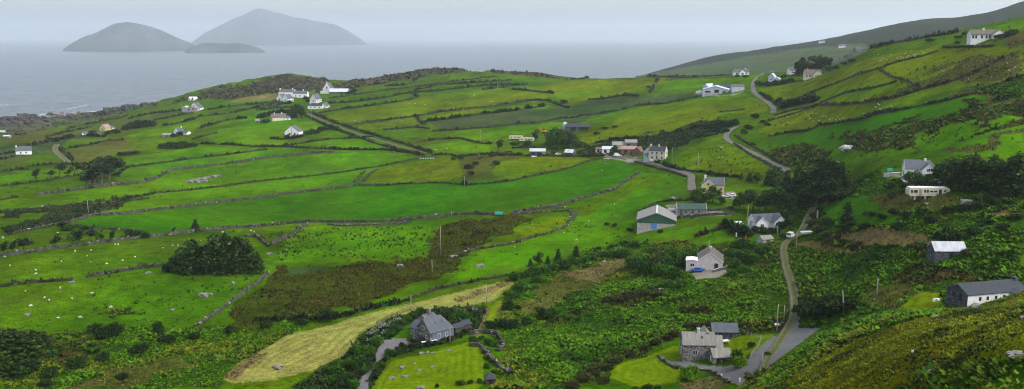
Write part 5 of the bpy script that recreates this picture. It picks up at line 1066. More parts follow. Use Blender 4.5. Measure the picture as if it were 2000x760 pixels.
def long_cream_house():
    o = site('long_cottage', 'long cottage with dark slate roof, cream side wall and dark stone gable, lower right', 'house', 1924, 590, 15, dz=1.1, r=203)
    a = Block(o, 18.0, 7.4, 2.1, 1.9, 'darkstone', 'darkslate', trim='slate', ov=.3); mb = MB(); quad_box(mb, (0, -3.705, -.3), (9.0, .02, 2.38)); part('side_facing', mb, 'white', o)
    a.chimney(8.6, .55, 1.5, .9, 'darkstone', 0)
    for x in (-5.2, -2.9, -.3, 2.2, 6.4): a.opening('F', x, .35, .75, .95, 'window', 'glass', None)
    a.opening('L', 1.3, .0, .9, 2.0, 'door', 'dark', None); a.opening('L', -1.1, .5, .9, 1.2, 'window', 'dark', None); a.opening('L', .1, 3.1, .7, .9, 'window', 'dark', None)
    b = Block(o, 2.4, 1.8, 2.0, .7, 'cream', 'slate', cx=5.0, cy=-4.5, rot=math.pi / 2)
    p = site('tin_roofed_shed', 'ruined stone shed with a shiny tin roof streaked with rust, among brambles', 'shed', 1848, 504, -3, back=1.5); o.scale = (.8, .8, .8)
    a = Block(p, 7.6, 4.6, 1.7, 1.8, 'darkstone', 'rusttin', ov=.15); a.opening('F', .2, .0, .9, 1.5, 'door', 'dark', None); a.opening('L', .5, .6, .6, .7, 'window', 'dark', None)
def caravan_home():
    o = site('static_caravan', 'long cream static caravan with rounded ends standing on the gravel terrace', 'caravan', 1811, 385, -2, dz=.1); L, W = 11.8, 3.0; mb = MB()
    prism(mb, [(-L/2+.25,.5),(L/2-.25,.5),(L/2,.8),(L/2,2.2),(L/2-.35,2.85),(-L/2+.35,2.85),(-L/2,2.2),(-L/2,.8)], -W/2, W/2); part('body', mb, 'cream', o)
    mb = MB(); prism(mb, [(-L/2+.3,2.82),(L/2-.3,2.82),(L/2-.7,2.98),(-L/2+.7,2.98)], -W/2 + .1, W/2 - .1); part('roof', mb, 'white', o)
    mb = MB(); quad_box(mb, (0, -W/2 - .012, 1.02), (L/2 - .3, .012, .07)); part('trim_band', mb, 'greypost', o)
    for x, w, z, h in ((-5.2, .5, 1.4, .9), (-4.1, 1.1, 1.45, .8), (-1.4, .5, 1.5, .8), (-.6, .5, 1.5, .8), (.5, .9, 1.6, .5), (1.7, .9, 1.6, .5), (4.4, .6, 1.75, .5)):
        mb = MB(); quad_box(mb, (x, -W/2 - .02, z + h / 2), (w / 2, .03, h / 2)); p = part('window', mb, 'glass', o)
    for x, m in ((-2.7, 'greypost'), (3.0, 'dark')): mb = MB(); quad_box(mb, (x, -W/2 - .025, 1.5), (.38, .03, .95)); part('door', mb, m, o)
    for x in (-4.2, -1.2, 1.2, 4.4): mb = MB(); quad_box(mb, (x, -W/2 + .25, -.1), (.2, .2, .6)); quad_box(mb, (x, W/2 - .25, -.1), (.2, .2, .6)); part('block_pier', mb, 'grey', o)
def dormer_house():
    o = site('dormered_house', 'tall white house with grey slate roof and gabled front wing behind trees above the caravan', 'house', 1795, 348, -14, back=3); o.scale = (.78, .78, .74)
    a = Block(o, 12.5, 7.0, 3.6, 3.4, 'white', 'slate', hip=(0, 2.6), trim='frame'); a.chimney(1.8, .7, 1.0, .7, 'white', 2)
    a.opening('L', .5, 3.9, 1.0, 1.7, 'window', 'glass', None); a.opening('L', .9, .4, .9, 2.0, 'door', 'dark', None); a.opening('L', -1.6, .8, .9, 1.2); a.opening('F', -3.5, .9, 1.1, 1.2)
    b = Block(o, 5.4, 4.6, 3.4, 2.5, 'white', 'slate', cx=2.2, cy=-3.2, rot=math.pi / 2, trim='frame'); b.opening('L', 0, 2.8, 1.0, 1.3); b.opening('L', 0, .5, 1.5, 1.4)
    c = Block(o, 4.4, 3.6, 4.2, 2.6, 'white', 'slate', cx=.3, cy=2.6, rot=math.pi / 2, ov=.15)
    p = site('tank', 'small teal oil tank on the drive left of the dormered house', 'tank', 1738, 336, 0); mb = MB(); prism(mb, [(-.9,.3),(.9,.3),(1.0,.7),(.9,1.15),(-.9,1.15),(-1.0,.7)], -.5, .5); part('tank_body', mb, 'teal', p); mb = MB(); quad_box(mb, (-.6, 0, 0), (.12, .5, .3)); quad_box(mb, (.6, 0, 0), (.12, .5, .3)); part('cradle', mb, 'grey', p)
    p = site('drive_wall', 'low pale retaining wall along the drive of the dormered house', 'wall', 1748, 342, -14); mb = MB(); prism(mb, [(-3.6,-.8),(2.6,-.8),(2.6,.9),(-1.5,.75),(-3.6,.55)], -.2, .2); part('wall_body', mb, 'grey', p); mb = MB(); prism(mb, [(-1.4,.76),(2.65,.91),(2.65,1.0),(-1.4,.85)], -.27, .27); part('coping', mb, 'white', p)
def pinkish_bungalow():
    o = site('bungalow', 'pinkish grey bungalow with white barge boards and flat roofed annex above the leafy hollow', 'house', 1386, 528, 77, back=5.2)
    a = Block(o, 9.5, 8.2, 2.7, 2.9, 'pink', 'brownroof', trim='frame', ov=.35); a.opening('L', 2.1, .0, 1.3, 2.1, 'patio_door', 'glass', 'frame'); a.opening('F', -2.5, .8, 1.2, 1.1); a.opening('F', 1.5, .8, 1.2, 1.1); a.chimney(1.5, .7, .8, .6, 'pink')
    b = Block(o, 4.6, 3.8, 2.7, .25, 'pink', 'white', cx=-3.2, cy=5.9, ov=.15); b.opening('L', .2, .9, 1.3, .9)
    p = site('garden_wall', 'low stone wall at the corner of the pinkish bungalow terrace', 'wall', 1404, 529, 30); mb = MB(); prism(mb, [(-2.6,-.6),(2.6,-.6),(2.6,.9),(.6,1.0),(-2.6,.6)], -.2, .2); part('wall_body', mb, 'darkstone', p); mb = MB(); prism(mb, [(-2.6,.61),(.6,1.01),(2.6,.91),(2.6,1.02),(.6,1.12),(-2.6,.72)], -.26, .26); part('coping', mb, 'grey', p)
def white_bungalow():
    o = site('white_bungalow', 'white gabled bungalow with grey roof facing the track among bushes', 'house', 1493, 448, 12, back=4)
    a = Block(o, 11.5, 6.0, 2.6, 2.4, 'white', 'slate', trim='frame'); a.opening('L', 0, .7, .8, 1.6, 'window', 'glass', None); a.opening('F', -3.8, .8, 1.2, 1.1); a.opening('F', -1.5, .1, .9, 2.0, 'door', 'dark', 'frame')
    b = Block(o, 6.0, 5.2, 2.6, 2.3, 'white', 'slate', cx=3.4, cy=-3.0, rot=math.pi / 2, trim='frame'); b.opening('L', 0, .8, 1.5, 1.1)
    c = Block(o, 4.6, 4.4, 2.5, 2.1, 'white', 'slate', cx=-3.4, cy=-2.2, rot=math.pi / 2, trim='frame'); c.opening('L', 0, .8, 1.2, 1.2)
    p = site('shed', 'low grey mossy shed half hidden in bushes before the white gabled bungalow', 'shed', 1494, 474, 20); a = Block(p, 4.6, 3.4, 1.6, 1.0, 'grey', 'fibre'); a.opening('F', 0, 0, .9, 1.5, 'door', 'wood', None)
    p = site('log_store', 'small pale roofed lean-to beside the clipped hedge of the white bungalow', 'shed', 1441, 443, 5); a = Block(p, 3.2, 2.2, 1.3, .5, 'grey', 'tin', lean=True); a.opening('F', 0, .1, 2.2, 1.0, 'opening', 'dark', None)
def farm_barn():
    o = site('barn', 'large barn with pale sheet roof, green gable and blue door beside the lime sheep field', 'barn', 1282, 449, 80, back=9)
    a = Block(o, 17, 15.5, 3.6, 3.0, 'grey', 'fibre', ov=.35, gm='greenclad', verge=.3); a.opening('L', -.9, .0, 2.2, 2.3, 'door', 'bluedoor', None); mb = MB(); quad_box(mb, (0, 0, 6.68), (8.9, .35, .12)); part('ridge_cap', mb, 'tin', a.roof)
    a.opening('B', 3, .0, 2.5, 2.5, 'opening', 'dark', None)
    o = site('long_shed', 'long stone shed with dark green roof and pale gable parapets behind the green gabled barn', 'shed', 1349, 420, -2, back=2.4)
    a = Block(o, 12, 5, 2.3, 1.9, 'stone', 'greenroof', ov=.15)
    for x in (-6.15, 6.15): mb = MB(); prism(mb, [(-2.6,-1),(2.6,-1),(2.6,2.55),(0,4.55),(-2.6,2.55)], x - .12, x + .12, 'x'); part('gable_parapet', mb, 'grey', o)
    for x in (-2.4, .3, 3.0): a.opening('F', x, .9, .7, .8, 'window', 'dark', None)
    a.opening('F', -4.4, .0, 1.0, 1.9, 'door', 'wood', None)
    o = site('red_shed', 'low lean-to with faded red doors at the left end of the green roofed shed', 'shed', 1316, 421, -2, back=1); a = Block(o, 4.6, 3.2, 1.9, .5, 'grey', 'fibre', lean=True); a.opening('F', 0, .0, 3.0, 1.6, 'door', 'reddoor', None)
def yellow_houses():
    o = site('yellow_house', 'yellow house with slate roof, white chimney and gabled dormer behind leafy trees', 'house', 1394, 378, -8, back=3.6)
    a = Block(o, 8.6, 6.4, 3.4, 2.8, 'yellow', 'slate', trim='frame'); a.chimney(-4.0, 1.0, 1.1, .8, 'white', 2); a.dormer(2.7, 1.7, 1.1, .9, 'yellow'); a.opening('F', 2.7, .8, 1.1, 1.4); a.opening('R', 0, .8, 1.0, 1.3); a.opening('F', .2, .1, 1.0, 2.1, 'door', 'wood', 'frame')
    b = Block(o, 5.4, 5.4, 3.4, 2.4, 'yellow', 'slate', cx=-3.0, cy=-2.4, rot=math.pi / 2, trim='frame'); b.opening('L', 0, 3.4, .9, 1.0)
    o = site('farmhouse', 'cream two storey farmhouse with dark slate roof and two chimneys in the hamlet', 'house', 1285, 314, -24, back=3)
    a = Block(o, 9.2, 5.6, 5.0, 2.3, 'cream', 'darkslate', trim='cream', ov=.15, verge=.02); a.chimney(-4.2, .9, 1.2, .8, 'cream', 2); a.chimney(.4, .8, 1.0, .7, 'cream', 1)
    for x in (-2.6, .0, 2.8):
        a.opening('F', x, 3.2, .95, 1.3, 'window', 'glass', 'frame'); a.opening('F', x, .5, 1.0 if x else .9, 1.4 if x else 2.0, 'window' if x else 'door', 'glass' if x else 'wood', 'frame')
    a.opening('R', 0, 3.2, .8, 1.2, 'window', 'glass', 'frame'); a.opening('R', .6, .6, .9, 1.3, 'window', 'glass', 'frame')
    b = Block(o, 5.6, 4.8, 4.2, 2.4, 'bluegreyclad', 'slate', cx=-5.4, cy=1.2, rot=math.pi / 2)
    o = site('garden_wall', 'white garden wall stepping down the lane before the cream farmhouse', 'wall', 1244, 315, -14)
    for k, (x, z) in enumerate(((-4.2, .35), (-1.4, .2), (1.4, .05), (4.2, -.1))): mb = MB(); quad_box(mb, (x, 0, z - .1), (1.39, .15, .75)); part('wall_panel', mb, 'cream', o)
    for x in (-5.7, 5.7): mb = MB(); quad_box(mb, (x, 0, .1), (.3, .3, 1.0)); prism(mb, [(x - .36, 1.1), (x + .36, 1.1), (x, 1.45)], -.36, .36); part('pillar', mb, 'cream', o)
    sheds = [('farm_shed', 'big grey sheet roofed farm shed at the back of the hamlet yard', 1208, 294, 8.0, 6, 2.6, 1.9, 'grey', 'fibre', 0, 5), ('farm_shed', 'farm shed with long faded pink roof in the hamlet', 1228, 299, 10, 5, 2.2, 1.6, 'redroof', 'pinkroof', -4, 2),
             ('farm_shed', 'farm shed with bright rusty red roof against the cream farmhouse', 1247, 304, 6.0, 5.5, 2.4, 2.4, 'redroof', 'redroof', 60, 2), ('farm_shed', 'pale blue white farm shed at the left end of the hamlet', 1187, 299, 7.0, 4.5, 2.2, 1.5, 'white', 'tin', -10, 2),
             ('farm_shed', 'small shed with orange roof at the far left of the hamlet', 1170, 297, 4.2, 3.0, 1.6, 1.1, 'white', 'redroof', 5, 1), ('farm_shed', 'shed with grey and rust mottled roof right behind the pink roofed one', 1232, 290, 7.5, 5, 2.8, 1.5, 'stone', 'fibre', -5, 6)]
    for nm, lb, px, py, L, W, h, ri, wm, rm, yaw, bk in sheds:
        o = site(nm, lb, 'shed', px, py, yaw, 'farm sheds of the hamlet', back=bk); a = Block(o, L, W, h, ri, wm, rm, ov=.2); a.opening('F', -L * .2, .0, 1.6, 1.9, 'door', 'dark', None); a.opening('F', L * .25, .9, .8, .8, 'window', 'dark', None); a.opening('L', 0, .7, .8, .9, 'window', 'dark', None)
    o = site('stone_trough', 'weathered stone trough and slab by the lane below the farm yard', 'trough', 1184, 313, 10); mb = MB(); quad_box(mb, (0, 0, .3), (1.6, .6, .5)); part('trough_body', mb, 'stone', o); mb = MB(); quad_box(mb, (.2, 0, .9), (1.8, .8, .1)); part('slab', mb, 'grey', o)
    o = site('open_shed', 'open fronted shed with pale sheet roof in the field left of the hamlet', 'shed', 1050, 306, -2, back=3); a = Block(o, 10, 5.5, 3.2, 1.1, 'darkclad', 'rusttin', lean=True, ov=.3)
    a.opening('F', .9, .0, 2.6, 2.6, 'opening', 'dark', None); a.opening('F', -2.7, .0, 2.4, 2.5, 'opening', 'dark', None); mb = MB(); quad_box(mb, (3.6, -2.78, 1.3), (1.3, .04, 1.2)); part('door', mb, 'greypost', o)  # near-black panels paint the shade of the open front
    o = site('small_shed', 'small shed with bright tilted metal roof left of the red brown bushes', 'shed', 1113, 304, -28, back=2); a = Block(o, 5.6, 4.4, 1.6, 1.7, 'darkclad', 'tin', ov=.2); a.opening('F', 1.0, 0, 1.2, 1.4, 'door', 'dark', None); a.skylight(-.4, .5, 1.0, 1.2, -1, 'bluesheet')
    o = site('long_barn', 'long low barn with dark grey roof and shadowed open front above the rounded copse', 'barn', 1128, 256, -2, back=4); a = Block(o, 17, 8, 2.6, 1.8, 'darkclad', 'darkslate', ov=.4); a.opening('F', 4.0, .0, 6.5, 2.3, 'opening', 'dark', None); a.opening('F', -3.0, .0, 3.5, 2.2, 'opening', 'dark', None)  # shadow of the open front painted as near-black panels
    o = site('silo', 'pale blue grey cylindrical feed silo at the left end of the long low barn', 'silo', 1103, 254, 0); mb = MB(); lathe(mb, (0, 0, 0), [(1.7, -.5), (1.7, 4.6), (1.5, 5.0)], 16); part('drum', mb, 'bluegreyclad', o, True); mb = MB(); lathe(mb, (0, 0, 5.0), [(1.5, 0), (.9, .5), (.2, .7)], 16); part('cap', mb, 'tin', o)
    for px, py, lb, L in ((1008, 273, 'upper left cream caravan of the two by the field track', 9.5), (1029, 277, 'lower right cream caravan of the two by the field track', 10)):
        o = site('caravan', lb, 'caravan', px, py, -4, 'two caravans by the field track', dz=.2); mb = MB(); prism(mb, [(-L/2+.3,.45),(L/2-.3,.45),(L/2,.8),(L/2,2.0),(L/2-.3,2.6),(-L/2+.3,2.6),(-L/2,2.0),(-L/2,.8)], -1.3, 1.3); part('body', mb, 'cream', o)
        for x in (-3.2, -.6, 1.2, 3.4): mb = MB(); quad_box(mb, (x, -1.32, 1.7), (.5, .03, .35)); part('window', mb, 'glass', o)
        mb = MB(); quad_box(mb, (2.3, -1.32, 1.35), (.35, .03, .85)); part('door', mb, 'greypost', o); mb = MB(); quad_box(mb, (0, 0, 0), (L / 2 - .8, 1.0, .44)); part('undercarriage', mb, 'dark', o)
def upper_right():
    o = site('cattle_barn', 'wide low gabled cattle barn with grey cladding on the upper road', 'barn', 1398, 185, -6, back=8)
    a = Block(o, 16, 19, 3.4, 2.6, 'bluegreyclad', 'tin', rot=math.radians(80), ov=.4, verge=.35); a.opening('L', 1.0, .0, 3.4, 3.4, 'opening', 'dark', None); a.opening('L', -5.5, .2, 4.0, 2.2, 'opening', 'dark', None); a.opening('L', 6.5, .4, 2.6, 2.0, 'opening', 'darkclad', None)
    b = Block(o, 13, 8, 4.2, 2.2, 'darkclad', 'darkslate', cx=6, cy=13, ov=.3); c = Block(o, 9, 5, 4.8, 2.0, 'bluegreyclad', 'tin', cx=-4, cy=12, rot=math.radians(50))
    mb = MB(); quad_box(mb, (1, -9.6, .3), (10, .12, .9)); part('yard_wall', mb, 'grey', o)
    for px, w, lb in ((1362, 1.3, 'white wrapped bale stack lowest and leftmost beside the cattle barn'), (1367, 1.6, 'white tank touching the left wall of the cattle barn')):
        o = site('bale', lb, 'bale', px, 184, 0, 'white bales by the cattle barn'); mb = MB(); lathe(mb, (0, 0, 0), [(w * .8, -.3), (w, .3), (w, w * 1.2), (w * .7, w * 1.7)], 12); part('wrap', mb, 'plastic', o, True); mb = MB(); lathe(mb, (0, 0, w * 1.7), [(w * .68, 0), (w * .3, .15)], 12); part('cap', mb, 'grey', o)
    o = site('blue_shed', 'pale blue shed with red brown roof right of the cattle barn', 'shed', 1440, 179, -3, back=3); a = Block(o, 9, 6, 3.6, 1.2, 'bluegreyclad', 'brownroof', ov=.2); a.opening('F', -.3, .0, 6.6, 3.0, 'door', 'bluegreyclad', 'frame')
    o = site('far_house', 'white bungalow with grey roof on the skyline field below the far hill', 'house', 1447, 147, -6, back=4); a = Block(o, 13, 7, 2.6, 2.4, 'white', 'slate'); a.opening('F', -4, .7, 1.4, 1.2, 'window', 'glass', None); a.opening('F', 4, .7, 1.4, 1.2, 'window', 'glass', None); b = Block(o, 5, 5, 2.6, 2.2, 'white', 'slate', cx=.5, cy=-3.6, rot=math.pi / 2); b.opening('L', 0, .5, 1.6, 1.6, 'window', 'glass', None); a.chimney(3.5, .9, 1.0, .7, 'white', 0)
    o = site('cream_house', 'cream house with brown tiled roof and gabled front, right of the grey green trees', 'house', 1586, 153, -10, back=4); a = Block(o, 11.5, 7, 2.9, 2.6, 'cream', 'brownroof', ov=.3); a.chimney(-3.4, .9, 1.0, .7, 'cream', 1); b = Block(o, 6, 5.6, 2.8, 2.6, 'cream', 'brownroof', cx=2.8, cy=-3.6, rot=math.pi / 2); b.opening('L', .6, .0, 1.4, 1.9, 'door', 'dark', None); b.opening('L', -1.2, .8, .9, 1.0, 'window', 'glass', None); a.opening('F', -4.2, .8, 1.1, 1.1, 'window', 'glass', None); a.opening('F', -2.0, .8, 1.1, 1.1, 'window', 'glass', None)
    o = site('white_cottage', 'small white cottage left of the grey green tree stand', 'house', 1547, 145, 10, back=3); a = Block(o, 6.4, 5, 2.8, 2.1, 'white', 'slate'); a.opening('F', -1.4, .9, .9, 1.0, 'window', 'glass', None); a.opening('F', 1.2, .0, .9, 1.9, 'door', 'dark', None); a.chimney(2.6, .8)
    o = site('blue_cottage', 'pale blue cottage end with low wing half buried in the roadside bushes', 'house', 1508, 160, 60, back=3); a = Block(o, 6, 4.5, 3.4, 2.4, 'bluegreyclad', 'tin'); a.opening('L', 0, 1.0, .8, 1.0, 'window', 'glass', None); b = Block(o, 5, 3.6, 1.8, 1.0, 'bluegreyclad', 'tin', cx=-1, cy=-4.2); b.opening('F', 0, .5, .8, .8, 'window', 'glass', None)
    o = site('high_bungalow', 'long white bungalow with brown grey roof high on the right hillside', 'house', 1922, 81, -12, back=4); a = Block(o, 14.5, 7, 2.8, 2.1, 'white', 'brownroof', ov=.35); a.chimney(-.8, .8, 1.1, .8, 'white', 0)
    for x in (-6.2, -4.8, -2.2, .0, 1.4): a.opening('F', x, .7, .9, 1.5, 'window', 'glass', None)
    b = Block(o, 5.5, 5.4, 2.8, 2.0, 'white', 'brownroof', cx=5.0, cy=-3.4, rot=math.pi / 2); b.opening('L', 0, .7, 1.4, 1.3, 'window', 'glass', None); c = Block(o, 4, 5, 2.4, 1.6, 'white', 'brownroof', cx=8.6, cy=-1.0); c.opening('F', 0, .1, 2.0, 2.0, 'door', 'dark', None)
    o = site('dark_barn', 'dark gabled barn on the brow in front of the far hill', 'barn', 1676, 101, 20, back=5); a = Block(o, 16, 9, 4.2, 3.2, 'darkclad', 'darkslate'); a.opening('L', 0, 0, 3.4, 3.4, 'door', 'dark', None)
    for px, py, lb in ((1605, 84, 'tiny white house on the crest of the far hill'), (1645, 93, 'tiny white house beside the dark barn on the far slope')):
        o = site('far_house', lb, 'house', px, py, -15, 'tiny houses on the far hill'); a = Block(o, 13, 8, 3.4, 2.8, 'white', 'slate'); a.opening('F', -3, .8, 1.6, 1.6, 'window', 'glass', None); a.chimney(4, 1)
def left_side():
    o = site('small_cottage', 'small white cottage with grey roof alone on the far left terraces', 'house', 47, 302, 28, back=4); a = Block(o, 10, 6.4, 2.7, 2.6, 'white', 'slate'); a.chimney(-4.4, .9, 1.0, .8, 'white', 1); a.opening('L', 1.4, .6, .9, 1.1, 'window', 'glass', None); a.opening('L', -1.2, .6, .9, 1.1, 'window', 'glass', None); a.opening('F', -2, .7, 1.1, 1.1, 'window', 'glass', None); a.opening('F', 1.5, .7, 1.1, 1.1, 'window', 'glass', None)
    o = site('ruined_house', 'tall ruined white house with a steep gable and grey lower annex under the rocky knoll', 'house', 384, 216, 75, back=4); a = Block(o, 8, 11, 2.2, 5.0, 'white', 'slate', ov=.1, verge=.05); b = Block(o, 5, 13, 2.4, 1.8, 'grey', 'fibre', cx=-6.0, cy=0); a.opening('L', 0, 3.6, 1.2, 1.6, 'window', 'dark', None); b.opening('L', 2, .8, 1.4, 1.5, 'window', 'dark', None); b.opening('L', -2.6, .0, 1.4, 2.2, 'door', 'dark', None); c = Block(o, 5, 6, 2.4, 1.6, 'grey', 'tin', cx=-4, cy=9)
    for px, lb in ((373, 'left white sheet roofed shed of the two behind the ruined white house'), (380, 'right white sheet roofed shed of the two behind the ruined white house')):
        o = site('shed', lb, 'shed', px, 195, 60, 'two sheds behind the ruined house'); a = Block(o, 5, 3.6, 1.8, 1.4, 'white', 'white', ov=.2); a.opening('L', 0, .2, 1.2, 1.4, 'door', 'dark', None)
    o = site('winged_cottage', 'white cottage with a long low white wing beside the dark thicket', 'house', 350, 263, -26, back=3); a = Block(o, 6, 5.6, 2.8, 2.6, 'white', 'slate', rot=math.pi / 2); a.chimney(2.4, .9, .9, .7, 'white', 0); b = Block(o, 9.5, 4.4, 2.0, 1.2, 'white', 'slate', cx=7.0, cy=-.8); b.opening('F', -2, .5, .9, 1.0, 'window', 'glass', None); a.opening('L', 0, .7, 1.0, 1.1, 'window', 'glass', None)
    o = site('stone_byre', 'small ruined stone byre left of the winged white cottage', 'shed', 327, 268, 0, back=1); a = Block(o, 7, 4, 1.8, 1.3, 'stone', 'fibre'); a.opening('F', 0, 0, 1, 1.6, 'door', 'dark', None)
    o = site('yellow_gabled_house', 'tiny ochre yellow gabled house in the far left shelter belt', 'house', 206, 256, 70, back=3); a = Block(o, 7, 7, 2.6, 3.2, 'yellow', 'pinkroof'); a.opening('L', 0, .6, 1.2, 1.4, 'window', 'dark', None)
    for px, py, lb in ((166, 263, 'tiny white shed at the left end of the far left shelter belt'), (190, 265, 'tiny white shed under the ochre gabled house'), (218, 252, 'tiny white shed right of the ochre gabled house'), (229, 260, 'tiny pale wall of a shed at the lower edge of the shelter belt')):
        o = site('shed', lb, 'shed', px, py, 20, 'tiny sheds in the far left shelter belt'); a = Block(o, 4.6, 3.4, 1.7, 1.2, 'white', 'slate'); a.opening('F', 0, .2, .9, 1.3, 'door', 'dark', None)
    o = site('pyramid_house', 'pale grey house with a broad pointed gable standing alone in the lime field', 'house', 574, 266, 82, back=4); a = Block(o, 9, 11.5, 2.8, 4.6, 'white', 'slate', ov=.1, verge=.05); a.opening('L', 2.6, .4, 1.4, 1.6, 'window', 'dark', None); a.opening('L', -1.6, .4, 1.4, 1.6, 'window', 'dark', None); mb = MB(); quad_box(mb, (-4.56, 0, 3.2), (.03, .18, 3.9)); part('flue', mb, 'bluegrey', o)
    o = site('cream_cottage', 'cream cottage with two chimneys in the lime field, behind a dark hedge', 'house', 544, 236, 28, back=4); a = Block(o, 12, 7.4, 2.7, 3.0, 'cream', 'brownroof'); a.chimney(-3.4, .9, 1.1, .8, 'white', 0); a.chimney(3.0, .8, 1.1, .8, 'white', 0); a.opening('L', -.8, .6, 1.4, 1.4, 'window', 'dark', None); b = Block(o, 5, 4, 2.0, 1.3, 'white', 'slate', cx=7, cy=-2.5); b.opening('F', 0, .5, .9, .9, 'window', 'glass', None)
    o = site('stone_ruin', 'small pale ruin at the left end of the hedge behind the cream cottage', 'ruin', 503, 239, 15); a = Block(o, 4, 3.4, 1.6, 1.3, 'stone', 'fibre'); a.opening('F', 0, 0, .9, 1.4, 'door', 'dark', None)
    far = [('white house with two gabled chimneys at the back left of the far cluster', 560, 189, 0, 15, 6.5, 4.6, 2.6, 'slate', (-7, 7)), ('white house with dark roof at the back right of the far cluster', 588, 191, -4, 15, 6.5, 4.0, 2.6, 'slate', (-7, 3)), ('lowest left white gable of the far cluster', 551, 197, 70, 8, 7.5, 3.0, 3.8, 'slate', ()), ('bright white gabled cottage at the front of the far cluster', 562, 200, 66, 8, 8.5, 3.2, 4.2, 'slate', ()),
           ('white steep gabled cottage standing apart right of the far cluster', 617, 201, 62, 8, 8.5, 3.2, 5.2, 'slate', ()), ('long low white cottage with dark roof by the head of the lane', 617, 213, -4, 14, 6, 2.8, 2.4, 'darkslate', (-5.5,)), ('little white gabled outhouse at the right end of the long low cottage', 635, 211, 60, 6, 7, 2.2, 2.6, 'slate', ())]
    for lb, px, py, yaw, L, W, h, ri, rm, ch in far:
        o = site('far_cottage', lb, 'house', px, py, yaw, 'far white cottages', back=3); a = Block(o, L, W, h, ri, 'white', rm, ov=.15)
        for x in ch: a.chimney(x * .93, 1.3, 1.2, 1.0, 'white', 0)
        for x in (-.3, 0, .3): a.opening('F', x * L, .9, 1.2, 1.3, 'window', 'dark', None)
        a.opening('L', 0, .9, 1.2, 1.3, 'window', 'dark', None)
    o = site('chapel', 'tall pale gabled chapel-like house standing above the far cottages', 'house', 642, 182, 78, back=4); a = Block(o, 9, 9.5, 4.4, 6.4, 'white', 'slate', ov=.1, verge=.05); a.opening('L', 0, 4.6, 1.6, 2.2, 'window', 'dark', None); a.opening('L', 0, .8, 1.4, 1.8, 'window', 'dark', None); b = Block(o, 5, 13, 2.2, 1.4, 'white', 'slate', cx=-4.4, cy=0); a.chimney(-4.2, .9, 1, .8, 'white', 0)
    o = site('long_white_shed', 'long shed with pale roof and dark walls right of the tall gabled house', 'shed', 663, 184, -4, back=4); a = Block(o, 20, 8, 2.2, 3.0, 'darkclad', 'tin', ov=.3); a.opening('F', 3, .1, 4, 1.9, 'opening', 'dark', None)
    for px, py, lb in ((4, 259, 'tiny pale blue roofed hut on the left shore'), (14, 268, 'tiny pale hut among the shore rocks')):
        o = site('shore_hut', lb, 'hut', px, py, 0, 'huts on the left shore'); o.scale = (.6, .6, .5); a = Block(o, 9, 5, 2, 1.6, 'grey', 'bluegreyclad'); a.opening('F', 0, .2, 1.2, 1.5, 'door', 'dark', None)
for fn in (old_stone_farmhouse, slate_house, long_cream_house, caravan_home, dormer_house, pinkish_bungalow, white_bungalow, farm_barn, yellow_houses, upper_right, left_side): fn()
# ------------------------------------------------------------------ sheep: one continuous skinned body, copied
def skin_body(V, E, R, sub=1):
    me = bpy.data.meshes.new('sheep'); me.from_pydata(V, E, []); o = link('sheep', me)
    m = o.modifiers.new('s', 'SKIN'); sv = me.skin_vertices[0].data
    for i, r in enumerate(R): sv[i].radius = (r, r) if not isinstance(r, tuple) else r; sv[i].use_root = (i == 0)
    o.modifiers.new('u', 'SUBSURF').levels = sub
    dg = bpy.context.evaluated_depsgraph_get(); out = bpy.data.meshes.new_from_object(o.evaluated_get(dg)); bpy.data.objects.remove(o); return out
def sheep_mesh(headz, mat, face):
    V = [(0,0,.62),(.38,0,.66),(-.42,0,.64),(-.55,0,.56),(.60,0,.66 + headz * .35),(.80,0,.70 + headz),(.95,0,.62 + headz)]; E = [(0,1),(0,2),(2,3),(1,4),(4,5),(5,6)]; R = [.30,.27,.28,.12,.14,.11,.06]
    for x in (.36, -.38):
        for y in (-.14, .14):
            i = len(V); V += [(x, y, .36), (x + .02, y, .16), (x, y, .0)]; E += [(1 if x > 0 else 2, i), (i, i + 1), (i + 1, i + 2)]; R += [.09, .05, .045]
    me = skin_body(V, E, R); me.name = 'sheep'; me.materials.clear(); me.materials.append(MT[mat]); me.materials.append(MT[face])
    for p in me.polygons: p.material_index = 1 if (p.center.x > .72 or p.center.z < .30) else 0; p.use_smooth = True
    return me
SHM = [sheep_mesh(0, 'wool', 'skin'), sheep_mesh(-.42, 'wool', 'wool')]; BSH = sheep_mesh(-.3, 'blackwool', 'skin')
rs = random.Random(5)
def sheep(L, label, group, sc=1.15, me=None):
    sc *= .58
    for px, py in L:
        g = gpt(px, py); o = link('sheep', me or rs.choice(SHM)); k = sc * rs.uniform(.85, 1.2); o.scale = (k, k, k); o.location = g; o.rotation_euler = (0, 0, rs.uniform(0, 6.28)); tag(o, label, 'sheep', group)
sheep([(147,492),(178,491),(170,502),(177,514),(209,517),(240,511),(70,530),(70,537),(9,503),(225,479),(231,480),(264,504),(318,486),(337,482),(348,481),(369,469),(383,479),(392,472),(435,455),(490,452),(497,455),(20,520),(120,512)], 'white sheep in the lime pasture between the row of thorns and the conifer clump', 'sheep of the pasture below the row of thorns', 1.3)
sheep([(87,583),(96,588),(141,585),(216,602),(156,622),(114,623),(118,565),(50,571),(180,575),(60,600)], 'white sheep in the lower left pasture dotted with rush tufts', 'sheep of the lower left pasture', 1.3)
sheep([(113,456),(58,471),(6,466),(112,468),(30,478)], 'white sheep in the narrow strip behind the row of thorns', 'sheep behind the thorns', 1.3)
sheep([(685,493),(560,490)], 'white sheep among rush tufts in the pasture right of the conifer clump', 'sheep right of the conifers', 1.2)
sheep([(791,198),(799,204),(811,203),(830,206),(875,201),(880,202),(910,197),(925,188),(927,186),(904,215),(948,208),(958,199),(961,199),(693,237),(785,238),(858,154),(883,147)], 'tiny white sheep in the long yellow green field under the terraces', 'sheep of the long yellow green field', 1.6)
sheep([(901,196)], 'lone black sheep in the long yellow green field under the terraces', None, 1.7, BSH)
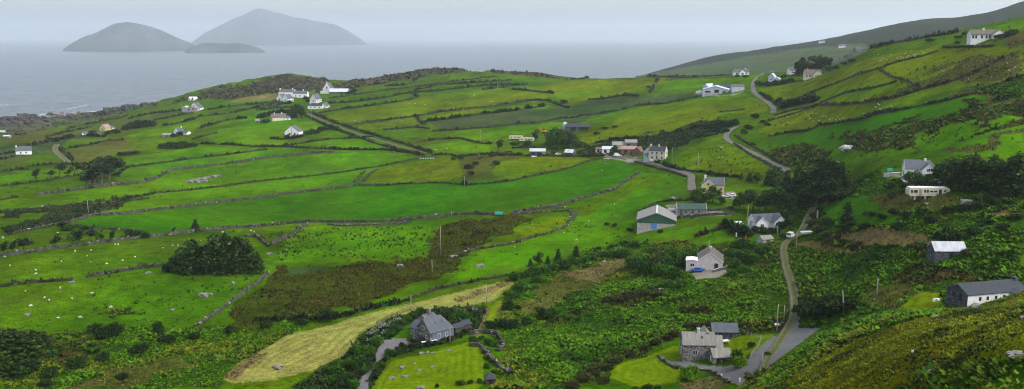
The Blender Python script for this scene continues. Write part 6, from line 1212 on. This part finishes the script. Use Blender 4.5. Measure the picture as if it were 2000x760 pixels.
sheep([(770,298),(873,291),(852,294),(848,293)], 'tiny white sheep near the bottom end of the diagonal lane', 'sheep by the diagonal lane', 1.4)
sheep([(1500 + u / 4, 120 + v / 4) for u, v in ((150,437),(225,417),(375,415),(750,412),(840,362),(860,337),(910,327),(965,357),(320,437),(330,452),(425,437),(437,431),(455,437),(480,457),(400,467),(532,457),(560,457),(630,465),(545,442),(120,507),(152,482),(990,380),(500,450),(585,450),(350,470),(290,400),(95,455),(870,345))], 'white sheep in the yellow pasture between two long banks on the right hillside', 'sheep of the right hillside pasture', 1.0)
sheep([(1750 + u / 4, 60 + v / 4) for u, v in ((10,217),(30,227),(55,214),(85,212),(100,197),(120,207),(135,197),(150,192),(160,187),(70,182),(75,167),(115,162),(205,172),(215,177),(90,222),(40,237),(20,242),(65,230),(145,207))] + [(1715,108),(1725,114),(1740,108),(1732,117),(1720,119),(1743,116),(1760,112),(1708,117)], 'tiny white sheep of the flock below the topmost bank on the right hillside', 'flock below the topmost bank', 1.0)
sheep([(1817,151),(1891,156),(1967,125),(1971,139),(1982,133),(1937,152),(1916,122),(1790,185),(1810,202),(1998,139)], 'white sheep scattered over the rough heath high on the right', 'sheep on the high heath', 1.0)
sheep([(1103,405),(1150,433),(1102,456),(1126,470),(1005,484),(1110,441),(1040,440),(1200,400),(1176,335)], 'white sheep in the lime field left of the green gabled barn', 'sheep of the lime field by the barn', 1.1)
sheep([(1860,59),(1861,50),(1910,51),(1944,44)], 'tiny white sheep on the green brow above the high white bungalow', 'sheep on the high brow', 1.1)
sheep([(1411,309),(1404,309),(1431,300)], 'white sheep on the yellow hillside inside the road bend', 'sheep inside the road bend', 1.1)
sheep([(1345,296),(1358,300),(1372,312),(1395,316),(1420,318),(1440,322),(1388,328),(1360,322),(1460,330),(1432,304)], 'dark sheep grazing on the yellow hillside inside the road bend', 'dark sheep inside the road bend', 1.1, BSH)
sheep([(1185,150),(1200,157),(1167,172),(1168,173)], 'tiny white sheep in the field below the skyline mast', 'sheep below the mast', 1.4)
sheep([(1782,691)], 'white sheep alone on the heathy slope at the bottom right', None, 1.05)
# ------------------------------------------------------------------ boulders
def rock_mesh(seed, flat=.6):
    rng = np.random.default_rng(seed); nu, nv = 12, 8; V = []; ph = rng.uniform(0, 6, 3)
    for j in range(nv + 1):
        b = -math.pi / 2 + math.pi * j / nv
        for i in range(nu):
            a = 2 * math.pi * i / nu; d = np.array([math.cos(a) * math.cos(b), math.sin(a) * math.cos(b), math.sin(b)]); k = .5 * (1 + .28 * math.sin(3 * a + ph[0] + 2 * b) + .18 * math.sin(5 * a + ph[1] - 3 * b) + rng.uniform(-.07, .07)); p = d * k
            p[2] = min(p[2], .34 + rng.uniform(-.03, .03)) * flat; V.append(p)
    Fq = [(j * nu + i, j * nu + (i + 1) % nu, (j + 1) * nu + (i + 1) % nu, (j + 1) * nu + i) for j in range(nv) for i in range(nu)]
    return np_mesh('boulder', np.array(V), np.array(Fq), None, [MT['rock']])
RK = [rock_mesh(k) for k in range(6)]; SRK = [rock_mesh(20 + k, .8) for k in range(3)]
for _m in SRK: _m.name = 'shore_rock'; _m.materials[0] = stone_mat('dark shore rock', (.04, .038, .036), (.12, .11, .10), .6)
def boulder(px, py, w, label, group=None, tall=1., nm='boulder', mat=None):
    g = gpt(px, py); m = math.hypot(g.x, g.y) / F * w; o = link(nm, rs.choice(RK)); o.location = (g.x, g.y, g.z + m * .08); o.scale = (m, m * .8, m * .95 * tall); o.rotation_euler = (0, 0, rs.uniform(-.6, .6)); return tag(o, label, 'boulder', group)
for px, py, w, l in ((823,691,12,'boulder at the left end of the line of three on the mown lawn'),(836,689,9,'middle boulder of the line of three on the mown lawn'),(846,690,9,'right boulder of the line of three on the mown lawn'),(877,686,10,'boulder nearest the slate roofed house on the mown lawn'),(785,719,13,'boulder on the mown lawn, left of the small low one'),(810,711,8,'small low boulder in the middle of the mown lawn'),(819,724,11,'boulder just below the small low one on the mown lawn'),(846,718,11,'boulder on the right half of the mown lawn, alone'),(766,740,14,'large boulder at the lower left of the mown lawn'),(791,737,14,'pale flat boulder beside the large one on the mown lawn'),(823,759,18,'boulder cut by the bottom edge of the mown lawn'),(543,719,20,'dark rock outcrop ringed by stubble in the hay meadow'),(1657,292,32,'huge pale boulder alone on the right hillside'),(938,521,18,'pale upright boulder in the lime sheep field'),(398,578,20,'group boulder with a dark cavity in the lower left pasture'),(410,576,12,'boulder touching the one with the dark cavity'),(456,554,12,'pale flat boulder near the brown rushes, by the conifer clump'),(337,606,9,'small pale boulder in the lower left pasture'),(53,616,12,'low pale boulder at the left, above the corner thicket'),(9,653,22,'large pale boulder at the left edge above the corner thicket'),(290,534,12,'rounded boulder at the left end of the conifer clump bank'),(141,552,10,'pale boulder at the gap in the pasture bank'),(527,497,12,'pale boulder right of the conifer clump'),(782,520,14,'long flat pale rock lying in the brown rushes'),(885,502,14,'boulder at the edge of the rushes by the lime field'),(1827,619,12,'slanting pale rock on the heathy slope below the long cottage'),(1906,600,22,'grey rock slab on the crest before the long cottage'),(1985,697,34,'big grey slab at the right edge of the heathy slope'),(1940,712,12,'small rock left of the big slab on the heathy slope'),(1820,728,16,'half buried rock in the lower heathy slope'),(1998,621,12,'rock at the right edge under the long cottage'),(1892,397,24,'pale spoil heap right of the static caravan'),(1901,402,14,'stone at the foot of the pale spoil heap'),(1810,399,10,'small stones in front of the static caravan'),(1660,376,14,'pale stone beside the dark wood'),(1181,512,10,'pale rock in the thicket by the olive clearing'),(1291,565,10,'small pale rock under the leafy hollow'),(1315,388,12,'dark stone heap on the field above the farm track'),(1403,262,7,'white rock in the yellow hillside, upper'),(1408,289,10,'white split rock high on the yellow hillside'),(1002,705,12,'rock at the edge of the bracken right of the enclosure'),(1842,140,8,'pale rock high on the heath')):
    o = boulder(px, py, w, l)
    if w > 30 and px < 1700:
        o.data = RK[2].copy(); o.data.materials[0] = MT['palerock']; o.scale[2] *= .8
for px, py, w in ((371,357,16),(382,354,14),(394,352,16),(405,349,14),(418,346,14),(425,344,10),(388,357,14),(400,355,12)): boulder(px, py, w, 'grey stone in the long low heap within the lime strip', 'stones of the low heap')
for px, py, w, t in ((98,224,10,.9),(108,224,26,1.0),(118,224,10,.8),(138,225,16,1.),(152,226,34,1.1),(168,226,30,1.),(185,224,22,.9),(200,222,20,.7)):
    th, s = ray(px, py); r = -CAMZ / float(s); o = link('sea_rock', rs.choice(RK)); m = r / F * w; o.location = (r * math.sin(float(th)), r * math.cos(float(th)), m * .06); o.scale = (m, m * .7, m * .75 * t); o.rotation_euler = (0, 0, rs.uniform(-.3, .3)); tag(o, 'dark rock standing in the surf off the left shore', 'rock', 'dark rocks off the left shore')
for px, py, w in ((6,236,16),(18,237,22),(32,235,18),(48,233,24),(62,231,18),(80,229,20),(28,242,16),(56,240,18),(100,230,18),(120,232,14),(140,231,16),(212,218,18),(228,216,16),(246,212,18),(262,210,14),(282,207,16),(8,246,20),(90,238,14),(300,205,12),(170,229,14)):
    o = boulder(px, py, w, 'dark jagged rock on the left shore above the surf', 'jagged rocks on the left shore', 1.2); o.data = SRK[rs.randrange(3)]
# ------------------------------------------------------------------ poles, posts and fences
def pole(px, py, top, label, nm='utility_pole', arms=0, lean=0.):
    g = gpt(px, py); r = math.hypot(g.x, g.y); h = (py - top) * r / F * 1.03; o = thing(nm, label, 'pole', g, rs.uniform(-.6, .6)); o.rotation_euler[1] = lean
    w = max(.13, r * .00026); mb = MB(); lathe(mb, (0, 0, 0), [(w * 1.15, -.5), (w * 1.05, h * .5), (w * .75, h)], 8); part('shaft', mb, 'greypost', o, True)
    if arms:
        mb = MB(); quad_box(mb, (0, 0, h - .5), (.75, .06, .07)); a = part('cross_arm', mb, 'greypost', o)
        for x in (-.65, 0, .65): mb = MB(); lathe(mb, (x, 0, h - .43), [(.05, 0), (.07, .1), (.03, .18)], 6); part('insulator', mb, 'frame', a)
for a in ((664,706,672,'thin pole in the bushes left of the curved drive'),(803,606,576,'thin pole at the top of the terraced flower bed'),(950,593,554,'thin pole at the right end of the pale hay meadow'),(879,668,638,'thin pole just right of the slate roofed house'),(1384,500,470,'thin pole rising behind the pinkish bungalow'),(1459,452,402,'tall pole left of the white gabled bungalow'),(1517,650,594,'tall pale pole where the long track meets the lower drive'),(1531,628,596,'shorter pole behind the tall pale one at the lower drive'),(1712,582,544,'pole in the bracken left of the lawn with the long cottage'),(1555,490,456,'pole beside the white van on the track'),(1518,462,440,'thin pole between the white gabled bungalow and the van'),(1312,320,288,'thin pole at the foot of the yellow hillside, left'),(1363,336,300,'thin pole at the foot of the yellow hillside, right'),(907,365,344,'pale topped pole at the corner of the yellow meadow'),(882,421,412,'short pole at the long emerald field wall'),(861,500,440,'faint tall pole in the brown rushes'),(844,532,506,'pole at the lower edge of the brown rushes'),(608,234,204,'thin pole near the head of the diagonal lane'),(938,280,254,'thin pole in the emerald strip right of the lane'),(972,184,164,'thin pole in the long yellow green field'),(312,204,192,'tiny pole on the skyline left of the ruined white house'),(173,421,394,'thin pole at the left end of the double stone wall'),(1488,722,690,'weathered post by the lower drive scrub'),(1038,277,262,'thin pole beside the two cream caravans')): pole(*a)
pole(1648,614,569,'leaning pale pole before the large dark thicket', lean=-.10)
o = site('radio_mast', 'twin legged mast alone on the skyline against the sea', 'mast', 1190, 151, 0); h = 10.
for x in (-.9, .9): mb = MB(); lathe(mb, (x, 0, 0), [(.22, -.5), (.16, h)], 6); part('leg', mb, 'darkclad', o)
for z in (h - .4, h - 1.6): mb = MB(); quad_box(mb, (0, 0, z), (1.5, .1, .1)); part('cross_arm', mb, 'darkclad', o)
def fence(P, label, rail=True, step=2.4, ph=1.15):
    a = resample(path3(P, 2), step)[:24]; g = Vector((a[0][0], a[0][1], hz(*a[0]))); o = thing('fence', label, 'fence', g); zs = [hz(*p) for p in a]
    for p, z in zip(a, zs): mb = MB(); quad_box(mb, (p[0] - g.x, p[1] - g.y, z - g.z + ph / 2 - .1), (.07, .07, ph / 2 + .1)); part('post', mb, 'wood' if rail else 'greypost', o)
    for k in ((.45, .9) if rail else (.5, .95)):
        mb = MB(); w = .06 if rail else .015
        for (p, z), (q, z2) in zip(zip(a, zs), list(zip(a, zs))[1:]):
            d = Vector((q[0] - p[0], q[1] - p[1], 0)).normalized(); n = Vector((-d.y, d.x, 0)) * .03; b0 = len(mb[0])
            for (c, zz2) in ((p, z), (q, z2)):
                for sn in (-1, 1):
                    for sz in (-w, w): mb[0].append((c[0] - g.x + n.x * sn, c[1] - g.y + n.y * sn, zz2 - g.z + k * ph / 1.05 + sz))
            mb[1] += [t for t in ((b0, b0 + 1, b0 + 5, b0 + 4), (b0 + 2, b0 + 6, b0 + 7, b0 + 3), (b0 + 1, b0 + 3, b0 + 7, b0 + 5), (b0, b0 + 4, b0 + 6, b0 + 2))]
        part('rail' if rail else 'wire', mb, 'wood' if rail else 'greypost', o)
fence([(850,605),(875,606),(905,606),(945,604)], 'dark post and rail fence behind the slate roofed house')
fence([(736,634),(760,622),(790,610),(815,604)], 'dark fence along the top of the white flowering bed')
fence([(1453,652),(1468,658),(1485,663)], 'wire fence on weathered posts above the dull lawn', False, 1.8)
fence([(1487,664),(1480,682),(1470,692),(1466,702)], 'wire fence on weathered posts down to the lower drive', False, 1.8)
for px, py, t, m, l in ((1456,470,461,'red','small bright red post at the clipped hedge corner'),(1438,462,455,'plastic','short white post at the clipped hedge'),(1445,746,739,'plastic','small white marker post at the bottom of the lower drive'),(1596,427,412,'greypost','stout pale gatepost beside the track under the wood')):
    g = gpt(px, py); r = math.hypot(g.x, g.y); h = (py - t) * r / F; o = thing('post', l, 'post', g); mb = MB(); quad_box(mb, (0, 0, h / 2 - .2), (.2, .2, h / 2 + .2)); part('shaft', mb, m, o); mb = MB(); prism(mb, [(-.24, h), (.24, h), (.0, h + .2)], -.24, .24); part('cap', mb, m, o)
# ------------------------------------------------------------------ vehicles
def car(label, cat, px, py, yaw, mat, van=False, nm='car', k=1.):
    o = site(nm, label, cat, px, py, yaw, dz=.12); o.scale = (k, k, k); L, W = (4.5, 1.8) if van else (4.1, 1.7); H = 1.95 if van else 1.45
    low = [(-L/2,.35),(L/2-.1,.32),(L/2,.6),(L/2-.15,.82),(L/2-1.05,.95),(-L/2,.98)]; up = [(-L/2,.98),(L/2-1.05,.95),(L/2-1.75,H),(-L/2+.1,H+.02)] if van else [(-L/2,.95),(-L/2+.45,1.3),(-L/2+.9,H),(L/2-1.9,H),(L/2-1.05,.95)][::-1]
    mb = MB(); prism(mb, low if not van else low[:-1] + [(-L/2, 1.0)], -W/2, W/2); part('body', mb, mat, o)
    mb = MB(); prism(mb, up, -W/2 + .09, W/2 - .09); part('cabin', mb, mat, o)
    for y in (-1, 1): mb = MB(); x0, x1 = (L/2 - 2.1, L/2 - 1.2) if van else (-L/2 + .9, L/2 - 1.5); quad_box(mb, ((x0 + x1) / 2, y * (W/2 - .08), H - .38), ((x1 - x0) / 2, .02, .22)); part('side_window', mb, 'glass', o)
    mb = MB(); a = Vector((L/2 - 1.12, 0, 1.0)); b2 = Vector((L/2 - 1.72, 0, H - .06)) if van else Vector((L/2 - 1.86, 0, H - .04)); mb[0] += [(a.x + .03, -W/2 + .2, a.z), (a.x + .03, W/2 - .2, a.z), (b2.x + .03, W/2 - .22, b2.z), (b2.x + .03, -W/2 + .22, b2.z)]; mb[1].append((0, 1, 2, 3)); part('windscreen', mb, 'glass', o)
    mb = MB(); quad_box(mb, (-L/2 - .01 if van else -L/2 + .42, 0, H - .42 if van else 1.2), (.03 if van else .18, W/2 - .25, .25 if van else .12)); part('rear_window', mb, 'glass', o)
    for x in (-L/2 + .75, L/2 - .8):
        for y in (-1, 1):
            mb = MB(); n = 14
            for q in (0, 1):
                for t in range(n): mb[0].append((x + .32 * math.cos(t / n * 6.2832), y * (W/2 - .16 + .2 * q), .32 + .32 * math.sin(t / n * 6.2832)))
            mb[1] += [tuple(range(n)), tuple(reversed(range(n, 2 * n)))] + [(t, n + t, n + (t + 1) % n, (t + 1) % n) for t in range(n)]; part('wheel', mb, 'rubber', o)
    for y in (-1, 1): mb = MB(); quad_box(mb, (L/2 - .06, y * (W/2 - .3), .68), (.06, .16, .08)); part('headlight', mb, 'frame', o)
    return o
car('white van parked on the track by the white gabled bungalow', 'van', 1545, 464, 52, 'whitecar', True, 'van')
car('blue car parked in front of the pinkish bungalow annex', 'car', 1361, 531, 165, 'bluecar')
car('dark car parked against the stone gable of the slate roofed house', 'car', 822, 667, 10, 'darkcar')
car('white vehicle parked in the hamlet yard', 'van', 1206, 306, 20, 'whitecar', True, 'van', 1.05)
car('silver car parked left of its white neighbour by the yellow dormer house', 'car', 1419, 386, 190, 'greycar'); car('white car parked right of its silver neighbour by the yellow dormer house', 'car', 1428, 385, 200, 'whitecar')
car('white car by the open fronted shed left of the hamlet', 'car', 1043, 308, 30, 'whitecar', False, 'car', .8); car('white car left of the small bright roofed shed', 'car', 1090, 303, 10, 'whitecar', False, 'car', .9)
car('silver car in front of the cream farmhouse', 'car', 1274, 316, 70, 'greycar')
car('blue grey car half hidden behind the long cream caravan', 'car', 1829, 360, 20, 'greycar')
def trailer(nm, label, px, py, yaw, mat, L=3.4, W=1.7, h=.9):
    o = site(nm, label, 'trailer', px, py, yaw); mb = MB(); prism(mb, [(-L/2,.55),(L/2,.55),(L/2+.05,.55+h),(-L/2-.05,.55+h)], -W/2, W/2); part('box', mb, mat, o); mb = MB(); prism(mb, [(-L/2-.1,.56+h),(L/2+.1,.56+h),(L/2-.2,.75+h),(-L/2+.2,.75+h)], -W/2 - .08, W/2 + .08); part('cover', mb, mat, o)
    mb = MB(); quad_box(mb, (L/2 + .6, 0, .5), (.6, .05, .05)); part('drawbar', mb, 'darkclad', o)
    for y in (-1, 1):
        mb = MB(); n = 12
        for q in (0, 1):
            for t in range(n): mb[0].append((.32 * math.cos(t / n * 6.2832), y * (W/2 + .02 + .16 * q), .34 + .32 * math.sin(t / n * 6.2832)))
        mb[1] += [tuple(range(n)), tuple(reversed(range(n, 2 * n)))] + [(t, n + t, n + (t + 1) % n, (t + 1) % n) for t in range(n)]; part('wheel', mb, 'rubber', o)
trailer('trailer', 'teal trailer standing at the end of the long emerald field wall', 974, 421, 0, 'teal', 3.6, 1.8)
trailer('trailer', 'low trailer with pale blue cover beside the track above the van', 1576, 459, 8, 'tin', 4.2, 2.2, .5)
o = site('digger', 'small orange digger beside the long low barn', 'digger', 1063, 260, 160)
mb = MB(); prism(mb, [(-1.3,.9),(1.2,.9),(1.2,1.7),(.2,1.9),(-1.3,1.9)], -.9, .9); part('body', mb, 'orange', o); mb = MB(); prism(mb, [(-.1,1.7),(1.2,1.7),(1.05,3.0),(-.1,3.0)], -.85, .1); part('cab', mb, 'glass', o)
for y in (-1, 1): mb = MB(); prism(mb, [(-1.5,.0),(1.5,.0),(1.7,.4),(1.5,.8),(-1.5,.8),(-1.7,.4)], y * 1.0 - .22, y * 1.0 + .22); part('track', mb, 'rubber', o)
mb = MB(); prism(mb, [(1.1,1.4),(1.5,1.3),(3.0,3.4),(4.2,2.6),(4.4,2.8),(3.0,3.9)], .2, .5); part('arm', mb, 'orange', o); mb = MB(); prism(mb, [(4.1,2.7),(4.5,2.7),(4.6,1.8),(3.8,1.7)], 0, .7); part('bucket', mb, 'darkclad', o)
for i, px in enumerate((822, 827, 832, 837, 842, 847)):
    o = site('silage_bale', 'black bale with a pale end in the row at the head of the yellow meadow', 'bale', px, 311, 80, 'row of black wrapped bales'); mb = MB(); n = 14
    for q in (-.65, .65):
        for t in range(n): mb[0].append((q, .65 * math.cos(t / n * 6.2832), .62 + .65 * math.sin(t / n * 6.2832)))
    mb[1] += [tuple(reversed(range(n))), tuple(range(n, 2 * n))] + [(t, (t + 1) % n, n + (t + 1) % n, n + t) for t in range(n)]; part('wrap', mb, 'rubber', o)
    mb = MB(); mb[0] += [(-.67, .5 * math.cos(t / n * 6.2832), .62 + .5 * math.sin(t / n * 6.2832)) for t in range(n)]; mb[1].append(tuple(reversed(range(n)))); part('end_face', mb, 'plastic', o)
def table(label, px, py, yaw, top, k=1.):
    o = site('garden_table', label, 'table', px, py, yaw); o.scale = (k, k, k); mb = MB(); quad_box(mb, (0, 0, .74), (.9, .5, .04)); part('table_top', mb, top, o)
    for x in (-.75, .75):
        for y in (-.38, .38): mb = MB(); quad_box(mb, (x, y, .3), (.05, .05, .4)); part('leg', mb, top, o)
table('white garden table before the stone gable of the slate roofed house', 829, 672, 20, 'frame', .9); table('white garden table by the front door of the slate roofed house', 848, 669, 20, 'frame', .9)
table('white topped table on the dull lawn beside the low wing', 1415, 672, 20, 'plastic', 1.3)
o = site('boat', 'small upturned white boat beside the pole at the lower drive', 'boat', 1522, 634, 20); mb = MB(); S_ = [(-1.6,.30,.30),(-.8,.62,.5),(.3,.66,.52),(1.2,.38,.42),(1.8,.04,.3)]
for x, w, h in S_:
    for t in range(7): a = math.pi * t / 6; mb[0].append((x, w * math.cos(a), .05 + h * math.sin(a)))
for i in range(4):
    for t in range(6): mb[1].append((i * 7 + t, i * 7 + t + 1, (i + 1) * 7 + t + 1, (i + 1) * 7 + t))
mb[1].append(tuple(range(7))); part('hull', mb, 'plastic', o, True); mb = MB(); quad_box(mb, (.1, 0, .58), (1.2, .03, .04)); part('keel', mb, 'greypost', o)
g = gpt(1829, 588); o = link('tarpaulin', rock_mesh(77, 1.1)); o.data.materials[0] = MT['plastic']; o.location = g; o.scale = (1.5, 1.2, 1.5); tag(o, 'crumpled white tarpaulin heap at the dark gable of the long cottage', 'tarpaulin')
